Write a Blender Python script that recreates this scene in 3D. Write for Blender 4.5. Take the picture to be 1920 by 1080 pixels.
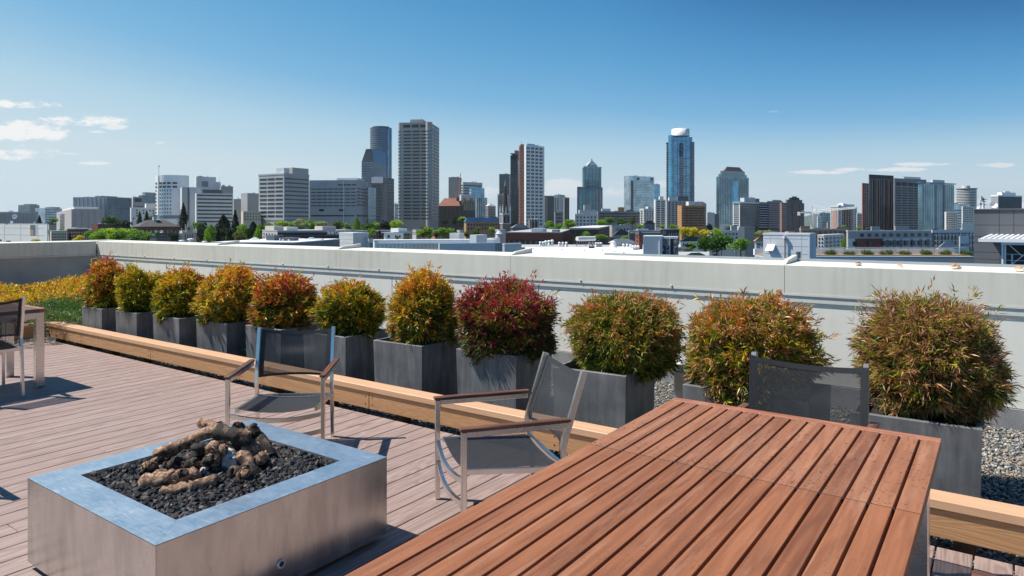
import bpy, math, random
import numpy as np
from mathutils import Vector, Matrix

for o in list(bpy.data.objects): bpy.data.objects.remove(o)
scene = bpy.context.scene
col = scene.collection

# ---------------------------------------------------------------- camera
FPX, HOR, HCAM = 1290.0, 417.0, 1.5          # focal length in photo pixels, horizon row, eye height over the deck
YAW = math.radians(35.4)
CY, SY = math.cos(YAW), math.sin(YAW)
camd = bpy.data.cameras.new('camera'); cam = bpy.data.objects.new('camera', camd); col.objects.link(cam)
cam.location = (0, 0, HCAM); cam.rotation_euler = (math.pi / 2, 0, YAW)
camd.sensor_width = 36; camd.lens = FPX / 1920 * 36
camd.shift_y = -(540 - HOR) / 1920
camd.clip_start = 0.05; camd.clip_end = 60000
scene.camera = cam
scene.render.resolution_x = 1024; scene.render.resolution_y = 576

# ---------------------------------------------------------------- sun, sky, exposure
SUN_AZ, SUN_EL = math.radians(28), math.radians(56)      # heading of the shadows from +X, height of the sun
sund = bpy.data.lights.new('sun', 'SUN'); sun = bpy.data.objects.new('sun', sund); col.objects.link(sun)
sund.energy = 5.0; sund.angle = math.radians(0.5); sund.color = (1.0, 0.935, 0.85)
dirv = Vector((math.cos(SUN_AZ) * math.cos(SUN_EL), math.sin(SUN_AZ) * math.cos(SUN_EL), -math.sin(SUN_EL)))
sun.rotation_euler = dirv.to_track_quat('-Z', 'Y').to_euler()
scene.view_settings.view_transform = 'Standard'; scene.view_settings.look = 'None'
scene.view_settings.exposure = 0.42; scene.view_settings.gamma = 1

world = bpy.data.worlds.new('World'); scene.world = world; world.use_nodes = True
wt = world.node_tree; wt.nodes.clear()
def wn(t, **k):
    n = wt.nodes.new(t)
    for a, b in k.items(): setattr(n, a, b)
    return n
def wl(a, b): wt.links.new(a, b)
def wmath(op, a, b=None, c=None, clamp=False):
    n = wn('ShaderNodeMath', operation=op); n.use_clamp = clamp
    for i, x in enumerate((a, b, c)):
        if x is None: continue
        if isinstance(x, (int, float)): n.inputs[i].default_value = x
        else: wl(x, n.inputs[i])
    return n.outputs[0]
sky = wn('ShaderNodeTexSky', sky_type='NISHITA')
sky.sun_disc = False; sky.sun_elevation = SUN_EL
sky.sun_rotation = math.atan2(-dirv.x, -dirv.y)
sky.altitude = 50; sky.air_density = 1.0; sky.dust_density = 0.15; sky.ozone_density = 2.2
# thin clouds that belong to the sky, given by compass bearing and height above the horizon
tc = wn('ShaderNodeTexCoord')
def wdot(v):
    n = wn('ShaderNodeVectorMath', operation='DOT_PRODUCT'); n.inputs[1].default_value = v
    wl(tc.outputs['Generated'], n.inputs[0]); return n.outputs['Value']
fz = wdot((-SY, CY, 0)); fx = wdot((CY, SY, 0)); fu = wdot((0, 0, 1))
fzc = wmath('MAXIMUM', fz, 0.05)
px = wmath('DIVIDE', fx, fzc); py = wmath('DIVIDE', fu, fzc)
cmb = wn('ShaderNodeCombineXYZ'); wl(px, cmb.inputs[0]); wl(wmath('MULTIPLY', py, 2.6), cmb.inputs[1])
nz = wn('ShaderNodeTexNoise'); nz.inputs['Scale'].default_value = 20; nz.inputs['Detail'].default_value = 10; nz.inputs['Roughness'].default_value = .66
wl(cmb.outputs[0], nz.inputs['Vector'])
nn = wmath('MULTIPLY', wmath('SUBTRACT', nz.outputs['Fac'], .5), 7.0)
CLOUDS = [(-30, 197, 125, 10, 1), (150, 227, 78, 11, 1), (30, 246, 100, 19, 1), (-20, 285, 125, 17, 1),
          (215, 238, 26, 5, .7), (172, 247, 26, 4, .8), (300, 267, 14, 3, .6), (178, 306, 30, 3, .7), (130, 288, 22, 2.5, .5),
          (1060, 350, 75, 14, .55), (1090, 362, 110, 10, .5), (915, 362, 40, 12, .5), (1250, 345, 110, 7, .45),
          (1530, 323, 50, 4, .8), (1660, 318, 110, 4, .8), (1740, 308, 62, 4, .75), (1450, 209, 12, 2.5, .2),
          (1870, 310, 40, 4, .6), (700, 380, 40, 10, .35), (1850, 378, 90, 5, .5)]
acc = None
for u, v, ru, rv, st in CLOUDS:
    a = wmath('DIVIDE', wmath('SUBTRACT', px, (u - 960) / FPX), ru / FPX)
    b = wmath('DIVIDE', wmath('SUBTRACT', py, (HOR - v) / FPX), rv / FPX)
    d2 = wmath('ADD', wmath('MULTIPLY', a, a), wmath('MULTIPLY', b, b))
    m = wmath('ADD', wmath('SUBTRACT', 1.0, d2), nn)
    m = wmath('MULTIPLY', wmath('MULTIPLY', m, 1.25, clamp=True), st)
    # no cloud far from its centre
    near = wmath('SUBTRACT', 2.4, wmath('MULTIPLY', d2, .8), clamp=True)
    m = wmath('MULTIPLY', m, near)
    acc = m if acc is None else wmath('MAXIMUM', acc, m)
acc = wmath('MULTIPLY', acc, wmath('GREATER_THAN', fz, 0.05))
# the low sky is cooler than the model's
elv = wmath('ABSOLUTE', fu); low = wmath('SUBTRACT', 1.0, wmath('MULTIPLY', elv, 3.2), clamp=True)
tint = wn('ShaderNodeMixRGB', blend_type='MULTIPLY'); tint.inputs[2].default_value = (.84, .99, 1.36, 1)
wl(wmath('POWER', low, 1.6), tint.inputs[0]); wl(sky.outputs[0], tint.inputs[1])
sdot = wdot((-math.cos(SUN_AZ), -math.sin(SUN_AZ), 0))
side_ = wmath('ADD', 1.0, wmath('MULTIPLY', wmath('ADD', wmath('MULTIPLY', sdot, .10), wmath('MULTIPLY', wmath('MINIMUM', sdot, 0.0), .55)), wmath('MULTIPLY', fu, 3.0, clamp=True)))   # deeper blue away from the sun
spl = wn('ShaderNodeSeparateColor'); wl(tint.outputs[0], spl.inputs[0])
rmp = wn('ShaderNodeValToRGB'); el_ = rmp.color_ramp.elements
STOPS = [(.20, (.004, .105, .32)), (.27, (.010, .15, .40)), (.34, (.045, .27, .58)), (.40, (.082, .35, .665)), (.5, (.175, .465, .755)), (.62, (.42, .66, .82)), (.78, (.60, .76, .84))]
while len(el_) < len(STOPS): el_.new(.5)
for q_, (p_, c_) in zip(el_, STOPS): q_.position = p_; q_.color = (*c_, 1)
wl(wmath('MULTIPLY', wmath('MULTIPLY', spl.outputs[1], side_), 1 / 8.35), rmp.inputs[0])
hs = wn('ShaderNodeMixRGB', blend_type='MULTIPLY'); hs.inputs[0].default_value = 1; hs.inputs[2].default_value = (5.85, 5.8, 5.75, 1); wl(rmp.outputs[0], hs.inputs[1])
mixc = wn('ShaderNodeMixRGB'); mixc.inputs[2].default_value = (5.6, 5.6, 5.55, 1)
wl(acc, mixc.inputs[0]); wl(hs.outputs[0], mixc.inputs[1])
bg = wn('ShaderNodeBackground'); bg.inputs[1].default_value = 0.125
wl(mixc.outputs[0], bg.inputs[0])
wo = wn('ShaderNodeOutputWorld'); wl(bg.outputs[0], wo.inputs[0])

# ---------------------------------------------------------------- pixel helpers (a photo pixel and a depth or height give a place)
def WD(u, D):
    r = (u - 960) / FPX * D
    return Vector((r * CY - D * SY, r * SY + D * CY))
def ZD(v, D): return HCAM + D * (HOR - v) / FPX
def GP(u, v, z=0.0):
    return WD(u, FPX * (HCAM - z) / (v - HOR))

# ---------------------------------------------------------------- objects
def tag(o, label=None, cat=None, group=None, kind=None):
    if label: o['label'] = label
    if cat: o['category'] = cat
    if group: o['group'] = group
    if kind: o['kind'] = kind
    return o
def thing(name, label, cat, loc=(0, 0, 0), rz=0.0, group=None):
    o = bpy.data.objects.new(name, None); col.objects.link(o)
    o.empty_display_size = .1
    o.location = loc; o.rotation_euler = (0, 0, rz)
    return tag(o, label, cat, group)
class MB:
    def __init__(s): s.v = []; s.f = []; s.m = []; s.mi = 0; s.sm = []
    def add(s, vs, fs, smooth=False):
        n = len(s.v); s.v += [tuple(p) for p in vs]
        for f in fs: s.f.append([i + n for i in f]); s.m.append(s.mi); s.sm.append(smooth)
    def box(s, x0, x1, y0, y1, z0, z1, M=None, bev=0.0):
        if bev > 0: return s.bbox(x0, x1, y0, y1, z0, z1, bev, M)
        vs = [(x, y, z) for z in (z0, z1) for x, y in ((x0, y0), (x1, y0), (x1, y1), (x0, y1))]
        if M: vs = [M @ Vector(p) for p in vs]
        s.add(vs, [(3, 2, 1, 0), (4, 5, 6, 7), (0, 1, 5, 4), (1, 2, 6, 5), (2, 3, 7, 6), (3, 0, 4, 7)])
    def bbox(s, x0, x1, y0, y1, z0, z1, b, M=None):
        lo = (x0, y0, z0); hi = (x1, y1, z1)
        vs = []; idx = {}
        for sx in (0, 1):
            for sy in (0, 1):
                for sz in (0, 1):
                    c = [(lo, hi)[q][i] for i, q in enumerate((sx, sy, sz))]
                    sg = [1 if q == 0 else -1 for q in (sx, sy, sz)]
                    for ax in range(3):     # vertex lying on the face normal to ax
                        p = [c[i] + (0 if i == ax else sg[i] * b) for i in range(3)]
                        idx[(sx, sy, sz, ax)] = len(vs); vs.append(p)
        if M: vs = [M @ Vector(p) for p in vs]
        fs = []
        for ax in range(3):
            o = [i for i in range(3) if i != ax]
            for q in (0, 1):
                ring = []
                for a, bq in ((0, 0), (1, 0), (1, 1), (0, 1)):
                    k = [0, 0, 0]; k[ax] = q; k[o[0]] = a; k[o[1]] = bq
                    ring.append(idx[(k[0], k[1], k[2], ax)])
                flip = (q == 0) ^ (ax == 1)
                fs.append(ring[::-1] if flip else ring)
        for ax in range(3):                 # edge bevels, along ax
            o = [i for i in range(3) if i != ax]
            for a in (0, 1):
                for bq in (0, 1):
                    k0 = [0, 0, 0]; k0[o[0]] = a; k0[o[1]] = bq; k1 = list(k0); k1[ax] = 1
                    fs.append([idx[(*k0, o[0])], idx[(*k0, o[1])], idx[(*k1, o[1])], idx[(*k1, o[0])]])
        for sx in (0, 1):
            for sy in (0, 1):
                for sz in (0, 1): fs.append([idx[(sx, sy, sz, a)] for a in range(3)])
        s.add(vs, fs)
    def sweep(s, pts, w, h, up=(0, 0, 1), smooth=False, caps=True):
        """rectangular bar w wide, h high along a polyline"""
        pts = [Vector(p) for p in pts]; up = Vector(up); vs = []; n = len(pts)
        for i, p in enumerate(pts):
            t = (pts[min(i + 1, n - 1)] - pts[max(i - 1, 0)]).normalized()
            sd = t.cross(up).normalized(); u2 = sd.cross(t).normalized()
            for a, b in ((-1, -1), (1, -1), (1, 1), (-1, 1)): vs.append(p + sd * (a * w / 2) + u2 * (b * h / 2))
        fs = []
        for i in range(n - 1):
            for k in range(4): fs.append((i * 4 + k, i * 4 + (k + 1) % 4, i * 4 + 4 + (k + 1) % 4, i * 4 + 4 + k))
        if caps: fs += [(3, 2, 1, 0), tuple(4 * (n - 1) + k for k in range(4))]
        s.add(vs, fs, smooth)
    def tube(s, pts, r, seg=10, smooth=True, caps=True, noise=0.0, rnd=None):
        pts = [Vector(p) for p in pts]; n = len(pts); vs = []
        rs = r if isinstance(r, (list, tuple)) else [r] * n
        ref = Vector((0, 0, 1)) if abs((pts[-1] - pts[0]).normalized().z) < .9 else Vector((1, 0, 0))
        for i, p in enumerate(pts):
            t = (pts[min(i + 1, n - 1)] - pts[max(i - 1, 0)]).normalized()
            a = t.cross(ref).normalized(); b = a.cross(t)
            for k in range(seg):
                th = 2 * math.pi * k / seg; q = rs[i] * (1 + (rnd.uniform(-noise, noise) if noise else 0))
                vs.append(p + a * math.cos(th) * q + b * math.sin(th) * q)
        fs = []
        for i in range(n - 1):
            for k in range(seg): fs.append((i * seg + k, i * seg + (k + 1) % seg, (i + 1) * seg + (k + 1) % seg, (i + 1) * seg + k))
        s.add(vs, fs, smooth)
        if caps: s.add([vs[k] for k in range(seg)], [tuple(range(seg))[::-1]]); s.add([vs[(n - 1) * seg + k] for k in range(seg)], [tuple(range(seg))])
    def lathe(s, prof, cx=0, cy=0, seg=16, smooth=True):
        vs = []; n = len(prof)
        for r, z in prof:
            for k in range(seg): th = 2 * math.pi * k / seg; vs.append((cx + r * math.cos(th), cy + r * math.sin(th), z))
        fs = [(i * seg + k, i * seg + (k + 1) % seg, (i + 1) * seg + (k + 1) % seg, (i + 1) * seg + k) for i in range(n - 1) for k in range(seg)]
        s.add(vs, fs, smooth)
        s.add([vs[(n - 1) * seg + k] for k in range(seg)], [tuple(range(seg))])
    def prism(s, poly, fn):
        """poly: outline points, fn(p, side) maps to 3d for side 0/1"""
        n = len(poly); vs = [fn(p, 0) for p in poly] + [fn(p, 1) for p in poly]
        s.add(vs, [tuple(range(n))[::-1], tuple(range(n, 2 * n))] + [(i, (i + 1) % n, n + (i + 1) % n, n + i) for i in range(n)])
    def mesh(s, name, mats):
        me = bpy.data.meshes.new(name); me.from_pydata(s.v, [], s.f)
        if not isinstance(mats, (list, tuple)): mats = [mats]
        for m in mats: me.materials.append(m)
        me.polygons.foreach_set('material_index', s.m); me.polygons.foreach_set('use_smooth', s.sm)
        me.update(); return me
    def build(s, name, mats, parent=None, **k):
        o = bpy.data.objects.new(name, s.mesh(name, mats)); col.objects.link(o)
        if parent: o.parent = parent
        if k: tag(o, **k)
        return o
def npmesh(name, V, F, mat, colors=None, smooth=False):
    """V (n,3), F (m,k) arrays -> mesh; colors per vertex"""
    me = bpy.data.meshes.new(name); V = np.asarray(V, np.float32); F = np.asarray(F, np.int32)
    k = F.shape[1]; me.vertices.add(len(V)); me.vertices.foreach_set('co', V.ravel())
    me.loops.add(F.size); me.loops.foreach_set('vertex_index', F.ravel())
    me.polygons.add(len(F)); me.polygons.foreach_set('loop_start', np.arange(0, F.size, k, dtype=np.int32))
    me.polygons.foreach_set('use_smooth', np.full(len(F), smooth))
    if colors is not None:
        ca = me.color_attributes.new('tint', 'FLOAT_COLOR', 'POINT')
        c4 = np.ones((len(V), 4), np.float32); c4[:, :3] = colors; ca.data.foreach_set('color', c4.ravel())
    me.materials.append(mat); me.update(calc_edges=True); return me
def link(name, me, parent=None, loc=None):
    o = bpy.data.objects.new(name, me); col.objects.link(o)
    if parent: o.parent = parent
    if loc is not None: o.location = loc
    return o
def copy_tree(o, parent=None):
    c = o.copy(); col.objects.link(c); c.parent = parent
    for ch in [x for x in o.children]: copy_tree(ch, c)
    return c

# ---------------------------------------------------------------- materials
class Mat:
    def __init__(s, name, base=(.5, .5, .5), rough=.6, metal=0.0, spec=.5):
        s.m = bpy.data.materials.new(name); s.m.use_nodes = True; s.t = s.m.node_tree
        s.b = s.t.nodes['Principled BSDF']
        s.b.inputs['Base Color'].default_value = (*base, 1); s.b.inputs['Roughness'].default_value = rough
        s.b.inputs['Metallic'].default_value = metal; s.b.inputs['Specular IOR Level'].default_value = spec
        s._c = None
    def n(s, t, **k):
        x = s.t.nodes.new(t)
        for a, b in k.items():
            if hasattr(x, a): setattr(x, a, b)
            else: x.inputs[a].default_value = b
        return x
    def l(s, a, b): s.t.links.new(a, b)
    def coord(s, scale=(1, 1, 1), kind='Object', loc=(0, 0, 0)):
        if kind == 'World': src = s.n('ShaderNodeNewGeometry').outputs['Position']
        else: src = s.n('ShaderNodeTexCoord').outputs[kind]
        mp = s.n('ShaderNodeMapping'); mp.inputs['Scale'].default_value = scale; mp.inputs['Location'].default_value = loc
        s.l(src, mp.inputs['Vector']); return mp.outputs[0]
    def noise(s, vec, scale=5, detail=4, rough=.55, dist=0):
        x = s.n('ShaderNodeTexNoise'); x.inputs['Scale'].default_value = scale; x.inputs['Detail'].default_value = detail
        x.inputs['Roughness'].default_value = rough; x.inputs['Distortion'].default_value = dist
        if vec is not None: s.l(vec, x.inputs['Vector'])
        return x.outputs['Fac']
    def ramp(s, fac, stops):
        x = s.n('ShaderNodeValToRGB'); e = x.color_ramp.elements
        while len(e) < len(stops): e.new(.5)
        for q, (p, c) in zip(e, stops):
            q.position = p; q.color = (*c, 1) if len(c) == 3 else c
        s.l(fac, x.inputs[0]); return x.outputs[0]
    def mix(s, fac, a, b, mode='MIX'):
        x = s.n('ShaderNodeMixRGB', blend_type=mode)
        for i, q in ((0, fac), (1, a), (2, b)):
            if isinstance(q, (int, float)): x.inputs[i].default_value = q
            elif isinstance(q, tuple): x.inputs[i].default_value = (*q, 1)
            else: s.l(q, x.inputs[i])
        return x.outputs[0]
    def math(s, op, a, b=0.0, clamp=False):
        x = s.n('ShaderNodeMath', operation=op); x.use_clamp = clamp
        for i, q in enumerate((a, b)):
            if isinstance(q, (int, float)): x.inputs[i].default_value = q
            else: s.l(q, x.inputs[i])
        return x.outputs[0]
    def rng(s, fac, a, b):
        x = s.n('ShaderNodeMapRange'); s.l(fac, x.inputs[0]); x.inputs[3].default_value = a; x.inputs[4].default_value = b
        return x.outputs[0]
    def color(s, c): s.l(c, s.b.inputs['Base Color']); return s
    def rough(s, c): s.l(c, s.b.inputs['Roughness']); return s
    def bump(s, h, strength=.3, dist=.01):
        x = s.n('ShaderNodeBump'); x.inputs['Strength'].default_value = strength; x.inputs['Distance'].default_value = dist
        s.l(h, x.inputs['Height']); s.l(x.outputs[0], s.b.inputs['Normal']); return s
def sc3(c, k): return tuple(min(1, x * k) for x in c)
def mottled(name, base, rough=.7, amt=.18, scale=2.0, kind='World', metal=0.0, spec=.4, fine=None, bump=0.0):
    m = Mat(name, base, rough, metal, spec)
    v = m.coord(kind=kind)
    f = m.noise(v, scale, 5, .6)
    c = m.ramp(f, [(.3, sc3(base, 1 - amt)), (.7, sc3(base, 1 + amt))])
    if fine:
        g = m.noise(v, fine, 3, .7); c = m.mix(.35, c, m.ramp(g, [(.3, sc3(base, .6)), (.7, sc3(base, 1.35))]))
        if bump: m.bump(g, bump, .003)
    m.color(c); return m.m

# per-island random value of a mesh
def island(m): return m.n('ShaderNodeNewGeometry').outputs['Random Per Island']

# ================================================================ foreground materials
def wood(name, dark, light, axis, rough=.5, gscale=1.0, isl=.5, worn=None, bumpd=.0012, bstr=.35, specks=0.0, arch=0.0, swirl=.38):
    """grain runs along axis ('X' or 'Y')"""
    m = Mat(name, light, rough, 0, .35)
    isv = island(m)
    off = m.n('ShaderNodeCombineXYZ'); m.l(m.math('MULTIPLY', isv, 37.0), off.inputs[0 if axis == 'Y' else 1]); m.l(m.math('MULTIPLY', isv, 11.3), off.inputs[1 if axis == 'Y' else 0])
    base = m.coord(kind='Object')
    add = m.n('ShaderNodeVectorMath', operation='ADD'); m.l(base, add.inputs[0]); m.l(off.outputs[0], add.inputs[1])
    mp = m.n('ShaderNodeMapping'); m.l(add.outputs[0], mp.inputs['Vector'])
    s = (38, 1.3, 38) if axis == 'Y' else (1.3, 38, 38)
    mp.inputs['Scale'].default_value = tuple(q * gscale for q in s)
    g = m.noise(mp.outputs[0], 1.0, 6, .62, .6)
    mp2 = m.n('ShaderNodeMapping'); m.l(add.outputs[0], mp2.inputs['Vector']); s2 = (7, .55, 7) if axis == 'Y' else (.55, 7, 7)
    mp2.inputs['Scale'].default_value = s2
    big = m.noise(mp2.outputs[0], 1.0, 3, .5, .8)
    wv = m.n('ShaderNodeMath', operation='SINE'); m.l(m.math('MULTIPLY', big, 58.0 if not arch else arch), wv.inputs[0])
    gr = m.math('ADD', m.math('MULTIPLY', g, 1 - swirl), m.math('MULTIPLY', m.math('ADD', m.math('MULTIPLY', wv.outputs[0], .5), .5), swirl))
    c = m.ramp(gr, [(.22, dark), (.5, tuple((a + b) / 2 for a, b in zip(dark, light))), (.78, light)])
    c = m.mix(isl, c, m.ramp(isv, [(0, sc3(light, .72)), (.35, light), (.65, sc3(dark, 1.15)), (1, sc3(light, 1.12))]), 'MIX')
    if worn:
        w = m.noise(m.coord(kind='Object', scale=(9, .9, 2)), 3.0, 7, .75)
        c = m.mix(m.ramp(w, [(.5, (0, 0, 0)), (.78, (.35, .35, .35))]), c, worn)
    if specks:
        w = m.noise(m.coord(kind='Object'), 95, 2, .5); w2 = m.noise(m.coord(kind='Object'), 6, 3, .6)
        k = m.math('MULTIPLY', m.math('GREATER_THAN', w, .64), m.math('GREATER_THAN', w2, .48))
        c = m.mix(m.math('MULTIPLY', k, specks), c, (.06, .035, .025))
    m.color(c); m.rough(m.rng(g, rough - .08, rough + .15)); m.bump(gr, bstr, bumpd)
    return m.m
M_deck = wood('composite_decking', (.21, .148, .128), (.37, .275, .245), 'Y', .62, .8, .16, None, .0022, .5, 0, 90)
M_table = wood('ipe_wood', (.11, .036, .016), (.385, .150, .066), 'Y', .55, 1.5, .34, (.55, .34, .23), .0010, .4, .25, 0, .16)
M_tablefar = wood('mildewed_ipe_wood', (.14, .052, .026), (.405, .172, .086), 'Y', .58, 1.5, .32, (.60, .38, .27), .0008, .3, .8, 0, .16)
M_tablerail = wood('ipe_end_grain_wood', (.22, .075, .04), (.46, .19, .105), 'X', .45, 1.1, .2, (.52, .30, .22), .0008, .3)
M_darktable = wood('dark_weathered_wood', (.10, .055, .04), (.24, .14, .105), 'Y', .5, 1, .4)
M_arm = wood('oiled_arm_wood', (.05, .022, .013), (.20, .088, .05), 'Y', .42, 1.4, .2)
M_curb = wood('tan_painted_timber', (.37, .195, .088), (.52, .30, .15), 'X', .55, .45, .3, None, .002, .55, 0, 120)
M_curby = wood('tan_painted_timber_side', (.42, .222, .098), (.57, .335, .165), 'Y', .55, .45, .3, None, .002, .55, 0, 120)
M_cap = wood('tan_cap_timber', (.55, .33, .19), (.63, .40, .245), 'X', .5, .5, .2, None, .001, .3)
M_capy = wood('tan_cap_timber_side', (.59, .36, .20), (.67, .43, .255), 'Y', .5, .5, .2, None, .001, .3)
M_post = mottled('treated_post_wood', (.10, .05, .028), .8, .3, 30)
M_hole = Mat('nail_hole', (.03, .018, .01), .9).m

def steel(name, base, rough, tint=None, streak=True):
    m = Mat(name, base, rough, 1.0)
    v = m.coord(kind='Object', scale=(1, 1, 1)); a = m.noise(v, 3.0, 6, .65, .5); b = m.noise(v, 40, 4, .7)
    m.rough(m.math('ADD', m.rng(a, rough - .06, rough + .10), m.rng(b, -.04, .04)))
    c = m.ramp(a, [(.3, sc3(base, .86)), (.7, sc3(base, 1.1))])
    if tint: c = m.mix(m.math('GREATER_THAN', b, .69), c, tint)
    m.color(c); return m.m
M_steel = steel('brushed_steel_tube', (.74, .72, .69), .26)
def pitm():
    m = Mat('stainless_sheet', (.5, .48, .455), .24, 1.0)
    v = m.coord(kind='Object'); a = m.noise(v, 1.6, 2, .5, .4); b = m.noise(m.coord(kind='Object', scale=(1, 1, .25)), 9, 5, .65); s = m.noise(m.coord(kind='Object', scale=(1, 1, .3)), 60, 3, .6)
    c = m.ramp(b, [(.34, (.41, .405, .40)), (.55, (.55, .545, .54)), (.8, (.60, .595, .59))]); c = m.mix(m.math('MULTIPLY', m.math('GREATER_THAN', s, .72), .45), c, (.16, .12, .10))
    m.color(c); m.rough(m.rng(b, .19, .33)); m.bump(a, .35, .03); return m.m
M_pit = pitm()
def scuffed():
    m = Mat('scuffed_stainless_sheet', (.6, .6, .6), .3, 1.0)
    v = m.coord(kind='Object'); a = m.noise(v, 5, 7, .7, .6); b = m.noise(m.coord(kind='Object', scale=(1, 1, 1)), 28, 6, .75, .4); s = m.noise(v, 120, 2, .6)
    b2 = m.noise(m.coord(kind='Object', scale=(1.5, 14, 2)), 9, 5, .7); k = m.ramp(m.math('ADD', m.math('MULTIPLY', a, .35), m.math('ADD', m.math('MULTIPLY', b, .25), m.math('MULTIPLY', b2, .4))), [(.40, (0, 0, 0)), (.66, (1, 1, 1))])
    m.color(m.mix(k, (.62, .66, .68), (.74, .77, .78))); m.rough(m.rng(k, .28, .42)); sp = m.math('GREATER_THAN', s, .73)
    m.l(m.rng(m.mix(.25, k, sp, 'ADD'), .93, .80), m.b.inputs['Metallic']); return m.m
M_pittop = scuffed()
M_galv = mottled('galvanised_steel', (.58, .60, .61), .42, .15, 18, metal=.45)
M_black = Mat('black_steel', (.02, .02, .022), .5).m

def sling(name, alpha, base=(.045, .048, .052)):
    m = Mat(name, base, .55, 0, .3)
    v = m.coord(kind='Object'); g = m.noise(v, 260, 2, .6)
    m.color(m.ramp(g, [(.35, sc3(base, .7)), (.7, sc3(base, 1.6))]))
    m.b.inputs['Alpha'].default_value = alpha
    return m.m
M_sling = sling('open_weave_sling', .76, (.034, .037, .041))
M_hem = sling('dense_sling_hem', 1.0, (.03, .032, .036))
M_seat = sling('tight_weave_seat', .97, (.022, .024, .027))

def planter_mat():
    m = Mat('fibre_cement', (.13, .135, .14), .62, 0, .4)
    v = m.coord(kind='World'); a = m.noise(v, 3.0, 6, .6); b = m.noise(m.coord(kind='World', scale=(7, 7, .8)), 2.5, 5, .6)
    s = m.noise(v, 60, 3, .6)
    c = m.ramp(m.math('ADD', m.math('MULTIPLY', a, .5), m.math('MULTIPLY', b, .5)), [(.36, (.085, .088, .094)), (.5, (.135, .14, .147)), (.62, (.21, .215, .222))])
    c = m.mix(m.math('MULTIPLY', m.math('GREATER_THAN', s, .70), .5), c, (.30, .30, .29))
    m.color(c).bump(s, .12, .002); return m.m
M_planter = planter_mat()
M_soil = mottled('potting_soil', (.035, .025, .018), .95, .5, 40, fine=120, bump=.8)

def stucco(name, base, amt=.05):
    m = Mat(name, base, .75, 0, .3)
    v = m.coord(kind='World'); a = m.noise(v, .9, 6, .6); b = m.noise(m.coord(kind='World', scale=(9, 9, .7)), 1.2, 6, .62)
    s = m.noise(v, 220, 2, .5)
    f = m.math('ADD', m.math('MULTIPLY', a, .5), m.math('MULTIPLY', b, .5))
    c = m.ramp(f, [(.33, sc3(base, 1 - 3.0 * amt)), (.46, sc3(base, 1 - .6 * amt)), (.66, sc3(base, 1 + amt))])
    m.color(c).bump(s, .10, .001); return m.m
M_coping = stucco('painted_metal_coping', (.69, .675, .595), .07)
M_wallp = stucco('painted_wall_panel', (.80, .79, .72), .04)
M_flash = stucco('pale_flashing', (.66, .67, .63))
def concrete():
    m = Mat('rough_footing_concrete', (.4, .4, .4), .9)
    s = m.noise(m.coord(kind='World'), 140, 3, .7); b = m.noise(m.coord(kind='World'), 4, 4, .6)
    m.color(m.ramp(m.math('ADD', m.math('MULTIPLY', s, .6), m.math('MULTIPLY', b, .4)), [(.35, (.17, .17, .175)), (.65, (.42, .42, .42))])).bump(s, .6, .006); return m.m
M_conc = concrete()
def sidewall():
    m = Mat('shaded_weathered_panel', (.3, .31, .31), .8)  # mottled grey with the end wall's shade put into its colour
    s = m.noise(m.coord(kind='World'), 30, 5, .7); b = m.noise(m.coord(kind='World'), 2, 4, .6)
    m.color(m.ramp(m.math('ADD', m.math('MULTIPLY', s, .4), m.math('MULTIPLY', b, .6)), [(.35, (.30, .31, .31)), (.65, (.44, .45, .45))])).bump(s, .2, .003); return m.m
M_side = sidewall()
def tintmat(name, rough=.5, trans=.0, spec=.4):
    m = Mat(name, (.5, .5, .5), rough, 0, spec)
    a = m.n('ShaderNodeVertexColor'); a.layer_name = 'tint'; m.color(a.outputs[0])
    if trans:
        tr = m.n('ShaderNodeBsdfTranslucent'); mx = m.n('ShaderNodeMixShader'); mx.inputs[0].default_value = trans
        m.l(m.mix(1.0, a.outputs[0], (1.0, .95, .6), 'MULTIPLY'), tr.inputs[0]); out = [q for q in m.t.nodes if q.type == 'OUTPUT_MATERIAL'][0]
        m.l(m.b.outputs[0], mx.inputs[1]); m.l(tr.outputs[0], mx.inputs[2]); m.l(mx.outputs[0], out.inputs[0])
    return m.m
M_leaf = tintmat('shrub_leaf', .38, .28, .5)
M_stone = tintmat('washed_stone', .6)
M_lava = tintmat('lava_rock_surface', .75, 0, .3)
def gravel_sheet():
    m = Mat('gravel_bed', (.3, .3, .28), .85)
    v = m.n('ShaderNodeTexVoronoi'); v.inputs['Scale'].default_value = 48; m.l(m.coord(kind='World'), v.inputs['Vector'])
    c = m.ramp(m.n('ShaderNodeSeparateColor').outputs[0], [(0, (0, 0, 0)), (1, (1, 1, 1))])
    sp = m.n('ShaderNodeSeparateColor'); m.l(v.outputs['Color'], sp.inputs[0])
    c = m.ramp(sp.outputs[0], [(0, (.06, .065, .07)), (.3, (.16, .165, .16)), (.6, (.30, .28, .25)), (.85, (.38, .30, .22)), (1, (.5, .48, .44))])
    m.color(m.mix(m.ramp(v.outputs['Distance'], [(.25, (0, 0, 0)), (.6, (1, 1, 1))]), c, (.02, .02, .02)))
    m.bump(m.math('SUBTRACT', 1.0, v.outputs['Distance']), .8, .01); return m.m
M_gravel = gravel_sheet()

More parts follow.
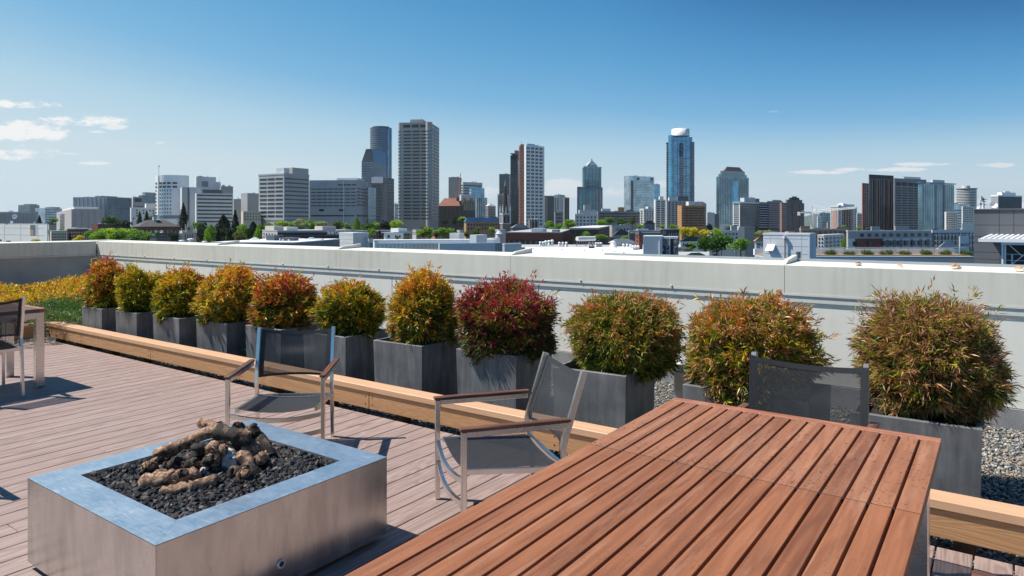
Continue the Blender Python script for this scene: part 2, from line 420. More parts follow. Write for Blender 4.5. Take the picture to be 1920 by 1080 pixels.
# ================================================================ the roof and its deck (setting)
GRAV_Z = -.07
mb = MB(); mb.box(-14.75, 8, -8, 6.46, GRAV_Z - .3, GRAV_Z)
mb.build('gravel_ground', M_gravel, kind='structure')
mb = MB(); pitch = .1455; x = -.247 + 0.003
n0 = int((9.47 + x) / pitch)
for i in range(-68, 34):
    x0 = -.241 + i * pitch
    if x0 < -10.0: continue
    # boards are laid in lengths, butt jointed
    rr = random.Random(i); cuts = [3.735]; y = 3.735 - rr.choice([1.6, 2.4, 3.2, 4.0])
    while y > -4: cuts.append(y); y -= 3.66
    cuts.append(-4.5)
    for a, b in zip(cuts, cuts[1:]):
        mb.bbox(x0, x0 + pitch - .0075, b + .002, a - .001, -.025, 0, .0028)
mb.build('deck_floor', M_deck, kind='structure')

# ================================================================ parapet walls
YW, XW = 6.42, -14.75
par = thing('parapet_wall', 'long pale grey rooftop parapet wall with coping running behind the row of planters', 'wall', (0, YW, GRAV_Z))
def rel(mb, name, mat, parent, off):
    mb.v = [(p[0] - off[0], p[1] - off[1], p[2] - off[2]) for p in mb.v]
    return mb.build(name, mat, parent)
PO = (0, YW, GRAV_Z)
def uX(u, v, z, Y):   # X on plane Y=const seen in photo column u
    k = (u - 960) / FPX; return Y * (k * CY - SY) / (k * SY + CY)
RX = 6.0
m1 = MB(); m1.box(XW, RX, YW + .03, YW + .40, GRAV_Z, 1.0); rel(m1, 'core_wall', M_wallp, par, PO)
m1 = MB(); m1.box(XW, RX, YW - .02, YW + .03, GRAV_Z - .02, .095); rel(m1, 'footing', M_conc, par, PO)
seams = [XW] + [uX(u, 0, 0, YW) for u in (190, 247, 312, 398, 563, 735, 1010, 1430)] + [RX]
for a, b in zip(seams, seams[1:]):
    m1 = MB(); m1.bbox(a + .006, b - .006, YW, YW + .03, .10, .86, .002); rel(m1, 'wall_panel', M_wallp, par, PO)
cs = [XW + .05] + [uX(u, 0, 0, 6.35) for u in (234, 398, 626, 952, 1468)] + [RX]
yf, yb = 6.402, 6.84
def coping_piece(a, b, name='coping'):
    prof = [(yf, .87), (yf, 1.118), (yf + .006, 1.124), (yb, 1.137), (yb, .95), (yb - .02, .95), (yb - .02, 1.10), (yf + .02, 1.09), (yf + .02, .87)]
    m = MB(); m.prism(prof, lambda p, s: ((a + .002, b - .002)[s], p[0], p[1])); rel(m, name, M_coping, par, PO)
for i, (a, b) in enumerate(zip(cs, cs[1:])): coping_piece(a, b)
for i, xs in enumerate(cs[1:-1]):
    if i == 0: continue
    m1 = MB()
    h = .030
    m1.prism([(yf + .004, 1.124), (yb, 1.137), (yb, 1.165 + h), (yf + .10, 1.130 + h)], lambda p, s: (xs + (-.03, .008)[s], p[0], p[1]))
    rel(m1, 'coping_joint', M_coping, par, PO)
m1 = MB(); m1.box(XW, RX, yf - .004, YW + .01, .853, .869); rel(m1, 'upper_flashing', M_flash, par, PO)
m1 = MB(); m1.box(XW, RX, YW - .014, YW + .01, .797, .826); rel(m1, 'lower_flashing', M_flash, par, PO)
m1 = MB(); m1.box(XW, RX, YW - .006, YW + .01, .826, .853); rel(m1, 'flashing_channel', M_flash, par, PO)
m1 = MB(); m1.box(-3.6, RX, yb + .001, yb + .03, 1.10, 1.160); rel(m1, 'back_flashing', mottled('blue_grey_flashing', (.34, .38, .40), .5, .1, 3), par, PO)
for i in range(16):
    X = XW + .9 + i * 1.02
    m1 = MB(); m1.lathe([(.011, 0), (.011, .008), (.006, .013)], seg=8)
    m1.v = [(X + p[0], yf - .002 - p[2], .880 + p[1]) for p in m1.v]; rel(m1, 'bolt', M_galv, par, PO)

side = thing('parapet_side_wall', 'shaded grey parapet wall at the far left end of the roof beyond the yellow shrubs', 'wall', (XW, 0, GRAV_Z))
SO = (XW, 0, GRAV_Z)
m1 = MB(); m1.box(XW - .4, XW - .03, -8, YW + .4, GRAV_Z, 1.0); rel(m1, 'core_wall', M_side, side, SO)
ys = [-8, -2, 1.3, 3.05, 4.75, YW - .005]
for a, b in zip(ys, ys[1:]):
    m1 = MB(); m1.bbox(XW - .03, XW, a + .006, b - .006, GRAV_Z, .85, .002); rel(m1, 'wall_panel', M_side, side, SO)
for a, b in zip([-8, 1.0, 4.55], [1.0, 4.55, 6.388]):
    prof = [(.028, .87), (.028, 1.118), (.022, 1.124), (-.38, 1.135), (-.38, .95)]
    m1 = MB(); m1.prism(prof, lambda p, s: (XW + p[0], (a + .002, b - .002)[s], p[1])); rel(m1, 'coping', M_coping, side, SO)
m1 = MB(); m1.box(XW - .01, XW + .034, -8, 6.37, .842, .866); rel(m1, 'upper_flashing', M_flash, side, SO)
m1 = MB(); m1.box(XW - .4, XW + .045, 6.404, 6.83, .95, 1.139); rel(m1, 'corner_cap', M_coping, side, SO)

# ---- crusts left on the coping
M_bread = mottled('bread_crust', (.62, .30, .13), .7, .35, 60, fine=150, bump=.4)
M_crumb = mottled('bread_crumb', (.80, .68, .55), .8, .15, 60, fine=120, bump=.4)
def bread(u, yy, s, seed, label):
    X = uX(u, 0, 0, yy); z = 1.124 + (yy - yf) * .03
    t = thing('bread_crust', label, 'bread', (X, yy, z), seed * 1.3, 'torn pieces of bread on the parapet coping')
    r = random.Random(seed)
    for nm, mat, k, zo in (('crumb', M_crumb, 1.0, 0), ('crust', M_bread, .82, .012)):
        m = MB(); prof = []
        vs = []; seg = 9
        rings = [(.55, 0), (1, .35), (.85, .75), (.35, 1.0)]
        for q, zz in rings:
            for j in range(seg):
                th = 2 * math.pi * j / seg; R = q * k * (1 + r.uniform(-.25, .25))
                vs.append((s * R * math.cos(th) * 1.3, s * R * .75 * math.sin(th), zo + s * .75 * zz * (1 + r.uniform(-.25, .3))))
        fs = [(i * seg + j, i * seg + (j + 1) % seg, (i + 1) * seg + (j + 1) % seg, (i + 1) * seg + j) for i in range(3) for j in range(seg)]
        fs.append(tuple(3 * seg + j for j in range(seg))); m.add(vs, fs, False); m.build(nm, mat, t)
bread(1609, 6.55, .032, 1, 'torn bread crust nearest the raised coping joint, first of the four from the left')
bread(1687, 6.53, .022, 2, 'smallest torn bread crust on the coping, second of the four from the left')
bread(1792, 6.53, .036, 3, 'largest torn bread crust on the coping, third of the four from the left')
bread(1911, 6.50, .034, 4, 'torn bread crust on the coping below the white canopy at the right edge')

# ================================================================ timber kerb round the deck
KX0, KY = -10.08, 3.78
kerb = thing('timber_kerb', 'long tan painted timber kerb between the deck and the row of planters', 'kerb', (-4, KY, 0))
KO = (-4, KY, 0)
capx = [KX0, -8.316, -5.355, -3.31, -1.10, 1.26, 3.2]
for a, b in zip(capx, capx[1:]):
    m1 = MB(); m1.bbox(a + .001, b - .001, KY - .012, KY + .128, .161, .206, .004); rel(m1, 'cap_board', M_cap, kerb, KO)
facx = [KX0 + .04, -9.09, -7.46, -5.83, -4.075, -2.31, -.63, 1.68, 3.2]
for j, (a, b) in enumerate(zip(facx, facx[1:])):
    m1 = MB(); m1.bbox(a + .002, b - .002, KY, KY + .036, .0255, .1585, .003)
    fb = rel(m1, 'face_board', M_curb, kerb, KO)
    for xx in (a + .04, b - .04):
        for zz in (.062, .118):
            h = MB(); h.tube([(xx, KY - .0012, zz), (xx, KY + .01, zz)], .006, 8); o = rel(h, 'nail_hole', M_hole, fb, KO)
px_ = -9.3; posts = []
for X in (-9.87, -9.19, -8.45, -7.72, -6.93, -6.14, -5.36, -4.62, -3.78, -2.99, -2.2, -1.47, -.137, .63, 1.58, 2.7):
    m1 = MB(); m1.bbox(X - .045, X + .045, KY + .037, KY + .125, GRAV_Z + .002, .160, .003); rel(m1, 'post', M_post, kerb, KO)
m1 = MB()
kerb2 = thing('timber_kerb', 'short tan painted timber kerb running toward the camera behind the left dining table', 'kerb', (KX0, 0, 0))
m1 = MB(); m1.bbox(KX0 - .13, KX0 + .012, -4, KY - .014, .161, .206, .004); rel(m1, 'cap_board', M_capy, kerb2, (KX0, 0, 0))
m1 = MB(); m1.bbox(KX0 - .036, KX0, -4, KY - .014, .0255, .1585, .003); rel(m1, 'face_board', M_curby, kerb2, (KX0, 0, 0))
for Y in (3.3, 2.4, 1.5, .6, -.3, -1.4):
    m1 = MB(); m1.bbox(KX0 - .125, KX0 - .037, Y - .045, Y + .045, GRAV_Z + .002, .160, .003); rel(m1, 'post', M_post, kerb2, (KX0, 0, 0))

# ================================================================ loose stones
ICO = None
def ico():
    t = (1 + 5 ** .5) / 2
    V = np.array([(-1, t, 0), (1, t, 0), (-1, -t, 0), (1, -t, 0), (0, -1, t), (0, 1, t), (0, -1, -t), (0, 1, -t), (t, 0, -1), (t, 0, 1), (-t, 0, -1), (-t, 0, 1)], float)
    V /= np.linalg.norm(V[0])
    F = np.array([(0, 11, 5), (0, 5, 1), (0, 1, 7), (0, 7, 10), (0, 10, 11), (1, 5, 9), (5, 11, 4), (11, 10, 2), (10, 7, 6), (7, 1, 8), (3, 9, 4), (3, 4, 2), (3, 2, 6), (3, 6, 8), (3, 8, 9), (4, 9, 5), (2, 4, 11), (6, 2, 10), (8, 6, 7), (9, 8, 1)])
    return V, F
IV, IF = ico()
def stones(name, P, size, flat, pal, pw, seed, mat, rough=.25, smooth=True):
    rg = np.random.default_rng(seed); n = len(P)
    s = size * rg.uniform(.6, 1.35, (n, 1)) * rg.uniform(.65, 1.25, (n, 3)); s[:, 2] *= flat
    V = IV[None] * (1 + rg.uniform(-rough, rough, (n, 12, 1)))
    V = V * s[:, None, :]
    a = rg.uniform(0, 6.28, n); c, q = np.cos(a)[:, None], np.sin(a)[:, None]
    tl = rg.normal(0, .35, n)[:, None]
    x = V[..., 0] * c - V[..., 1] * q; y = V[..., 0] * q + V[..., 1] * c; z = V[..., 2] + x * tl
    V = np.stack([x, y, z], -1) + P[:, None, :]
    C = np.array(pal)[rg.choice(len(pal), n, p=pw)] * rg.uniform(.75, 1.25, (n, 1))
    F = IF[None] + (np.arange(n) * 12)[:, None, None]
    return npmesh(name, V.reshape(-1, 3), F.reshape(-1, 3), mat, np.repeat(C, 12, 0), smooth)
rg = np.random.default_rng(5)
def scatter(n, x0, x1, y0, y1, z, jz):
    return np.stack([rg.uniform(x0, x1, n), rg.uniform(y0, y1, n), z + rg.uniform(0, jz, n)], -1)
P = np.concatenate([scatter(16000, -.15, 1.3, 3.6, 6.4, GRAV_Z, .014), scatter(11000, -10.0, 1.3, 3.735, 4.1, GRAV_Z, .02), scatter(4000, -2.2, -1.3, 3.9, 6.2, GRAV_Z, .012),
                    scatter(4000, -1.3, -.2, 3.9, 6.2, GRAV_Z, .012), scatter(2500, -4, -2.2, 4.9, 6.3, GRAV_Z, .012)])
me = stones('gravel_stones', P, .0100, .65, [(.09, .095, .10), (.19, .195, .19), (.32, .315, .285), (.36, .27, .18), (.52, .50, .45), (.24, .15, .09)], [.2, .28, .24, .13, .09, .06], 7, M_stone)
tag(link('gravel_stones', me), 'loose mixed grey and tan pebbles lying round the planters and below the kerb', 'gravel', kind='stuff')

# ================================================================ planters and shrubs
PL = [((-9.034, 3.761), .48), ((-8.281, 3.802), .45), ((-7.57, 3.86), .55), ((-6.825, 3.932), .535), ((-6.075, 4.008), .56), ((-5.26, 4.07), .56),
      ((-4.404, 4.136), .55), ((-3.564, 4.24), .575), ((-2.57, 4.10), .55), ((-1.613, 4.11), .745), ((-.667, 4.05), .585)]
PL = [((x * 1.0495, y * 1.0495), w * 1.0495) for (x, y), w in PL]     # measured at rim height .49, set back to rim height .44
PT = .44
words = ['first', 'second', 'third', 'fourth', 'fifth', 'sixth', 'seventh', 'eighth', 'ninth', 'tenth', 'last']
plab = ['dark grey square planter at the far left end, under the small red tipped shrub',
        'dark grey square planter second from the left holding the smallest yellow green shrub',
        'dark grey square planter third from the left, small foliage shadow at its top corner',
        'dark grey square planter fourth from the left with long leaf shadows streaking its front',
        'dark grey planter seen through the lounge chair back behind the fire pit',
        'dark grey planter right of the see-through chair back, sixth from the left',
        'dark grey square planter in the middle of the row holding the tall orange shrub',
        'dark grey square planter under the crimson topped shrub',
        'dark grey planter between the tilted grey chair back and the big table corner',
        'wide dark grey planter beyond the big table beside the metal vent pipe',
        'dark grey planter at the right end of the row beside the open gravel']
def planter(i):
    (x0, y0), w = PL[i]; d = .56
    rz = [.03, .035, -.01, .02, 0, .03, .03, .03, .05, -.03, .035][i]
    t = thing('planter', plab[i], 'planter', (x0 + w / 2, y0 + d / 2, GRAV_Z), rz, 'dark grey square planters in a row')
    h = PT - GRAV_Z; a, b, k = w / 2, d / 2, .026
    m = MB(); tp = .012
    # outside walls with slight draft, rolled rim, inside walls
    rings = [(a - tp, b - tp, 0), (a, b, h - .004), (a - .004, b - .004, h), (a - k, b - k, h), (a - k - .002, b - k - .002, h - .004), (a - k - .004, b - k - .004, h - .14)]
    vs = [(sx * A, sy * B, z) for A, B, z in rings for sx, sy in ((-1, -1), (1, -1), (1, 1), (-1, 1))]
    fs = [(r * 4 + j, r * 4 + (j + 1) % 4, r * 4 + 4 + (j + 1) % 4, r * 4 + 4 + j) for r in range(5) for j in range(4)]
    m.add(vs, fs); m.build('box', M_planter, t)
    s = MB(); s.box(-a + k + .003, a - k - .003, -b + k + .003, b - k - .003, h - .2, h - .07); s.build('soil', M_soil, t)
    return t
for i in range(11): planter(i)

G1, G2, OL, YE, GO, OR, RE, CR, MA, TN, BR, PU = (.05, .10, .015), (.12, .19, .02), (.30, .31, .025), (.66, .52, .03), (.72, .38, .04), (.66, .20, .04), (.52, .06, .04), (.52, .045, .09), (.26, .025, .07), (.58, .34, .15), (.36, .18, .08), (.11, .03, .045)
def leaves(name, C, O, L, W, COL, seed, mat=M_leaf, fold=.25, droop=.15):
    """one folded, slightly drooping blade per row: centre base C, direction O, length L, width W"""
    rg = np.random.default_rng(seed); n = len(C)
    O = O / np.linalg.norm(O, axis=1, keepdims=True)
    R = rg.normal(size=(n, 3)); S = np.cross(O, R); S /= np.linalg.norm(S, axis=1, keepdims=True); N = np.cross(S, O)
    L = L[:, None]; W = W[:, None]; D = np.array([0, 0, -1.0])[None] * L * droop
    p0 = C; pm = C + O * L * .45 + D * .25; p1 = C + O * L + D
    pl = pm + S * W / 2 + N * W * fold; pr = pm - S * W / 2 + N * W * fold
    V = np.stack([p0, pl, p1, pr], 1).reshape(-1, 3)
    i = np.arange(n)[:, None] * 4
    F = np.concatenate([i + [0, 1, 2], i + [0, 2, 3]], 1).reshape(-1, 3)
    return npmesh(name, V, F, mat, np.repeat(COL, 4, 0))
def noise3(P, s, seed):
    r = np.random.default_rng(seed); o = np.zeros(len(P))
    for k in range(5):
        w = r.normal(size=3) * s * (1 + .5 * k); o += np.sin(P @ w + r.uniform(0, 6.28)) / (1 + .35 * k)
    return o / 2.6
def shrub_mesh(seed, rx, ry, zlo, zhi, pals, n=2300, leaf=(.05, .011), tuft=.5):
    """sprays of thin leaves over a lumpy dome; pals = (low, mid, top) colour lists"""
    rg = np.random.default_rng(seed)
    d = rg.normal(size=(n * 2, 3)); d /= np.linalg.norm(d, axis=1, keepdims=True); d = d[d[:, 2] > -.78][:n]; n = len(d)
    lump = 1 + .15 * noise3(d, 2.6, seed + 1) + .14 * noise3(d, 7, seed + 2) - .04
    NL = 13; lc = rg.normal(size=(NL, 3)); lc /= np.linalg.norm(lc, axis=1, keepdims=True); lc[:, 2] = lc[:, 2] * .9 + .12; lc *= rg.uniform(.45, .66, (NL, 1)); lr = rg.uniform(.30, .46, NL)
    b_ = (d @ lc.T); disc = b_ ** 2 - (lc ** 2).sum(1)[None] + lr[None] ** 2
    reach = np.where(disc > 0, b_ + np.sqrt(np.maximum(disc, 0)), .58).max(1)
    lump = lump * (.34 + .76 * np.clip(reach, np.where(d[:, 2] < 0, .80, .62), 1.1))
    rr = np.where(rg.uniform(size=n) < .80, rg.uniform(.84, 1.0, n), rg.uniform(.45, .85, n)) * lump
    rr *= 1 + (rg.uniform(size=n) < .12) * rg.uniform(.05, .30, n) * np.clip(d[:, 2] + .6, 0, 1)
    h = (zhi - zlo); zc = zlo + h * .50
    lump = lump * np.where(d[:, 2] < 0, 1 - .30 * np.abs(d[:, 2]) ** 1.5, 1)
    sq = np.abs(d[:, 2]) ** .95 * np.sign(d[:, 2])
    C = np.stack([d[:, 0] * rx * rr, d[:, 1] * ry * rr, zc + sq * h * .5 * rr], -1)
    # sprays: k leaves each, fanned round a twig that points outward and up, drooping low down
    k = 9; tw = d * [1, 1, .55] + rg.normal(0, .30, (n, 3)) + np.array([0, 0, .42]) * np.clip(d[:, 2:3] + .55, -.5, 1)
    tw /= np.linalg.norm(tw, axis=1, keepdims=True)
    CC = np.repeat(C, k, 0) + np.repeat(tw, k, 0) * rg.uniform(-.035, .035, (n * k, 1)) + rg.normal(0, .006, (n * k, 3))
    OO = np.repeat(tw, k, 0) + rg.normal(0, .55, (n * k, 3))
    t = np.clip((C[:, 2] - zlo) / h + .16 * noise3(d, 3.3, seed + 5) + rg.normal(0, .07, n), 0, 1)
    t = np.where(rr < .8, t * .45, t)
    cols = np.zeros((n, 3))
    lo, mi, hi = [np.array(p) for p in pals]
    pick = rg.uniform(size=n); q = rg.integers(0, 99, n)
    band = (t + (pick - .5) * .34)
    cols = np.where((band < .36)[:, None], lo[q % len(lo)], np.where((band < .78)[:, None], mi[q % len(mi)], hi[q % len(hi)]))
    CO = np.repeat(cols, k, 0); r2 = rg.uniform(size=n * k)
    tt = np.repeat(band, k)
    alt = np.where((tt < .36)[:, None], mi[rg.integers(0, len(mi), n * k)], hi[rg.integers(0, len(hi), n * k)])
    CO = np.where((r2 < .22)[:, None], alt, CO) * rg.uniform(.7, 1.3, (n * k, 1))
    L = leaf[0] * .84 * rg.uniform(.5, 1.3, n * k); W = leaf[1] * .72 * rg.uniform(.7, 1.4, n * k)
    return leaves('foliage', CC, OO, L, W, CO, seed + 9)
SH = [ # u_centre, half width, z top, pals, leaf, label
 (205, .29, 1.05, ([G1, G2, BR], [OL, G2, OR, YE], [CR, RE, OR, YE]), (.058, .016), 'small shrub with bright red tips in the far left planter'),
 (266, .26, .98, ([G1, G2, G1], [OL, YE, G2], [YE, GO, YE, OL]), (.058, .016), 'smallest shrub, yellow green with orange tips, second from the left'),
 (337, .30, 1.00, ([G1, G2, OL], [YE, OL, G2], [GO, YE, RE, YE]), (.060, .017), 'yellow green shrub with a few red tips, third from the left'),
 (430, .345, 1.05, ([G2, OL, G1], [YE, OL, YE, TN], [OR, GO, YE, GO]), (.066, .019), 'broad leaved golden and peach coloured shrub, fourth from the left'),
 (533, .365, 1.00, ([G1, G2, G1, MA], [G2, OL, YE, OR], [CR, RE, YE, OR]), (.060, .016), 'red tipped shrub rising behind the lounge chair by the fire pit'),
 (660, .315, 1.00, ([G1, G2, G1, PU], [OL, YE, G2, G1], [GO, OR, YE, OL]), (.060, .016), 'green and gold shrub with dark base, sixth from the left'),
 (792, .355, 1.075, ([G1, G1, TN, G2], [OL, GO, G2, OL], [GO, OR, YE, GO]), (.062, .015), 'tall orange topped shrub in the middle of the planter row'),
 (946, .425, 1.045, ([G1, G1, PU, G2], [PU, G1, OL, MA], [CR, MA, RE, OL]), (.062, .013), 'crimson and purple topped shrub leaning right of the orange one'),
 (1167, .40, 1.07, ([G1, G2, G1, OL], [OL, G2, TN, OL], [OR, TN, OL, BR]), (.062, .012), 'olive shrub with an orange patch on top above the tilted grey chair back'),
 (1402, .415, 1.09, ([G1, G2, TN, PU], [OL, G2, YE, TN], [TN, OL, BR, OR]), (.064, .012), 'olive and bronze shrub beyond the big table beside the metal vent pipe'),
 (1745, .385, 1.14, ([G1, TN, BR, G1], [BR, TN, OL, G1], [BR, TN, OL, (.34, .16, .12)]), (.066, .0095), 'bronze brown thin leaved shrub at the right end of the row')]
M_twig = mottled('twig_bark', (.10, .06, .035), .8, .3, 40)
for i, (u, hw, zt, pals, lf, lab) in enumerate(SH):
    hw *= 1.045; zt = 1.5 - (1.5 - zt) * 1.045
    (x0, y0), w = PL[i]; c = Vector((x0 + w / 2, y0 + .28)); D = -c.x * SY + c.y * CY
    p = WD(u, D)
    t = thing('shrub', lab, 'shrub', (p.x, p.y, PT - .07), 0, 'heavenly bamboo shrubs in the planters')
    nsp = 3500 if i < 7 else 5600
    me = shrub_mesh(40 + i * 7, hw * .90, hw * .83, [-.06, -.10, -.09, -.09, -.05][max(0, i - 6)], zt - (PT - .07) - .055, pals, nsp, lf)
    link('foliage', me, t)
    r = random.Random(i); m = MB()
    for k in range(9):
        a = r.uniform(0, 6.28); e = r.uniform(.4, .75)
        m.tube([(math.cos(a) * .03, math.sin(a) * .03, -.01), (math.cos(a) * .09, math.sin(a) * .09, .18), (math.cos(a) * hw * e, math.sin(a) * hw * e, (zt - PT) * .8)], [.007, .005, .003], 5)
    m.build('stem', M_twig, t)
# a few coral new leaves low on the tenth shrub, in view between chair and planter
# ---- low beds beyond the deck on the left
def bed(name, n, x0, x1, y0, y1, z0, z1, cols, leaf, seed, up, label, cat):
    rg = np.random.default_rng(seed)
    X = rg.uniform(x0, x1, n); Y = rg.uniform(y0, y1, n)
    Q = np.stack([X, Y, np.zeros(n)], -1)
    H = z0 + (z1 - z0) * np.clip(.85 + .20 * noise3(Q, 4.2, seed) + .12 * noise3(Q, 9, seed + 1), .3, 1.25)
    k = 6; Z = H * rg.uniform(.72, 1.0, n) ** 1.0
    C = np.stack([X, Y, Z], -1); d = np.stack([rg.normal(0, .5, n), rg.normal(0, .5, n), np.full(n, up)], -1)
    CC = np.repeat(C, k, 0) + rg.normal(0, .012, (n * k, 3)); OO = np.repeat(d, k, 0) + rg.normal(0, .55, (n * k, 3))
    CO = np.array(cols)[np.repeat(rg.integers(0, len(cols), n), k)] * rg.uniform(.75, 1.25, (n * k, 1))
    me = leaves(name, CC, OO, leaf[0] * rg.uniform(.7, 1.3, n * k), leaf[1] * rg.uniform(.7, 1.3, n * k), CO, seed + 3)
    return tag(link(name, me), label, cat, kind='stuff')
bed('yellow_ground_cover', 10000, -14.2, -10.9, 1.2, 6.0, -.05, .50, [YE, GO, YE, (.82, .56, .06), (.80, .60, .05), (.65, .27, .05), (.30, .24, .03)], (.055, .022), 71, .8, 'mass of golden yellow low shrubs with orange tips before the shaded wall', 'ground cover')
bed('green_ground_cover', 9000, -11.2, -9.62, .8, 5.3, -.05, .40, [(.12, .24, .05), (.17, .30, .08), (.07, .15, .04), (.22, .32, .14)], (.05, .009), 72, 1.3, 'bushy fine leaved green ground cover inside the kerb corner', 'ground cover')

# ---- vent pipe and green pot
p = WD(1281, 5.75)
vp = thing('vent_pipe', 'short galvanised vent pipe with a domed cap beside the wide planter', 'vent', (p.x, p.y, GRAV_Z))
m = MB(); m.lathe([(.066, 0), (.066, .40), (.074, .40), (.074, .50), (.066, .50)], seg=20); m.build('pipe', M_galv, vp)
m = MB(); m.lathe([(.098, .475), (.100, .49), (.100, .525), (.106, .53), (.106, .545), (.095, .565), (.05, .595), (.0, .605)], seg=20); m.build('cap', M_galv, vp)
m = MB(); m.lathe([(.08, .44), (.082, .445), (.082, .465), (.08, .47)], seg=20); m.build('band', M_galv, vp); vp.scale = (1.15, 1.15, .74)
m = MB(); m.lathe([(.06, 0), (.075, .22), (.083, .222), (.083, .25), (.072, .25), (.066, .10)], seg=14)
tag(m.build('flower_pot', mottled('green_glazed_pot', (.02, .11, .085), .35, .2, 20)), 'small dark green pot wedged between the fourth and fifth planters', 'flower pot').location = (-6.49, 4.33, GRAV_Z)
bp = bpy.data.objects['flower_pot']

# ================================================================ fire pit
FX0, FX1, FY0, FY1, FZ0, FZ1 = -3.44, -2.365, 1.215, 2.307, .03, .392
pit = thing('fire_pit', 'square stainless steel fire pit filled with black lava rock', 'fire pit', ((FX0 + FX1) / 2, (FY0 + FY1) / 2, 0))
FO = ((FX0 + FX1) / 2, (FY0 + FY1) / 2, 0)
IX0, IX1, IY0, IY1 = -3.292, -2.505, 1.364, 2.146
e = .0015
for (a, b, c, d) in ((FX0, FX1, FY0, FY0 + .004), (FX0, FX1, FY1 - .004, FY1), (FX0, FX0 + .004, FY0 + .0045, FY1 - .0045), (FX1 - .004, FX1, FY0 + .0045, FY1 - .0045)):
    m = MB(); m.box(a, b, c, d, FZ0, FZ1 - .0012); rel(m, 'side_panel', M_pit, pit, FO)
def rim(p, q, r, s):
    m = MB(); n = 4
    vs = [(*w, FZ1) for w in (p, q, r, s)] + [(*w, FZ1 - .0012 - .002) for w in (p, q, r, s)]
    m.add(vs, [(0, 1, 2, 3), (7, 6, 5, 4), (0, 4, 5, 1), (1, 5, 6, 2), (2, 6, 7, 3), (3, 7, 4, 0)]); rel(m, 'rim_plate', M_pittop, pit, FO)
g = .0006
rim((FX0 + g, FY0), (FX1 - g, FY0), (IX1, IY0), (IX0, IY0)); rim((FX1, FY0 + g), (FX1, FY1 - g), (IX1, IY1), (IX1, IY0 + g))
rim((FX1 - g, FY1), (FX0 + g, FY1), (IX0, IY1), (IX1, IY1)); rim((FX0, FY1 - g), (FX0, FY0 + g), (IX0, IY0 + g), (IX0, IY1 - g))
m = MB()
for (a, b, c, d) in ((IX0 - .003, IX1 + .003, IY0 - .003, IY0), (IX0 - .003, IX1 + .003, IY1, IY1 + .003), (IX0 - .003, IX0, IY0, IY1), (IX1, IX1 + .003, IY0, IY1)):
    m.box(a, b, c, d, FZ1 - .09, FZ1 - .0034)
rel(m, 'inner_lip', M_pittop, pit, FO)
m = MB(); m.box(IX0, IX1, IY0, IY1, FZ1 - .08, FZ1 - .038); rel(m, 'burner_tray', M_black, pit, FO)
for sx in (FX0 + .1, FX1 - .16):
    for sy in (FY0 + .1, FY1 - .16):
        m = MB(); m.box(sx, sx + .06, sy, sy + .06, 0, FZ0 + .004); rel(m, 'foot', M_black, pit, FO)
m = MB(); kp = GP(546, 1075, .10)
kY = 1.72
def ring_x(m, x, y, z, prof, seg=20):
    base = len(m.v); m2 = MB(); m2.lathe(prof, seg=seg); m.add([(x + q[2], y + q[0], z + q[1]) for q in m2.v], m2.f, True)
m = MB(); ring_x(m, FX1, kY, .125, [(.019, 0), (.019, .006), (.013, .008), (.012, .004)]); kv = rel(m, 'key_valve', M_galv, pit, FO)
m = MB(); ring_x(m, FX1 + .004, kY, .125, [(.010, 0), (.010, .003), (.0, .003)]); rel(m, 'key_socket', M_black, kv, FO)
# lava rock
rg = np.random.default_rng(11)
n = 7000; X = rg.uniform(IX0 + .01, IX1 - .01, n); Y = rg.uniform(IY0 + .01, IY1 - .01, n)
Z = FZ1 - .024 + rg.uniform(-.012, .012, n) + .02 * np.exp(-(((X + 2.93) / .25) ** 2 + ((Y - 1.78) / .25) ** 2))
me = stones('lava_rock', np.stack([X, Y, Z], -1), .0125, .85, [(.018, .018, .02), (.03, .03, .032), (.06, .06, .062), (.12, .115, .11), (.2, .11, .08)], [.36, .34, .2, .085, .015], 12, M_lava, .35, False)
me.transform(Matrix.Translation((-FO[0], -FO[1], 0)))
lv = link('lava_rock', me, pit); lv['kind'] = 'stuff'
def log_mat(name, soot):
    m = Mat(name, (.4, .25, .18), .85)
    v = m.coord(kind='Object'); a = m.noise(v, 7, 5, .65, .4); b = m.noise(m.coord(kind='Object', scale=(1, 1, 1)), 55, 5, .7)
    c = m.ramp(b, [(.36, (.06, .030, .018)), (.5, (.26, .145, .088)), (.64, (.50, .335, .225))])
    c = m.mix(m.ramp(a, [(soot, (0, 0, 0)), (soot + .09, (1, 1, 1))]), c, (.018, .014, .012))
    m.color(c).bump(m.math('ADD', m.math('MULTIPLY', b, .6), m.math('MULTIPLY', a, .8)), .9, .008); return m.m
M_log = log_mat('ceramic_log', .52); M_logd = log_mat('sooty_ceramic_log', .38); M_logw = mottled('ashy_ceramic_log', (.52, .46, .40), .85, .25, 30, fine=90, bump=.7)
def flog(pts, r, mat, seed, lab, bark=True):
    """pts in photo pixels with height"""
    P = [Vector((*GP(u, v, z), z)) for u, v, z in pts]
    rnd = random.Random(seed); Q = []; R = []
    n = 16
    for i in range(n + 1):
        t = i / n * (len(P) - 1); k = min(int(t), len(P) - 2); f = t - k
        f2 = f * f * (3 - 2 * f) if len(P) > 2 else f
        Q.append(P[k].lerp(P[k + 1], f2) + Vector([rnd.uniform(-.003, .003) for _ in range(3)]))
        R.append(r * (1 + rnd.uniform(-.17, .17)) * (.80 if i in (0, n) else 1))
    o0 = Q[0].copy(); c = sum(Q, Vector()) / len(Q)
    m = MB(); m.tube([q - c for q in Q], R, 16, True, True, .13, rnd)
    o = m.build('fire_log', mat); o.location = c
    tag(o, lab, 'fire log', 'ceramic logs piled in the fire pit')
T = FZ1
rcl = random.Random(9)
flog([(290, 856, T + .02), (345, 832, T + .07), (395, 808, T + .13), (465, 820, T + .11)], .030, M_log, 1, 'longest forked log arching across the top of the pile')
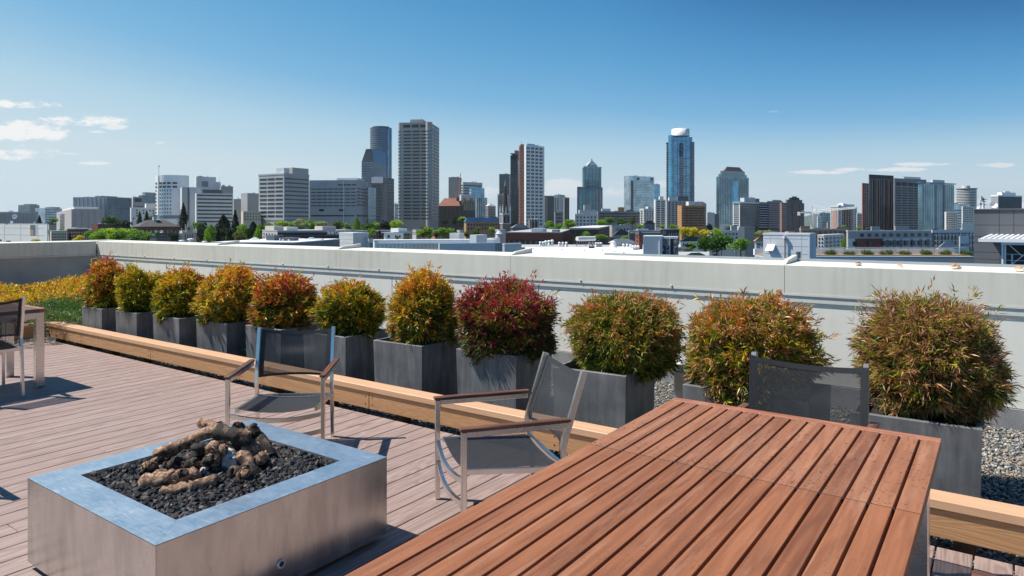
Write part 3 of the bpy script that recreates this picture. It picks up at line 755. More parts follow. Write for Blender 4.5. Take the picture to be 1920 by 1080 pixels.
flog([(400, 806, T + .135), (440, 816, T + .13), (468, 826, T + .10)], .034, M_logd, 2, 'black charred stub lying over the right half of the long arching log')
flog([(270, 905, T + .0), (320, 900, T + .01), (368, 892, T + .01)], .036, M_log, 3, 'thick ridged log lying lowest at the left front of the pile')
flog([(305, 925, T - .01), (355, 915, T + .0), (408, 900, T + .01)], .026, M_log, 4, 'knobbly log in front of the ridged one nearest the near rim')
flog([(352, 882, T + .01), (372, 840, T + .09)], .034, M_logd, 5, 'upright log with a black burnt flank in the middle of the pile')
flog([(392, 876, T + .02), (404, 835, T + .10)], .036, M_log, 6, 'split upright log with reddish grooves in the middle of the pile')
flog([(433, 872, T + .02), (430, 848, T + .05)], .035, M_logw, 7, 'short pale ash grey log end facing the camera')
flog([(468, 875, T + .01), (455, 850, T + .05), (480, 838, T + .06)], .034, M_log, 8, 'rounded bent log at the right front of the pile')
flog([(507, 855, T + .0), (485, 820, T + .07), (470, 803, T + .11)], .030, M_logd, 9, 'rough barked log sloping down the right side of the pile')
flog([(445, 799, T + .10), (452, 806, T + .08)], .027, M_logd, 10, 'small dark round stub at the back of the pile')
flog([(268, 880, T + .01), (292, 868, T + .03)], .024, M_log, 11, 'short log at the left end of the pile behind the ridged log')
flog([(310, 880, T + .01), (335, 868, T + .04)], .028, M_logd, 12, 'charred chunk between the left logs and the upright ones')
flog([(425, 893, T + .0), (478, 884, T + .0)], .036, M_logd, 13, 'sooty black log lying in shadow below the pale log end')
flog([(375, 793, T + .09), (412, 798, T + .10)], .022, M_log, 14, 'pale log end peeping over the top of the pile')
flog([(378, 880, T + .0), (386, 884, T + .01)], .022, M_logw, 15, 'pebble sized pale chunk at the foot of the upright logs')
flog([(412, 882, T + .0), (398, 884, T + .0)], .020, M_log, 16, 'small rough chunk between the upright logs and the sooty log')
for k, (u, v, z) in enumerate([(300, 893, .0), (342, 890, .02), (330, 905, .0), (395, 862, .05), (415, 845, .07), (448, 835, .08), (458, 890, .0), (440, 905, -.01), (490, 862, .03), (360, 868, .05)]):
    flog([(u - 8, v + 3, T + z), (u + rcl.uniform(4, 10), v - rcl.uniform(2, 8), T + z + rcl.uniform(.0, .03))], rcl.uniform(.016, .026), (M_log, M_logd)[k % 2], 30 + k, 'small broken chunk packed among the bigger logs in the middle of the pile')
mm = MB(); P = [Vector((*GP(u, v, T - .012), T - .012)) for u, v in ((352, 933), (400, 926), (450, 913), (500, 894), (522, 884))]
mm.tube(P, .006, 8); tag(mm.build('burner_tube', mottled('dull_burner_tube', (.12, .09, .07), .5, .4, 30, metal=.6)), 'thin blackened gas tube lying on the lava rock in front of the logs', 'tube')

# ================================================================ tables
def dining_table(label, x0, x1, y0, y1, zt, mats, ngap, seam=None, leaf_mat=None, legs=(.02, .02)):
    t = thing('dining_table', label, 'table', ((x0 + x1) / 2, (y0 + y1) / 2, 0)); O = ((x0 + x1) / 2, (y0 + y1) / 2, 0)
    th = .032; pit_ = (x1 - x0) / (ngap + 1); gap = .0085
    def slats(ya, yb, mat, nm):
        m = MB()
        for i in range(ngap + 1):
            a = x0 + i * pit_ + (gap / 2 if i else 0); b = x0 + (i + 1) * pit_ - (gap / 2 if i < ngap else 0)
            m.bbox(a, b, ya, yb, zt - th, zt, .0012)
        return rel(m, nm, mat, t, O)
    er = .05
    if seam is not None:
        slats(y0, seam - .0022, mats, 'tabletop'); slats(seam + .0022, y1 - er, leaf_mat, 'extension_leaf')
    else: slats(y0, y1 - er, mats, 'tabletop')
    if seam is not None:
        m = MB(); m.box(x0 + .002, x1 - .002, seam - .0020, seam + .0020, zt - th + .001, zt - .0004); rel(m, 'seam_shade_strip', M_hole, t, O)  # added dark strip standing in for the shade inside the open seam
    m = MB(); m.bbox(x0, x1, y1 - er + .0006, y1, zt - th, zt - .0004, .0022); rel(m, 'end_rail', M_tablerail, t, O)
    for yy in [y0 + .25, (seam or (y0 + y1) / 2) - .05, (seam or (y0 + y1) / 2) + .05, y1 - .2]:
        m = MB(); m.box(x0 + .05, x1 - .05, yy - .02, yy + .02, zt - th - .02, zt - th - .0005); rel(m, 'cross_batten', M_black, t, O)
    ix, iy = legs
    m = MB(); w = .066
    ax0, ax1, ay0, ay1 = x0 + ix, x1 - ix, y0 + iy, y1 - iy
    for (a, b, c, d) in ((ax0, ax0 + .025, ay0 + w, ay1 - w), (ax1 - .025, ax1, ay0 + w, ay1 - w), (ax0 + w, ax1 - w, ay0, ay0 + .025), (ax0 + w, ax1 - w, ay1 - .025, ay1)):
        m.bbox(a, b, c, d, zt - th - .062, zt - th - .002, .002)
    rel(m, 'frame', M_steel, t, O)
    for a in (ax0, ax1 - w):
        for b in (ay0, ay1 - w):
            m = MB(); m.bbox(a, a + w, b, b + w, .004, zt - th - .002, .003); rel(m, 'leg', M_steel, t, O)
    return t
dining_table('big slatted reddish wood table with a steel frame filling the lower right foreground', -1.152, -.170, .70, 2.85, .74, M_table, 15, 2.08, M_tablefar, (.028, .10))
dining_table('dark wood topped steel table at the left edge behind a black sling chair', -7.90, -7.125, .70, 2.665, .715, M_darktable, 9, None, None, (.006, .012))

# ================================================================ chairs
def chair(label, loc, rz, zs, za, zt, W=.56, group=None, back_from=None, curved=True, D0=-.27, name='armchair', leanb=.10, wrap=False):
    t = thing(name, label, 'chair', (*loc, 0), rz, group)
    xl = W / 2; xu = W / 2 - .034; T2 = .025
    zb = back_from or za - .10
    for s in (-1, 1):
        m = MB(); m.bbox(s * xl - T2 / 2, s * xl + T2 / 2, D0 - T2 / 2, D0 + T2 / 2, .003, za - .019, .002); m.build('leg', M_steel, t)
        m = MB(); m.sweep([(s * xu, .275, .003), (s * xu, .245, zs - .02), (s * xu, .232, zs + .06), (s * xu, .245, zb + .05), (s * xu, .235 + leanb, zt)], .021, .03, (0, 1, 0)); m.build('leg', M_steel, t)
        ar = thing_part = None
        m = MB(); m.bbox(s * xl - .019, s * xl + .019, D0 - .02, .255, za - .0155, za, .003); a = m.build('armrest', M_arm, t)
        m = MB(); m.bbox(s * xl - .016, s * xl + .016, D0 + T2 / 2 + .0005, .245, za - .042, za - .016, .002); m.build('arm_bracket', M_steel, a)
        m = MB(); m.sweep([(s * (xu - .012), D0 + .02, zs), (s * (xu - .012), -.10, zs - .012), (s * (xu - .012), .08, zs - .026), (s * (xu - .012), .235, zs - .03)], .018, .024); m.build('seat_rail', M_steel, t)
    def arc(y, z, bow_y, bow_z, x):
        return [(x * q, y - bow_y * (1 - q * q), z - bow_z * (1 - q * q)) for q in [i / 8 - 1 for i in range(17)]]
    for dz in (.028, .135):
        m = MB(); m.sweep(arc(D0 + .004, zs - dz, .018, .030, xl - T2 / 2), .018, .024); m.build('front_rail', M_steel, t)
    m = MB(); m.sweep([(-xu, .248, zs - .035), (xu, .248, zs - .035)], .018, .024); m.build('rear_rail', M_steel, t)
    # sagging seat
    def sheet(fn, nu, nv, th, nm, mat, hem=None):
        m = MB(); vs = []
        for j in range(nv + 1):
            for i in range(nu + 1): vs.append(fn(i / nu * 2 - 1, j / nv))
        k = len(vs); vs2 = [Vector(p) + Vector((0, 0, 0)) for p in vs]
        for idx, p in enumerate(vs): vs2[idx] = Vector(p) + th
        F = lambda o, rev: [tuple((o + j * (nu + 1) + i, o + j * (nu + 1) + i + 1, o + (j + 1) * (nu + 1) + i + 1, o + (j + 1) * (nu + 1) + i)[::(-1 if rev else 1)]) for j in range(nv) for i in range(nu)]
        m.add(vs, F(0, False), True); return m, F
    xs = xu - .022
    fs = lambda q, v: (q * xs, D0 + .022 + v * .48, zs + .008 - .030 * v - .028 * (1 - q * q) * (1 - .3 * v))
    m, _ = sheet(fs, 10, 8, Vector((0, 0, 0)), 'seat', M_seat); m.build('seat', M_seat, t)
    m = MB()
    for k in range(2):
        pass
    xb = xu + (.014 if wrap else -.012); yo = -.034 if wrap else 0
    def fb(q, v):
        z = zb + (zt - .012 - zb) * v
        y = .242 + yo + leanb * max(0, (v * (zt - zb) - .05) / (zt - zb - .05)) ** 1.0 + (.022) * (1 - q * q)
        return (q * xb, y, z - .02 * (1 - q * q) * (1 if v > .5 else -.6))
    m, _ = sheet(fb, 12, 8, Vector((0, 0, 0)), 'backrest', M_sling); bk = m.build('backrest', M_sling, t)
    # denser sewn hems
    m = MB()
    def strip(f0, f1, n=10):
        a = [Vector(f0(i / n)) for i in range(n + 1)]; b = [Vector(f1(i / n)) for i in range(n + 1)]
        off = Vector((0, -.0015, 0)); k = n + 1
        m.add([p + off for p in a] + [p + off for p in b], [(i, i + 1, k + i + 1, k + i) for i in range(n)], True)
    strip(lambda s_: fb(-1, s_), lambda s_: fb(-.87, s_)); strip(lambda s_: fb(.87, s_), lambda s_: fb(1, s_))
    strip(lambda s_: fb(s_ * 1.74 - .87, 1), lambda s_: fb(s_ * 1.74 - .87, .93)); strip(lambda s_: fb(s_ * 1.74 - .87, 0), lambda s_: fb(s_ * 1.74 - .87, .05))
    m.build('hem', M_hem, bk)
    return t
def face(dx, dy): return math.atan2(dx, -dy)   # local -Y turned to (dx, dy)
LG = 'steel armchairs with black mesh slings'
# lounge height chairs by the fire pit
chair('low steel lounge chair with see-through black back standing behind the fire pit', (-3.835, 2.83), face(.647, -.763), .335, .555, .765, .575, LG, .43, leanb=.075)
chair('low steel lounge chair with a tilted grey back left of the big table', (-2.09, 2.845), face(-.60, -.80), .335, .555, .765, .60, LG, .40, leanb=.11)
# dining height chairs
chair('dining chair at the far end of the big table, only its dark mesh back showing', (-.715, 3.065), 0, .44, .64, .885, .545, LG, .52, leanb=.03, wrap=True)
chair('dining chair with a dark mesh back in front of the left table', (-7.16, 2.18), face(-1, 0), .44, .64, .86, .50, LG, .52, leanb=.055)
chair('dining chair right of the big table, only its wooden arm tip showing', (.23, 1.80), face(-1, 0), .44, .62, .88, .56, LG, .52)
chair('low lounge chair left of the fire pit, only its shadow on the deck showing', (-4.95, 1.02), face(1, 0), .335, .555, .765, .575, LG, .43, leanb=.075)

# ================================================================ the city
GZ = -24.0
def glass(name, base, rough=.12, metal=.85, amt=.25, scale=.08):
    m = Mat(name, base, rough, metal, .6); v = m.coord(kind='World')
    n = m.noise(v, scale, 3, .6); m.color(m.ramp(n, [(.35, sc3(base, 1 - amt)), (.65, sc3(base, 1 + amt))])); return m.m
W_ = dict(
    white=mottled('white_cladding', (.82, .83, .83), .6, .06, .1), offwhite=mottled('offwhite_concrete', (.72, .71, .68), .7, .08, .1),
    cream=mottled('cream_render', (.60, .53, .42), .75, .08, .15), beige=mottled('beige_concrete', (.52, .49, .455), .75, .1, .08),
    brown=mottled('brown_concrete', (.42, .385, .355), .75, .08, .05), grey=mottled('grey_concrete', (.46, .47, .475), .75, .1, .08),
    lgrey=mottled('light_grey_concrete', (.62, .63, .64), .7, .08, .08), dgrey=mottled('dark_grey_cladding', (.13, .14, .155), .6, .1, .1),
    mgrey=mottled('mid_grey_cladding', (.24, .255, .275), .6, .1, .1), pink=mottled('pinkish_grey_concrete', (.43, .40, .40), .75, .08, .1),
    blueg=mottled('blue_grey_cladding', (.20, .26, .31), .5, .1, .08), brick=mottled('red_brick', (.20, .075, .055), .8, .15, .3),
    dbrick=mottled('dark_brown_brick', (.115, .075, .06), .8, .15, .3), tan=mottled('tan_brick', (.40, .25, .15), .8, .1, .3),
    orange=mottled('orange_brick', (.46, .245, .115), .8, .1, .2), black=mottled('black_cladding', (.022, .024, .028), .5, .2, .2),
    redbr=mottled('reddish_concrete', (.26, .155, .135), .7, .1, .1), stone=mottled('sooty_stone', (.20, .185, .17), .85, .25, .3),
    roofd=mottled('dark_shingle_roof', (.075, .075, .075), .85, .2, 1.0), roofw=mottled('white_roof_membrane', (.78, .78, .77), .6, .04, .4),
    roofg=mottled('grey_roof_membrane', (.40, .42, .43), .7, .12, .3), roofr=mottled('red_tile_roof', (.27, .11, .07), .8, .2, .5),
    redp=mottled('red_orange_panel', (.42, .12, .07), .6, .1, .3), panel=mottled('charcoal_panel', (.115, .12, .132), .55, .08, .6),
    lpanel=mottled('pale_metal_panel', (.66, .66, .645), .5, .06, .5), bpanel=mottled('blue_grey_panel', (.50, .54, .58), .5, .06, .4),
    slate=mottled('slate_cladding', (.13, .165, .19), .5, .12, .5), copper=mottled('green_copper', (.16, .36, .31), .7, .15, .5),
    w=Mat('window_glass', (.03, .037, .045), .22, 0, .45).m, wb=Mat('blue_window_glass', (.10, .17, .21), .12, .5, .8).m, wl=Mat('pale_window_glass', (.40, .46, .48), .12, .5, .8).m,
    gd=glass('dark_curtain_glass', (.05, .065, .085), .15, .6), gb=glass('blue_curtain_glass', (.13, .33, .50), .13, .85), gt=glass('teal_curtain_glass', (.10, .21, .26), .13, .8),
    gn=glass('navy_curtain_glass', (.055, .10, .16), .13, .8), gp=glass('pale_curtain_glass', (.42, .52, .58), .2, .7), gg=glass('slate_curtain_glass', (.17, .23, .27), .15, .8),
    steel=mottled('white_painted_steel', (.70, .71, .72), .5, .05, 1), sand=mottled('pinkish_panel', (.52, .33, .27), .7, .08, .2),
    yellowc=mottled('crane_orange', (.5, .2, .07), .6, .1, .2), shade=mottled('blue_slanted_roof', (.10, .20, .32), .3, .15, .1, metal=.5))
FW = Vector((-SY, CY)); RT = Vector((CY, SY))

class Bld:
    """a block: near corner seen in column uc, left face back to column u0, right face back to column u1"""
    def __init__(s, name, label, cat, u0, uc, u1, vt, D, al=25, wall='grey', group=None, depth=None, base=None, vb=None, roof=None):
        al = max(al, math.degrees(math.atan((uc - 960) / FPX)) + 2.5)
        if uc < 960: al = min(al, math.degrees(math.atan(FPX / (960 - u0))) - 2.5)
        a = math.radians(al)
        s.a = -RT * math.cos(a) + FW * math.sin(a); s.b = RT * math.sin(a) + FW * math.cos(a)
        s.P = WD(uc, D); s.D = D
        def solve(u, d):
            k = (u - 960) / FPX; n = RT - FW * k          # n.x = 0 on the ray plane
            den = n.dot(d); return -n.dot(s.P) / den if abs(den) > 1e-6 else 20
        s.LA = solve(u0, s.a) if uc - u0 > .3 else (depth or 20)
        s.LB = solve(u1, s.b) if u1 - uc > .3 else (depth or 20)
        if s.LB < 0 or s.LB > 400: s.LB = depth or 40
        if depth and u1 - uc <= .3: s.LB = depth
        s.zt = ZD(vt, D); s.vt = vt
        s.zb = ZD(vb, D) if vb else (base if base is not None else GZ - 2)
        s.root = thing(name, label, cat, (s.P.x, s.P.y, s.zb), 0, group)
        s.par = s.root
        if wall: s.block('wall', wall, 0, 1, 0, 1, s.zb, s.zt)
        if roof: s.block('roof', roof, -.004, 1.004, -.004, 1.004, s.zt, s.zt + .0015 * D)
    def M(s, p, q, z, world=False):  # p metres along a, q metres along b
        w = s.a * p + s.b * q; return (w.x, w.y, z - s.zb)
    def hexa(s, m, p0, p1, q0, q1, z0, z1):
        vs = [s.M(p, q, z) for z in (z0, z1) for p, q in ((p0, q0), (p1, q0), (p1, q1), (p0, q1))]
        m.add(vs, [(0, 1, 2, 3), (7, 6, 5, 4), (4, 5, 1, 0), (5, 6, 2, 1), (6, 7, 3, 2), (7, 4, 0, 3)])
    def block(s, nm, mat, a0, a1, b0, b1, z0, z1, parent=None):
        m = MB(); s.hexa(m, a0 * s.LA, a1 * s.LA, b0 * s.LB, b1 * s.LB, z0, z1)
        return m.build(nm, W_[mat], parent or s.par)
    def rows(s, n, v0, v1, nA, nB, wf=.7, hf=.5, mat='w', name='window_row', out=None, fa=(0.03, .97), fb=(0.03, .97), each=False, skip=None):
        """n storeys between photo rows v0 and v1 (at the near corner); nA, nB bays on the two faces"""
        z1 = ZD(v0, s.D); z0 = ZD(v1, s.D); dz = (z1 - z0) / n; o = out or .00025 * s.D + .05
        cnt = 0
        for i in range(n):
            za = z1 - (i + .5 + hf / 2) * dz; zc = za + hf * dz; m = MB()
            for fc, (nb, (f0, f1), L) in enumerate(((nA, fa, s.LA), (nB, fb, s.LB))):
                if not nb: continue
                w = (f1 - f0) * L / nb
                for k in range(nb):
                    if skip and skip(fc, i, k): continue
                    c = f0 * L + (k + .5) * w; x0, x1 = c - w * wf / 2, c + w * wf / 2
                    if each: m = MB()
                    if fc == 0: s.hexa(m, x0, x1, -o, o, za, zc)
                    else: s.hexa(m, -o, o, x0, x1, za, zc)
                    if each: m.build(name, W_[mat], s.par); cnt += 1
            if not each and m.v: m.build(name, W_[mat], s.par)
        return s
    def fins(s, nA, nB, wf=.3, mat='lgrey', v0=None, v1=480, name='fin', out=None, fa=(0, 1), fb=(0, 1)):
        o = out or .0005 * s.D + .05; zt = ZD(v0, s.D) if v0 else s.zt - .02; z1 = max(ZD(v1, s.D), s.zb + .1)
        for fc, (nb, (f0, f1), L) in enumerate(((nA, fa, s.LA), (nB, fb, s.LB))):
            if not nb: continue
            w = (f1 - f0) * L / nb
            for k in range(nb):
                m = MB(); c = f0 * L + (k + .5) * w
                if fc == 0: s.hexa(m, c - w * wf / 2, c + w * wf / 2, -o, o, z1, zt)
                else: s.hexa(m, -o, o, c - w * wf / 2, c + w * wf / 2, z1, zt)
                m.build(name, W_[mat], s.par)
        return s
    def top(s, v, a0, a1, b0, b1, mat='lgrey', name='penthouse', v0=None):
        s.block(name, mat, a0, a1, b0, b1, (s.zt if v0 is None else ZD(v0, s.D)) + .01, ZD(v, s.D)); return s
    def cap(s, v, mat='lgrey', o=.01):
        s.block('parapet', mat, -o, 1 + o, -o, 1 + o, s.zt - .001 * s.D, ZD(v, s.D)); return s
    def hip(s, v, mat='roofd', o=.04, ridge=.35, base=None):
        z0 = (s.zt if base is None else ZD(base, s.D)) + .01; z1 = ZD(v, s.D); m = MB(); A, B = s.LA, s.LB
        if A >= B: r = [(A * (.5 - ridge / 2 * 1), B / 2), (A * (.5 + ridge / 2), B / 2)]
        else: r = [(A / 2, B * (.5 - ridge / 2)), (A / 2, B * (.5 + ridge / 2))]
        e = [(-o * A, -o * B), (A + o * A, -o * B), (A + o * A, B + o * B), (-o * A, B + o * B)]
        vs = [s.M(*p, z0) for p in e] + [s.M(*p, z1) for p in r]
        fs = [(0, 1, 5, 4), (2, 3, 4, 5), (1, 2, 5), (3, 0, 4), (3, 2, 1, 0)] if A >= B else [(1, 2, 5, 4), (3, 0, 4, 5), (0, 1, 4), (2, 3, 5), (3, 2, 1, 0)]
        m.add(vs, fs); m.build('roof', W_[mat], s.par); return s
    def pole(s, a, b, v0, v1, r, mat='steel', name='mast'):
        m = MB(); p = s.M(a * s.LA, b * s.LB, ZD(v0, s.D)); q = s.M(a * s.LA, b * s.LB, ZD(v1, s.D)); m.tube([p, q], r, 6)
        m.build(name, W_[mat], s.par); return s
OB = 'office_building'; AP = 'apartment_building'
BL = []
def R(*a, **k):
    b = Bld(*a, **k); BL.append(b); return b

# ---- far left
b = R('glass_building', 'dark teal glass block with a stepped top behind the ribbed grey hall', 'building', 34, 56, 74, 384, 1500, 20, 'gg'); b.rows(4, 386, 402, 5, 4, .9, .35, 'dgrey', 'spandrel'); b.top(382.5, .1, .6, .1, .9, 'dgrey')
b = R('glass_building', 'pale teal glass block with dark louvre rows left of the pinkish hall', 'building', 66, 84, 116, 390, 1400, 20, 'gp'); b.rows(9, 391, 432, 0, 9, .7, .4, 'gn', 'louvre_row'); b.top(388, 0, .8, .5, .9, 'dgrey')
b = R('concrete_hall', 'low ribbed grey hall at the far left edge of the skyline', 'hall', -60, 66, 72, 397, 1000, 8, 'grey'); b.fins(44, 0, .35, 'mgrey', 399, 440, 'rib')
b = R('concrete_hall', 'windowless pinkish grey hall with a stair tower of stacked windows on its left', 'hall', 106, 134, 196, 392, 700, 62, 'pink'); b.top(387, .05, .7, .1, .85, 'offwhite'); b.rows(12, 398, 436, 1, 0, .62, .55, 'w', 'window', fa=(.3, .8)); b.fins(0, 5, .02, 'mgrey', 393, 440, 'seam')
b = R(OB, 'long blue grey office wing behind the pinkish hall', 'office building', 137, 200, 248, 369, 900, 15, 'blueg'); b.rows(5, 372, 392, 0, 4, .9, .12, 'w', 'window_row'); b.rows(6, 385, 412, 0, 8, .6, .45, 'gt', 'window_row', fb=(.05, .95)); b.fins(8, 0, .03, 'mgrey', 371, 420, 'seam'); b.top(366.5, .3, .5, .2, .8, 'mgrey')
b = R(OB, 'beige framed end block with one big dark opening at its top', 'office building', 247, 249, 268, 369, 880, 60, 'beige'); b.rows(1, 371.5, 379, 0, 1, .85, .95, 'w', 'louvre', fb=(.1, .95)); b.rows(6, 384, 420, 0, 5, .7, .4, 'w', 'window_row')
b = R(OB, 'blue glass office slab with a beige rooftop box left of the round hospital', 'office building', 260, 266, 296, 366, 950, 20, 'gg'); b.rows(6, 367, 390, 2, 7, .92, .25, 'mgrey', 'spandrel'); b.top(360, .1, .9, .2, .9, 'beige')
b = R('clinic_building', 'low white clinic with a few square windows left of the round hospital', 'building', 244, 246, 292, 389, 650, 60, 'lgrey'); b.rows(4, 392, 412, 0, 7, .45, .55, 'w', 'window', each=True, skip=lambda f, i, k: (i * 3 + k * 5) % 7 in (0, 3, 6)); b.top(381, 0, .8, .6, 1, 'offwhite')
# ---- round hospital
def drum(label, uL, uR, vt, vb, D, R_, mat, name, cat, a0=0, a1=360, seg=48):
    cu = (uL + uR) / 2; c = WD(cu, D)
    t = thing(name, label, cat, (c.x, c.y, GZ - 2)); return t, c
def arcwall(t, c, D, rad, v0, v1, mat, nm, a0, a1, seg=40, k=0.0, z=None):
    """part of a drum; angles measured from straight toward the camera, positive to the right"""
    m = MB(); z0, z1 = z or (ZD(v1, D), ZD(v0, D)); z0 = max(z0, GZ - 2); vs = []
    for i in range(seg + 1):
        th = math.radians(a0 + (a1 - a0) * i / seg); d = RT * math.sin(th) - FW * math.cos(th)
        for rr in (rad + k, rad - 1.0):
            for zz in (z0, z1): vs.append((d.x * rr, d.y * rr, zz - (GZ - 2)))
    fs = []
    for i in range(seg):
        o = i * 4; fs += [(o, o + 4, o + 5, o + 1), (o + 1, o + 5, o + 7, o + 3), (o + 2, o + 3, o + 7, o + 6), (o, o + 2, o + 6, o + 4)]
    fs += [(0, 1, 3, 2), (seg * 4, seg * 4 + 2, seg * 4 + 3, seg * 4 + 1)]
    m.add(vs, fs); return m.build(nm, W_[mat], t)
D = 640; rad = 36.5 / FPX * D * 1.0
cc = WD(332, D + rad)
hs_ = thing('hospital_building', 'white rounded hospital tower with rows of small windows and a flagpole slot', 'hospital', (cc.x, cc.y, GZ - 2))
arcwall(hs_, cc, D, rad, 328, 420, 'white', 'wall', -88, 60, 60)
for i in range(10):
    v = 341.5 + i * 6.9
    ang = []
    if i < 2: ang = [(-80, -70), (-66, -56), (-52, -43), (-28, -19), (-15, -5), (-1, 9), (14, 26)]
    else: ang = [(-82 + k * 8.0, -82 + k * 8.0 + 3.4) for k in range(5)] + [(-26 + k * 8.2, -26 + k * 8.2 + 3.2) for k in range(5)]
    for a0, a1 in ang: arcwall(hs_, cc, D, rad, v, v + 3.4, 'w' if i < 2 else 'wb', 'window', a0, a1, 3, .35)
arcwall(hs_, cc, D, rad, 403.5, 410, 'mgrey', 'ground_floor', -88, 40, 40, .2)
arcwall(hs_, cc, D, rad, 329, 404, 'mgrey', 'flagpole_slot', -33.5, -30.5, 4, .3)
m = MB(); th = math.radians(-32); d = RT * math.sin(th) - FW * math.cos(th); m.tube([(d.x * rad, d.y * rad, ZD(340, D) - GZ + 2), (d.x * rad, d.y * rad, ZD(309.5, D) - GZ + 2)], .22, 6); m.build('flagpole', W_['steel'], hs_)
m = MB(); m.box(0, 1.6, -.05, .05, 0, 1.6); o = m.build('flag', W_['redp'], hs_); o.location = (d.x * rad, d.y * rad, ZD(313, D) - GZ + 2)
b = R('hospital_wing', 'stepped grey hospital block with a dark louvred bay behind the round tower', 'hospital', 364, 368, 405, 331, 690, 60, 'lgrey'); b.rows(1, 339, 350, 0, 1, .9, .95, 'mgrey', 'louvre', fb=(.25, .62)); b.top(329.5, 0, 1, .08, .3, 'grey'); b.pole(.5, .6, 331, 327, .3)
b = R('hospital_wing', 'upper stepped pale block at the right of the hospital skyline', 'hospital', 404, 405, 414, 341.5, 700, 60, 'lgrey')
b = R('hospital_wing', 'rooftop plant row and pale end block over the ribbon windowed wing', 'hospital', 412, 414, 437, 349, 690, 60, 'pink'); b.top(346.5, 0, .5, .1, .3, 'beige'); b.top(346.8, 0, .5, .6, .8, 'lgrey'); b.rows(2, 351, 360, 0, 3, .5, .3, 'mgrey', 'vent')
b = R('hospital_wing', 'tall narrow grey slabs with a dark slot between tower and ribbon windowed wing', 'hospital', 338, 341, 376, 350.5, 610, 66, 'lgrey'); b.fins(0, 1, .98, 'grey', 351, 430, 'slab', fb=(0, .27)); b.fins(0, 1, .9, 'dgrey', 352, 430, 'slot', fb=(.3, .40)); b.fins(0, 1, .98, 'lgrey', 350.8, 430, 'slab', fb=(.44, .72)); b.fins(0, 1, .95, 'offwhite', 351.5, 430, 'slab', fb=(.74, 1.0))
b = R('hospital_wing', 'cream hospital wing with eight dark ribbon windows', 'hospital', 366, 368, 436.5, 362, 600, 58, 'offwhite'); b.rows(8, 362.5, 419, 0, 1, .985, .36, 'w', 'window_ribbon', fb=(.02, .985)); b.block('louvre_box', 'dgrey', .1, .8, .16, .7, b.zt, ZD(355, 600)); b.top(357, 0, 1, .72, 1, 'pink')
b = R('concrete_block', 'plain beige concrete block between hospital and twin tower blocks', 'building', 437, 438, 453, 373, 760, 60, 'beige')
b = R('concrete_block', 'windowless concrete tower stub with a stained left face', 'building', 452, 464, 487, 362, 720, 40, 'grey'); b.block('painted_lit_face', 'beige', -.01, .0, .02, .99, b.zb, b.zt - 1)  # lit right face put into colour, beige laid over the grey wall
b = R('old_building', 'low cream building with small windows below the concrete tower stub', 'building', 452, 456, 489, 396, 560, 60, 'cream'); b.rows(3, 398, 414, 0, 6, .35, .5, 'w', 'window', each=True)
# ---- two big office blocks
b = R(OB, 'grey office block with three wide window bays left and eleven small ones right', 'office building', 485, 532.5, 579.5, 326, 560, 30, 'grey')
b.rows(10, 331, 409, 3, 0, .86, .44, 'w', 'window_row'); b.rows(10, 330.6, 409, 0, 11, .68, .36, 'w', 'window_row'); b.block('penthouse', 'beige', .02, .5, .35, 1.0, b.zt, ZD(322.5, 620)); b.block('plant_box', 'lgrey', .1, .4, .1, .3, b.zt, ZD(321, 600)); b.cap(324.5, 'grey')
b.rows(2, 409, 425, 1, 1, .98, .3, 'mgrey', 'podium_band')
b = R(OB, 'long grey office block with thin dark window slots and a pale vertical seam', 'office building', 580, 668, 690.5, 337.5, 620, 6, 'grey')
b.rows(6, 351, 389, 8, 0, .84, .26, 'w', 'window_row', fa=(.0, .97)); b.rows(1, 343, 350, 4, 0, .84, .3, 'w', 'window_row', fa=(0, .40)); b.rows(6, 350, 387, 0, 3, .8, .3, 'w', 'window_row')
b.block('seam', 'white', .262, .272, -.012, 0, b.zb, b.zt - 1); b.rows(1, 391, 397, 2, 0, .24, .7, 'w', 'louvre', fa=(.1, .95)); b.rows(1, 402, 407, 1, 1, .98, .5, 'w', 'window_row'); b.block('penthouse', 'lgrey', .05, .5, .3, .8, b.zt, ZD(335, 640))
b = R(OB, 'low greenish glass annexe at the right end of the long grey block', 'office building', 688, 690, 705, 352, 640, 50, 'gg'); b.rows(8, 354, 412, 1, 3, .9, .4, 'lgrey', 'spandrel')
# ---- gabled tower
b = R('glass_tower', 'dark tower with a gabled crown and slanted blue glass roof', 'tower', 678, 700, 724, 303, 1250, 14, 'gn')
b.rows(26, 303, 420, 5, 4, .8, .35, 'mgrey', 'spandrel')
m = MB(); prof = [(1, ZD(303, 1250)), (.72, ZD(279.5, 1250)), (-.05, ZD(279.5, 1250)), (-1.0, ZD(306, 1250)), (-1.0, ZD(420, 1250)), (1, ZD(420, 1250))]
b.rows
def gable(b, cols):
    zs = b.zt
    A, B = b.LA, b.LB; m = MB()
    pts = [(A, zs), (A * .62, ZD(279, b.D)), (0, ZD(279, b.D)), (-RT.dot(RT) * 0, zs)]
    m.prism([(A, zs), (A * .62, ZD(279, b.D)), (A * .08, ZD(279, b.D)), (0, zs)], lambda p, s: b.M(p[0], (0, B)[s], p[1]))
    m.build('crown', W_['gd'], b.par)
    m = MB(); m.add([b.M(A * .08, -.3, ZD(279, b.D)), b.M(-.6, -.3, zs), b.M(-.6, B, zs), b.M(A * .08, B, ZD(279, b.D))], [(0, 1, 2, 3)]); m.build('slanted_roof', W_['shade'], b.par)
gable(b, None)
m = MB(); m.add([b.M(-.5, 0, b.zt), b.M(-.5, b.LB, b.zt), b.M(b.LA * .2, b.LB, ZD(283, 1250)), b.M(b.LA * .2, 0, ZD(283, 1250))], [(0, 1, 2, 3)]); 
b.pole(.62, .3, 279, 276.5, .5)
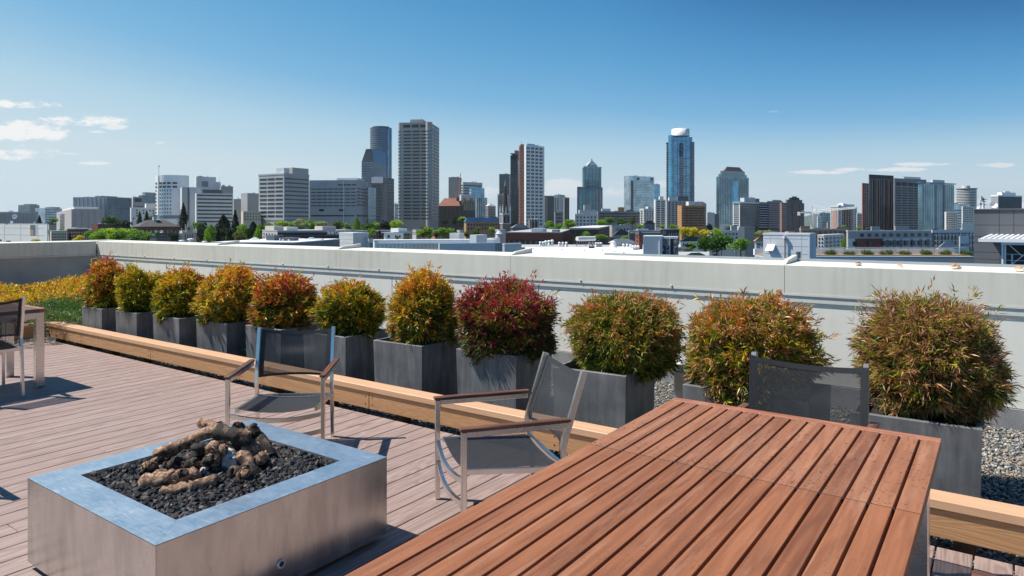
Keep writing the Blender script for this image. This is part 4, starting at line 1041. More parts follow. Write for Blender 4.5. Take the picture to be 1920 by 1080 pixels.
# ---- curved blue tower
D = 1400; rad = 20.5 / FPX * D
cc = WD(714.5, D + rad); t = thing('glass_tower', 'tall curved navy glass tower behind the gabled tower', 'tower', (cc.x, cc.y, GZ - 2))
arcwall(t, cc, D, rad, 238, 430, 'gn', 'wall', -95, 95, 40)
for i in range(40): arcwall(t, cc, D, rad, 241 + i * 3.6, 242 + i * 3.6, 'mgrey', 'spandrel', -80, 35, 16, .4)
arcwall(t, cc, D, rad, 240, 425, 'gb', 'bright_strip', 48, 56, 3, .5); arcwall(t, cc, D, rad * .8, 235.5, 239, 'dgrey', 'parapet', -90, 90, 20)
b = R('office_tower', 'charcoal slab tower with white top panel in front of the curved tower', 'tower', 695, 726, 739, 333, 1000, 12, 'dgrey'); b.rows(12, 345, 415, 1, 0, .75, .45, 'w', 'window_row', fa=(.3, 1)); b.rows(13, 337, 415, 0, 3, .6, .5, 'w', 'window_row'); b.block('top_panel', 'lgrey', .25, .95, -.01, 0, ZD(343, 1000), ZD(332, 1000)); b.top(331, .3, .9, .1, .9, 'lgrey')
b = R(OB, 'small glass office just left of the tall brown tower', 'office building', 738, 740, 749, 381.5, 1100, 50, 'gp'); b.rows(6, 384, 410, 0, 4, .6, .5, 'gg', 'window_row')
# ---- tall brown tower
b = R('apartment_tower', 'tallest brown concrete tower with twenty seven floors of ribbon windows and rounded corners', 'tower', 749, 806, 823.5, 229, 700, 6, 'brown')
b.rows(1, 233, 239, 3, 2, .82, .9, 'w', 'window_row', fa=(.06, .9)); b.rows(27, 243, 413, 3, 3, .84, .42, 'w', 'window_row', fa=(.02, .88), fb=(.15, 1.0))
for c_, side_ in ((0, 1),):
    m = MB(); m.tube([b.M(1.2, 1.2, b.zb), b.M(1.2, 1.2, b.zt)], 3.4, 20); m.build('corner_column', W_['brown'], b.par)
for i in range(27):
    z = ZD(243 + (i + .5) * 6.296, b.D); m = MB(); m.tube([b.M(1.2, 1.2, z - .75), b.M(1.2, 1.2, z + .75)], 3.5, 20); m.build('corner_window', W_['wb'], b.par)
for i in range(27):
    z = ZD(243 + (i + .5) * 6.296, b.D); m = MB(); m.tube([b.M(b.LA - .6, 2.4, z - .75), b.M(b.LA - .6, 2.4, z + .75)], 2.6, 14); m.build('corner_window', W_['wb'], b.par)
m = MB(); m.tube([b.M(b.LA - .6, 2.4, b.zb), b.M(b.LA - .6, 2.4, b.zt)], 2.5, 14); m.build('corner_column', W_['brown'], b.par)
b.top(221, .3, .72, .2, .8, 'brown'); b.pole(.35, .2, 221, 217.5, .25); b.pole(.5, .2, 221, 218.5, .2); b.pole(.62, .3, 221, 218, .2)
# ---- behind, between the towers
b = R('office_tower', 'ribbed charcoal tower with an orange crane boom in front', 'tower', 841, 858, 865.5, 332, 1500, 14, 'dgrey'); b.fins(9, 4, .4, 'pink', 334, 400)
cr = thing('crawler_crane', 'orange lattice crane boom leaning right before the ribbed charcoal tower', 'crane', (*WD(855, 1300), GZ))
c0 = WD(855, 1300); c1 = WD(863.5, 1300)
m = MB()
for k in (-1, 1):
    m.tube([(k * 1.0, 0, 0), ((c1 - c0).x + k * .5, (c1 - c0).y, ZD(325, 1300) - GZ)], .35, 5)
m.build('boom', W_['yellowc'], cr)
m = MB()
for i in range(24):
    f = i / 24; g_ = (i + 1) / 24; w0 = 1.0 - .5 * f; H_ = ZD(325, 1300) - GZ; q = (c1 - c0)
    m.tube([(q.x * f + (w0 if i % 2 else -w0), q.y * f, H_ * f), (q.x * g_ + (-w0 if i % 2 else w0), q.y * g_, H_ * g_)], .25, 4)
m.build('lattice', W_['yellowc'], cr)
b = R(OB, 'pale office slab with dark ribbons right of the crane boom', 'office building', 865, 868, 904.5, 341, 1450, 50, 'lgrey'); b.rows(8, 345, 385, 1, 1, .96, .4, 'w', 'window_ribbon')
b = R('glass_tower', 'blue glass block with a stepped right side before the pale ribboned slab', 'tower', 880, 884, 908.5, 352, 1300, 55, 'gb'); b.rows(14, 354, 420, 1, 6, .7, .3, 'lgrey', 'spandrel'); b.fins(0, 6, .15, 'lgrey', 353, 420)
b = R('glass_tower', 'lower pale shoulder block at the foot of the blue glass block', 'tower', 892, 893, 913.5, 370, 1250, 55, 'gp'); b.fins(0, 5, .3, 'gg', 371, 420)
b = R('office_tower', 'small white gridded block with a pale pyramid roof right of the blue glass', 'tower', 911, 915, 929.5, 386, 1200, 50, 'beige'); b.rows(10, 388, 420, 2, 6, .55, .55, 'w', 'window_row'); b.hip(381, 'roofw', .05, .1)
b = R('brick_hotel', 'dark brown brick apartment house with a red hipped roof', 'building', 822, 862, 868, 386, 640, 10, 'dbrick'); b.rows(7, 391, 425, 5, 2, .3, .45, 'w', 'window_row'); b.hip(371, 'roofr', .03, .6); b.top(370, .1, .2, .3, .5, 'dbrick', 'chimney')
b = R('brick_hotel', 'brown brick apartment house with pointed gables right of the red roofed one', 'building', 858, 862, 891, 378, 660, 58, 'dbrick'); b.rows(7, 382, 418, 0, 6, .4, .5, 'wb', 'window_row')
b.block('stone_band', 'tan', -.01, 0, 0, 1, ZD(394, 660), ZD(376, 660)); b.rows(3, 379, 393, 0, 6, .45, .55, 'wb', 'window_row', out=.8)
for f in (.3, .75):
    m = MB(); m.prism([(f - .14, ZD(379, 660)), (f, ZD(369, 660)), (f + .14, ZD(379, 660))], lambda p, s: b.M((-1.2, b.LA * .9)[s], p[0] * b.LB, p[1])); m.build('gable', W_['tan'], b.par)
b.block('penthouse', 'lgrey', .1, .8, .1, .95, b.zt, ZD(366.5, 680))
b = R('hall_building', 'long low hall with a navy metal roof left of the church spire', 'hall', 870, 874, 940, 416, 420, 62, 'tan'); b.rows(2, 418, 432, 0, 12, .5, .5, 'w', 'window', each=True); b.hip(407.5, 'shade', .02, .9)
# ---- church with spire
D = 380; c = WD(947.3, D); ch = thing('stone_church', 'dark stone church tower with a slim brown spire and green copper tip', 'church', (c.x, c.y, GZ))
hw = 8.6 / FPX * D
def cb(nm, mat, x0, x1, y0, y1, v0, v1, base=False):
    m = MB(); M_ = Matrix.Rotation(YAW + .35, 4, 'Z'); m.box(x0, x1, y0, y1, 0 if base else ZD(v1, D) - GZ, ZD(v0, D) - GZ, M_); return m.build(nm, W_[mat], ch)
cb('tower', 'stone', -hw * .85, hw * .85, -hw * .85, hw * .85, 401, 470, True)
cb('cornice', 'lgrey', -hw * .95, hw * .95, -hw * .95, hw * .95, 400.5, 402.5); cb('cornice', 'lgrey', -hw * .95, hw * .95, -hw * .95, hw * .95, 418.5, 420)
for x in (-.42, .42): cb('belfry_window', 'black', hw * x - .35 * 1.2, hw * x + .35 * 1.2, -hw * .85 - .1, -hw * .85 + .1, 406, 418)
for x in (-.42, .42): cb('belfry_window', 'black', hw * .85 - .1, hw * .85 + .1, hw * x - .4, hw * x + .4, 406, 418)
m = MB(); z0 = ZD(401, D) - GZ; z1 = ZD(349, D) - GZ; z2 = ZD(337, D) - GZ
m.lathe([(1.75, z0), (.5, z1)], seg=8, smooth=False); m.build('spire', mottled('brown_slate_spire', (.06, .04, .032), .7, .15, .5), ch)
m = MB(); m.lathe([(.5, z1), (.1, z2)], seg=8, smooth=False); m.build('spire_tip', W_['copper'], ch)
for sx, sy in ((-1, -1), (1, -1), (1, 1), (-1, 1)):
    m = MB(); m.lathe([(.38, ZD(420, D) - GZ), (.38, ZD(396, D) - GZ), (.45, ZD(396, D) - GZ), (.45, ZD(394, D) - GZ), (.02, ZD(383, D) - GZ)], seg=8, smooth=False)
    o = m.build('pinnacle', W_['lgrey'], ch); q = Matrix.Rotation(YAW + .35, 4, 'Z') @ Vector((sx * hw * .85, sy * hw * .85, 0)); o.location = q
m = MB(); m.lathe([(.5, z0), (.35, ZD(391, D) - GZ), (.05, ZD(386, D) - GZ)], seg=6, smooth=False); o = m.build('dormer', W_['copper'], ch); o.location = Matrix.Rotation(YAW + .35, 4, 'Z') @ Vector((0, -1.7, 0))
b = R('church_hall', 'squat stone church tower with arched openings right of the brown gridded tower', 'church', 990, 994, 1010, 411, 390, 55, 'stone'); b.rows(1, 415, 428, 0, 2, .5, .9, 'black', 'arched_opening'); b.fins(0, 3, .12, 'lgrey', 409, 430, 'buttress')
b = R('church_hall', 'grey hipped church roof between the spire and the squat tower', 'church', 958, 962, 992, 427, 385, 55, 'stone'); b.hip(419.5, 'mgrey', .05, .3)
b = R('stone_annexe', 'small pale annexe with a conical metal roof below the church spire', 'building', 928, 934, 948, 430, 300, 40, 'offwhite'); b.rows(1, 436, 441, 1, 1, .2, .6, 'w', 'window')
c = WD(936, 270); ct = thing('round_turret', 'round turret with a grey conical metal roof below the church spire', 'turret', (c.x, c.y, GZ))
m = MB(); m.lathe([(1.35, 0), (1.35, ZD(438.5, 270) - GZ)], seg=20); m.build('wall', W_['offwhite'], ct)
m = MB(); m.lathe([(1.55, ZD(438.5, 270) - GZ), (.05, ZD(431.5, 270) - GZ)], seg=20); m.build('roof', W_['bpanel'], ct)
# ---- centre right group
b = R('office_tower', 'black banded office tower behind the church spire', 'tower', 936, 954, 960, 326, 1500, 10, 'dgrey'); b.rows(20, 328, 410, 1, 1, .96, .45, 'gd', 'window_ribbon'); b.rows(20, 328, 410, 1, 0, .96, .15, 'mgrey', 'spandrel')
b = R('apartment_tower', 'lower dark balconied tower directly behind the spire', 'tower', 933, 950, 958, 364, 1200, 14, 'mgrey'); b.rows(10, 366, 410, 2, 2, .7, .5, 'gd', 'window_row')
b = R('tower_under_construction', 'black glass tower shell left of the brown and white gridded tower', 'tower', 957, 970, 976, 291, 860, 10, 'black'); b.rows(25, 300, 418, 4, 2, .85, .8, 'gd', 'window_row'); b.top(281.5, 0, .45, .1, .9, 'dgrey'); b.top(287, 0, 1.02, 0, 1, 'mgrey', 'slab_edge', 288.5)
b = R('tower_under_construction', 'narrow reddish brown gridded strip tower between black and white ones', 'tower', 973, 975, 985, 273, 850, 60, 'redbr'); b.rows(24, 276, 422, 1, 2, .62, .5, 'brick', 'window_row'); b.block('hoist_frame', 'redp', .2, .8, .2, .8, b.zt, ZD(270, 850)); b.pole(.5, .4, 273, 263.5, .5)
b = R('tower_under_construction', 'white gridded tower with a blue tarp on its roof', 'tower', 983, 986, 1020.5, 272, 840, 55, 'white'); b.rows(22, 274, 424, 0, 4, .62, .55, 'w', 'window', fb=(.02, .93), each=True); b.fins(0, 4, .05, 'white', 274, 424, 'mullion', fb=(.02, .93), out=.5)
for i in range(22):
    z = ZD(276 + i * 6.8, 840); b.block('balcony', 'steel', -.05, .05, .9, 1.03, z - .5, z)
b.block('tarp', 'gb', .2, .8, .12, .5, b.zt, ZD(270.5, 850)); b.pole(.5, .1, 272, 265, .25); b.pole(.5, .52, 272, 266, .25)
b = R('apartment_tower', 'dark slab tower right of the white gridded tower', 'tower', 1020, 1022, 1040, 367, 1100, 55, 'dgrey'); b.rows(14, 370, 425, 0, 4, .5, .6, 'w', 'window_row'); b.fins(0, 1, .6, 'mgrey', 369, 425, 'panel', fb=(0, .25))
b = R('apartment_tower', 'grey tower with a bluish blank side beside the dark slab', 'tower', 1039, 1048, 1059, 365, 1080, 30, 'blueg'); b.rows(11, 370, 420, 2, 0, .5, .6, 'w', 'window_row'); b.fins(0, 1, .98, 'bpanel', 366, 440, 'blank_wall')
b = R('apartment_tower', 'brownish end tower with vertical window strips beside the bluish wall', 'tower', 1057, 1058, 1067.5, 370, 1060, 55, 'brown'); b.fins(0, 3, .5, 'w', 372, 430, 'window_strip')
b = R('apartment_building', 'low stepped grey apartments in front of the bluish blank wall', 'apartment building', 1039, 1041, 1055, 397, 700, 55, 'mgrey'); b.rows(4, 399, 425, 0, 3, .7, .4, 'w', 'window_row')
# blue tower with pyramid roof
b = R('glass_tower', 'blue glass tower with a white pyramid roof', 'tower', 1092, 1095, 1127.5, 313, 1300, 62, 'gt'); b.rows(12, 318, 370, 0, 1, .98, .12, 'pink', 'spandrel'); b.fins(0, 5, .14, 'pink', 315, 400); b.cap(311.5, 'beige', .02)
b.block('crown', 'beige', .15, .85, .2, .78, b.zt, ZD(309, 1310))
m = MB(); A, B = b.LA, b.LB; z0 = ZD(309, 1310); m.add([b.M(.1 * A, .22 * B, z0), b.M(.9 * A, .22 * B, z0), b.M(.9 * A, .76 * B, z0), b.M(.1 * A, .76 * B, z0), b.M(.5 * A, .49 * B, ZD(299.5, 1310))], [(0, 1, 4), (1, 2, 4), (2, 3, 4), (3, 0, 4)]); m.build('roof', W_['roofw'], b.par)
b.pole(.5, .49, 300, 296.5, .9, 'dgrey', 'finial')
b = R('glass_tower', 'squarer dark blue tower with red edge frames before the pyramid roofed one', 'tower', 1082, 1084, 1130, 350, 1150, 62, 'gn'); b.rows(12, 355, 398, 0, 7, .7, .6, 'gt', 'window_row'); b.block('red_frame', 'redp', -.02, 0, .8, .9, ZD(395, 1150), ZD(358, 1150)); b.block('red_frame', 'redp', -.02, 0, .25, .9, ZD(377, 1150), ZD(375.5, 1150)); b.top(348.5, 0, 1, .25, .8, 'dgrey')
b = R('apartment_building', 'stepped light grey apartment house with white balconies', 'apartment building', 1076, 1078, 1120, 401, 430, 64, 'lgrey'); b.rows(4, 404, 430, 0, 6, .38, .45, 'w', 'window', each=True); b.top(393.5, .05, .9, .2, .95, 'lgrey'); b.top(384, .1, .8, .42, .72, 'grey')
for k, v in enumerate((405, 411, 417)): b.block('balcony', 'white', -.05, 0, .40, .60, ZD(v + 1.5, 430), ZD(v, 430))
b.block('balcony', 'white', -.05, 0, .66, .95, ZD(401.5, 430), ZD(399.5, 430)); b.block('balcony', 'white', -.05, 0, .12, .38, ZD(401.5, 430), ZD(399.5, 430))
b = R('apartment_building', 'long dark low apartment block with a brown stair box', 'apartment building', 1119, 1121, 1200, 396, 560, 64, 'mgrey'); b.rows(4, 398, 418, 0, 16, .75, .55, 'w', 'window_row'); b.top(388, .1, .8, .48, .62, 'tan'); b.top(391, .2, .8, .1, .3, 'lgrey'); b.top(393, .2, .8, .68, .85, 'dgrey')
# pale glass tower
b = R('glass_tower', 'pale green glass office tower with a darker left shoulder', 'tower', 1170, 1180, 1226.5, 329.5, 1250, 60, 'gp'); b.rows(22, 337, 405, 0, 1, .98, .3, 'gg', 'window_ribbon', fb=(.16, .97)); b.rows(22, 337, 405, 0, 9, .2, .3, 'gp', 'mullion', out=.6, fb=(.16, .97)); b.block('shoulder', 'gd', -.01, 0, .06, .155, b.zb, ZD(338, 1250)); b.block('opening', 'dgrey', -.02, 0, .3, .4, ZD(337, 1250), ZD(332, 1250)); b.block('opening', 'dgrey', -.02, 0, .85, .95, ZD(337, 1250), ZD(332, 1250))
b = R('glass_tower', 'small light blue glass tower at the right of the pale office tower', 'tower', 1225, 1228, 1237.5, 345, 1400, 50, 'gb'); b.rows(10, 347, 390, 1, 2, .9, .3, 'gp', 'spandrel')
b = R('apartment_building', 'pair of slim cream towers below the pale glass tower', 'apartment building', 1199, 1207, 1226, 391, 620, 40, 'offwhite'); b.rows(6, 394, 420, 1, 4, .4, .5, 'w', 'window_row'); b.top(387, .2, .8, .5, .8, 'lgrey')
# tall blue tower with white crown
D = 1000; b = R('glass_tower', 'tallest blue glass tower with a curved white crown', 'tower', 1253, 1258, 1298, 253, D, 55, 'gb')
b.fins(0, 5, .035, 'pink', 254, 400, 'mullion'); b.rows(1, 254, 290, 0, 1, .98, .02, 'pink', 'floor_line'); b.rows(30, 292, 390, 0, 1, .96, .42, 'lgrey', 'spandrel', fb=(.35, .98)); b.rows(9, 254, 400, 0, 1, .98, .06, 'pink', 'floor_line')
b2 = Bld.__new__(Bld)
def sub(parent, u0, uc, u1, vt, D_, al, wall, nm):
    q = Bld.__new__(Bld); keep = Bld.__init__; 
    a = math.radians(al); q.a = -RT * math.cos(a) + FW * math.sin(a); q.b = RT * math.sin(a) + FW * math.cos(a); q.P = WD(uc, D_); q.D = D_
    def solve(u, d):
        k = (u - 960) / FPX; n = RT - FW * k; return -n.dot(q.P) / n.dot(d)
    q.LA = solve(u0, q.a); q.LB = solve(u1, q.b); q.zt = ZD(vt, D_); q.zb = parent.zb; q.root = parent.root; q.par = parent.root
    off = q.P - parent.P; M0 = q.M
    q.M = lambda p, r, z: (lambda w: (w.x + off.x, w.y + off.y, z - q.zb))(q.a * p + q.b * r)
    q.par = q.block(nm, wall, 0, 1, 0, 1, q.zb, q.zt); return q
q = sub(b, 1249, 1250, 1258.5, 267, D + 6, 50, 'gd', 'side_wing'); q.rows(36, 270, 385, 1, 1, .98, .45, 'white', 'balcony_slab')
q = sub(b, 1295, 1296, 1302, 265.5, D + 8, 50, 'gn', 'side_wing'); q.rows(36, 268, 385, 1, 1, .98, .45, 'mgrey', 'balcony_slab')
c = WD(1276, D + 14); off = c - b.P
m = MB(); rad = 16.8 / FPX * D; m.lathe([(rad, ZD(253.5, D) - b.zb), (rad * .97, ZD(240, D) - b.zb), (rad * .9, ZD(240, D) - b.zb)], seg=36); m.v = [(p[0] + off.x, p[1] + off.y, p[2]) for p in m.v]; m.build('crown', W_['white'], b.root)
m = MB(); m.tube([(off.x - 3, off.y, ZD(241, D) - b.zb), (off.x - 3, off.y, ZD(230.5, D) - b.zb)], .3, 5); m.build('flagpole', W_['lgrey'], b.root)
b = R('apartment_tower', 'cream tower of stacked balconies at the foot of the tall blue tower', 'tower', 1226, 1229, 1248, 374, 560, 58, 'offwhite'); b.rows(12, 376, 426, 0, 2, .62, .5, 'w', 'window_row'); b.top(368, .1, .8, .45, .8, 'offwhite'); 
for i in range(11): z = ZD(379.5 + i * 4.2, 560); b.block('balcony', 'offwhite', -.06, 0, .1, .45, z - .5, z + .1)
b = R('apartment_tower', 'grey tower with a dark rooftop behind the cream balconied tower', 'tower', 1247, 1250, 1300, 376, 640, 62, 'grey'); b.rows(12, 378, 426, 0, 7, .5, .5, 'w', 'window_row'); b.top(367, .1, .9, .42, .82, 'dgrey'); b.top(370, .1, .9, .1, .3, 'lgrey'); b.fins(0, 1, .9, 'mgrey', 377, 430, 'painted_shade_panel', fb=(.75, 1))  # shade at the right end painted as a darker grey strip
b = R('apartment_tower', 'orange brick apartment tower with brown window bands', 'tower', 1270, 1278, 1322, 385, 420, 62, 'orange'); b.rows(8, 388, 425, 0, 5, .5, .5, 'w', 'window_row', fb=(.0, .98)); b.rows(8, 388, 425, 0, 1, 1, .66, 'dbrick', 'brick_band', out=.06, fb=(.12, .98)); b.top(377.5, .2, .8, .33, .6, 'offwhite')
b = R('apartment_tower', 'plain dark grey tower peeping out right of the orange brick one', 'tower', 1303, 1318, 1324.5, 378, 520, 12, 'mgrey'); b.rows(9, 382, 425, 0, 2, .4, .4, 'w', 'window_row')
b = R(OB, 'small plain grey block right of the orange brick tower', 'office building', 1324, 1326, 1340, 398.5, 700, 60, 'lgrey'); b.rows(4, 400, 422, 0, 3, .1, .9, 'grey', 'panel_line')
b = R(OB, 'small dark block tucked left of the hip roofed glass tower', 'office building', 1337, 1340, 1348, 401, 800, 50, 'dgrey')
# hip roofed glass tower
D = 900; b = R('glass_tower', 'grey blue glass tower with stepped shoulders and a brown hipped crown', 'tower', 1343, 1349, 1404, 331, D, 60, 'gg')
b.rows(22, 334, 420, 1, 12, .7, .7, 'gt', 'window_row'); b.fins(0, 12, .12, 'lgrey', 333, 420, 'mullion'); b.fins(0, 1, .95, 'gb', 338, 420, 'glass_bay', fb=(.42, .62)); b.block('shoulder', 'gg', .08, .92, .06, .94, b.zt, ZD(326, D + 3)); b.block('shoulder', 'gg', .14, .86, .12, .88, b.zt, ZD(320, D + 4))
b.zt = ZD(320.3, D); q = Bld.__new__(Bld)
m = MB(); A, B = b.LA, b.LB; z0 = ZD(321, D + 5); z1 = ZD(312.5, D + 10)
m.add([b.M(.15 * A, .16 * B, z0), b.M(.85 * A, .16 * B, z0), b.M(.85 * A, .86 * B, z0), b.M(.15 * A, .86 * B, z0), b.M(.4 * A, .30 * B, z1), b.M(.6 * A, .30 * B, z1), b.M(.6 * A, .72 * B, z1), b.M(.4 * A, .72 * B, z1)], [(0, 1, 5, 4), (1, 2, 6, 5), (2, 3, 7, 6), (3, 0, 4, 7), (4, 5, 6, 7)]); m.build('crown_roof', W_['redbr'], b.par)
b.pole(.5, .28, 313, 310, .3); b.pole(.5, .74, 313, 309.5, .3)
b = R(OB, 'office block with a white ribbed left end, dark glass front and pale green roof', 'office building', 1374, 1387, 1423, 380, 520, 48, 'white'); b.rows(11, 382, 424, 1, 0, .8, .5, 'w', 'window_row'); b.block('glass_front', 'gd', -.01, 0, .02, .99, b.zb, ZD(381, 520)); b.rows(10, 383, 424, 0, 1, .98, .28, 'gg', 'spandrel', out=.4); b.block('roof', 'gp', -.02, 1.02, -.02, 1.02, b.zt, ZD(378, 520)); b.block('penthouse', 'lgrey', .2, .8, .3, .9, b.zt + .5, ZD(372, 540)); b.block('penthouse', 'gg', .2, .8, .9, 1.1, b.zt, ZD(374, 560))
b = R(OB, 'narrow office strip with bright horizontal glass ribbons', 'office building', 1421, 1423, 1440, 379, 540, 58, 'gd'); b.rows(11, 380, 428, 0, 1, .98, .35, 'bpanel', 'spandrel')
b = R(OB, 'pinkish office block of pale horizontal bands left of the reddish tower', 'office building', 1438, 1440, 1468, 377, 560, 58, 'dgrey'); b.rows(12, 377, 428, 0, 1, .99, .45, 'pink', 'spandrel'); b.top(374.5, .1, .9, .3, .9, 'beige')
b = R('apartment_tower', 'reddish brown apartment tower with a stepped rounded top', 'tower', 1462, 1466, 1508, 380, 500, 60, 'redbr'); b.rows(12, 383, 430, 0, 8, .6, .6, 'gd', 'window', each=True); b.rows(12, 383, 430, 0, 1, .7, .2, 'lgrey', 'balcony', fb=(0, .2), out=.5); b.fins(0, 3, .25, 'dgrey', 381, 430, 'painted_bay_shadow'); b.top(374, .1, .9, .25, .92, 'dgrey'); b.top(370, .2, .8, .38, .8, 'roofd'); b.top(367.5, .3, .7, .5, .7, 'dgrey')  # shadows between the bays painted as dark grey strips
b = R(OB, 'small pale block just behind the hip roofed tower', 'office building', 1403, 1405, 1415, 370, 1000, 50, 'lgrey')
# ---- right, toward the bay
b = R('glass_building', 'dark teal glass block near the water', 'building', 1537, 1541, 1559, 399, 1500, 55, 'gt'); b.rows(5, 401, 424, 0, 4, .9, .25, 'dgrey', 'spandrel')
b = R('apartment_building', 'slim white gridded block in front of the teal glass near the water', 'apartment building', 1532, 1533, 1541, 406, 1300, 55, 'white'); b.rows(7, 407, 428, 0, 3, .6, .6, 'gt', 'window_row')
b = R('office_building', 'low orange white building by the water right of the crane mast', 'office building', 1550, 1552, 1560, 417, 1100, 55, 'sand')
b = R('apartment_tower', 'red brick tower with white framed sides left of the red finned tower', 'tower', 1557, 1571, 1607, 385.5, 850, 42, 'white'); b.block('brick_field', 'sand', .15, .75, -.004, 0, b.zb, ZD(393, 850)); b.rows(11, 387, 432, 5, 0, .5, .5, 'w', 'window_row'); b.block('brick_field', 'brick', -.006, 0, .2, .72, b.zb, ZD(392, 850)); b.rows(11, 387, 432, 0, 7, .5, .62, 'w', 'window_row', out=.8); b.top(381.5, .1, .9, .3, .9, 'white'); b.top(380, .2, .8, .35, .45, 'white')
b = R('apartment_building', 'narrow white gridded block between brick tower and red finned tower', 'apartment building', 1606, 1607, 1618, 400, 700, 55, 'lgrey'); b.rows(8, 402, 434, 0, 3, .6, .6, 'w', 'window_row')
b = R('glass_tower', 'dark glass tower with thin red vertical fins', 'tower', 1629, 1631, 1675.5, 335, 560, 62, 'gd'); b.fins(0, 5, .06, 'redp', 336, 434, 'red_fin', out=.5, fb=(.1, .98)); b.fins(0, 10, .06, 'black', 336, 434, 'mullion', out=.3); b.block('top_louvre', 'black', .0, 1, .0, 1.0, b.zt, ZD(327, 560)); b.rows(28, 336, 432, 0, 1, .99, .14, 'black', 'floor_line', out=.2)
q = sub(b, 1616, 1617.5, 1630, 343, 566, 50, 'redp', 'brown_wing'); q.rows(20, 345, 434, 0, 3, .66, .75, 'gd', 'window_row')
b = R(OB, 'grey concrete office tower of deep horizontal slots right of the red finned tower', 'office building', 1674, 1677, 1737, 334, 620, 62, 'mgrey'); b.rows(1, 341, 348, 0, 5, .8, .95, 'black', 'louvre'); b.rows(17, 350, 430, 0, 5, .8, .42, 'black', 'window_row'); b.top(330, .1, .9, .3, .82, 'offwhite')
b = R('glass_tower', 'rounded teal glass tower with an overhanging flat blue roof', 'tower', 1721, 1729, 1789, 344, 520, 60, 'gt'); b.rows(22, 346, 430, 3, 14, .55, .5, 'gp', 'window_row'); b.rows(22, 346, 430, 0, 1, .99, .14, 'gd', 'slab_edge', out=.4); b.fins(0, 2, .25, 'gn', 345, 430, 'recess', fb=(.3, .8)); b.block('roof', 'shade', -.06, 1.06, -.04, 1.06, b.zt + .5, ZD(341, 520)); b.top(335.5, .2, .8, .35, .72, 'lgrey')
D = 640; rad = 17.3 / FPX * D; cc = WD(1810.5, D + rad); t = thing('round_tower', 'round striped apartment tower with a cylindrical cap', 'tower', (cc.x, cc.y, GZ - 2))
arcwall(t, cc, D, rad, 354, 400, 'gd', 'wall', -90, 90, 30)
for i in range(11): arcwall(t, cc, D, rad, 356 + i * 3, 357.4 + i * 3, 'lgrey', 'balcony_ring', -90, 90, 30, .4)
arcwall(t, cc, D, rad, 352.6, 354.2, 'mgrey', 'roof_edge', -90, 90, 30, .9); arcwall(t, cc, D, rad * .42, 347.5, 353, 'offwhite', 'cap', -90, 90, 20)
b = R('office_building', 'square grey textured tower with white roof equipment above the charcoal building', 'tower', 1858.5, 1872, 1916, 367, 420, 62, 'mgrey'); b.cap(365.5, 'white', .015); b.top(360, .2, .8, .2, .8, 'white'); b.top(357.5, .4, .6, .4, .6, 'lgrey'); b.fins(26, 0, .4, 'lgrey', 368, 395, 'rib'); b.fins(0, 20, .3, 'dgrey', 368, 395, 'rib')
b = R('apartment_building', 'small white apartment block with square windows at the foot of the teal tower', 'apartment building', 1771, 1774, 1795, 397, 420, 55, 'offwhite'); b.rows(8, 399, 432, 0, 6, .5, .55, 'w', 'window_row'); 
b = R('glass_building', 'light blue glass block behind the two small white blocks', 'building', 1781, 1784, 1818, 382, 560, 60, 'gp'); b.rows(8, 392, 432, 0, 4, .8, .5, 'gn', 'window_row', fb=(.1, .6))
b = R('apartment_building', 'taller white apartment block with square windows left of the charcoal building', 'apartment building', 1803, 1805, 1830, 387, 400, 55, 'offwhite'); b.rows(9, 388, 426, 0, 6, .5, .55, 'w', 'window_row', fb=(.02, .8))
# ---- middle distance low blocks
b = R('tan_building', 'long tan brick low building behind the tower crane mast', 'building', 1500, 1502, 1592, 431, 240, 68, 'tan', roof='roofg'); b.rows(1, 434, 439, 0, 9, .5, .9, 'w', 'window_row'); b.top(424, .1, .6, .0, .18, 'tan'); b.top(426, .1, .6, .74, .96, 'tan')
b = R('grey_building', 'small grey rounded building with a checkered window strip', 'building', 1533, 1545, 1583, 442, 150, 40, 'lgrey', roof='roofw'); b.rows(3, 444, 466, 2, 5, .5, .6, 'w', 'window', each=True)
b = R('townhouse_block', 'white and brown flat roofed townhouse block with grey bays', 'townhouse', 1587, 1590, 1748, 434, 120, 72, 'pink', roof='roofw')
b.block('brick_panel', 'brick', -.012, 0, .08, .40, b.zb, ZD(448, 119)); b.rows(1, 436.5, 446, 0, 11, .42, .62, 'w', 'window', each=True, skip=lambda f, i, k: k in (0,), out=.1); b.rows(1, 450.5, 464, 0, 11, .42, .62, 'w', 'window', each=True, skip=lambda f, i, k: k in (1, 3), out=.2)
b.block('white_band', 'offwhite', -.01, 0, .42, .99, ZD(451.5, 119), ZD(448.5, 119)); b.block('white_band', 'offwhite', -.011, 0, 0, .078, b.zb, ZD(448, 119))
for f in (.44, .52, .6, .73, .84, .93): b.block('grey_bay', 'slate', -.03, 0, f, f + .035, b.zb, ZD(450, 119))
b.top(424.5, .1, .5, .27, .37, 'pink', 'stair_box'); b.top(423.5, .1, .5, .55, .72, 'pink', 'stair_box')
b = R('apartment_building', 'balconied apartment block with pale blue frame right of the townhouses', 'apartment building', 1747, 1749, 1830, 435, 110, 70, 'gd', roof='roofw'); b.fins(0, 4, .05, 'bpanel', 435.5, 468, 'frame_post', fb=(0, 1)); b.rows(3, 436, 466, 0, 1, 1, .10, 'lgrey', 'balcony_edge', out=.3); b.rows(3, 438, 466, 0, 12, .12, .8, 'offwhite', 'post', out=.15); b.top(431, -.02, 1, -.01, 1.01, 'bpanel', 'roof_fascia', 436.5)
b = R('rooftop_unit', 'pale blue grey louvred rooftop unit before the balconied block', 'rooftop unit', 1798, 1800, 1817, 443, 60, 60, 'bpanel'); b.rows(1, 457, 462, 0, 1, .85, .9, 'w', 'louvre')
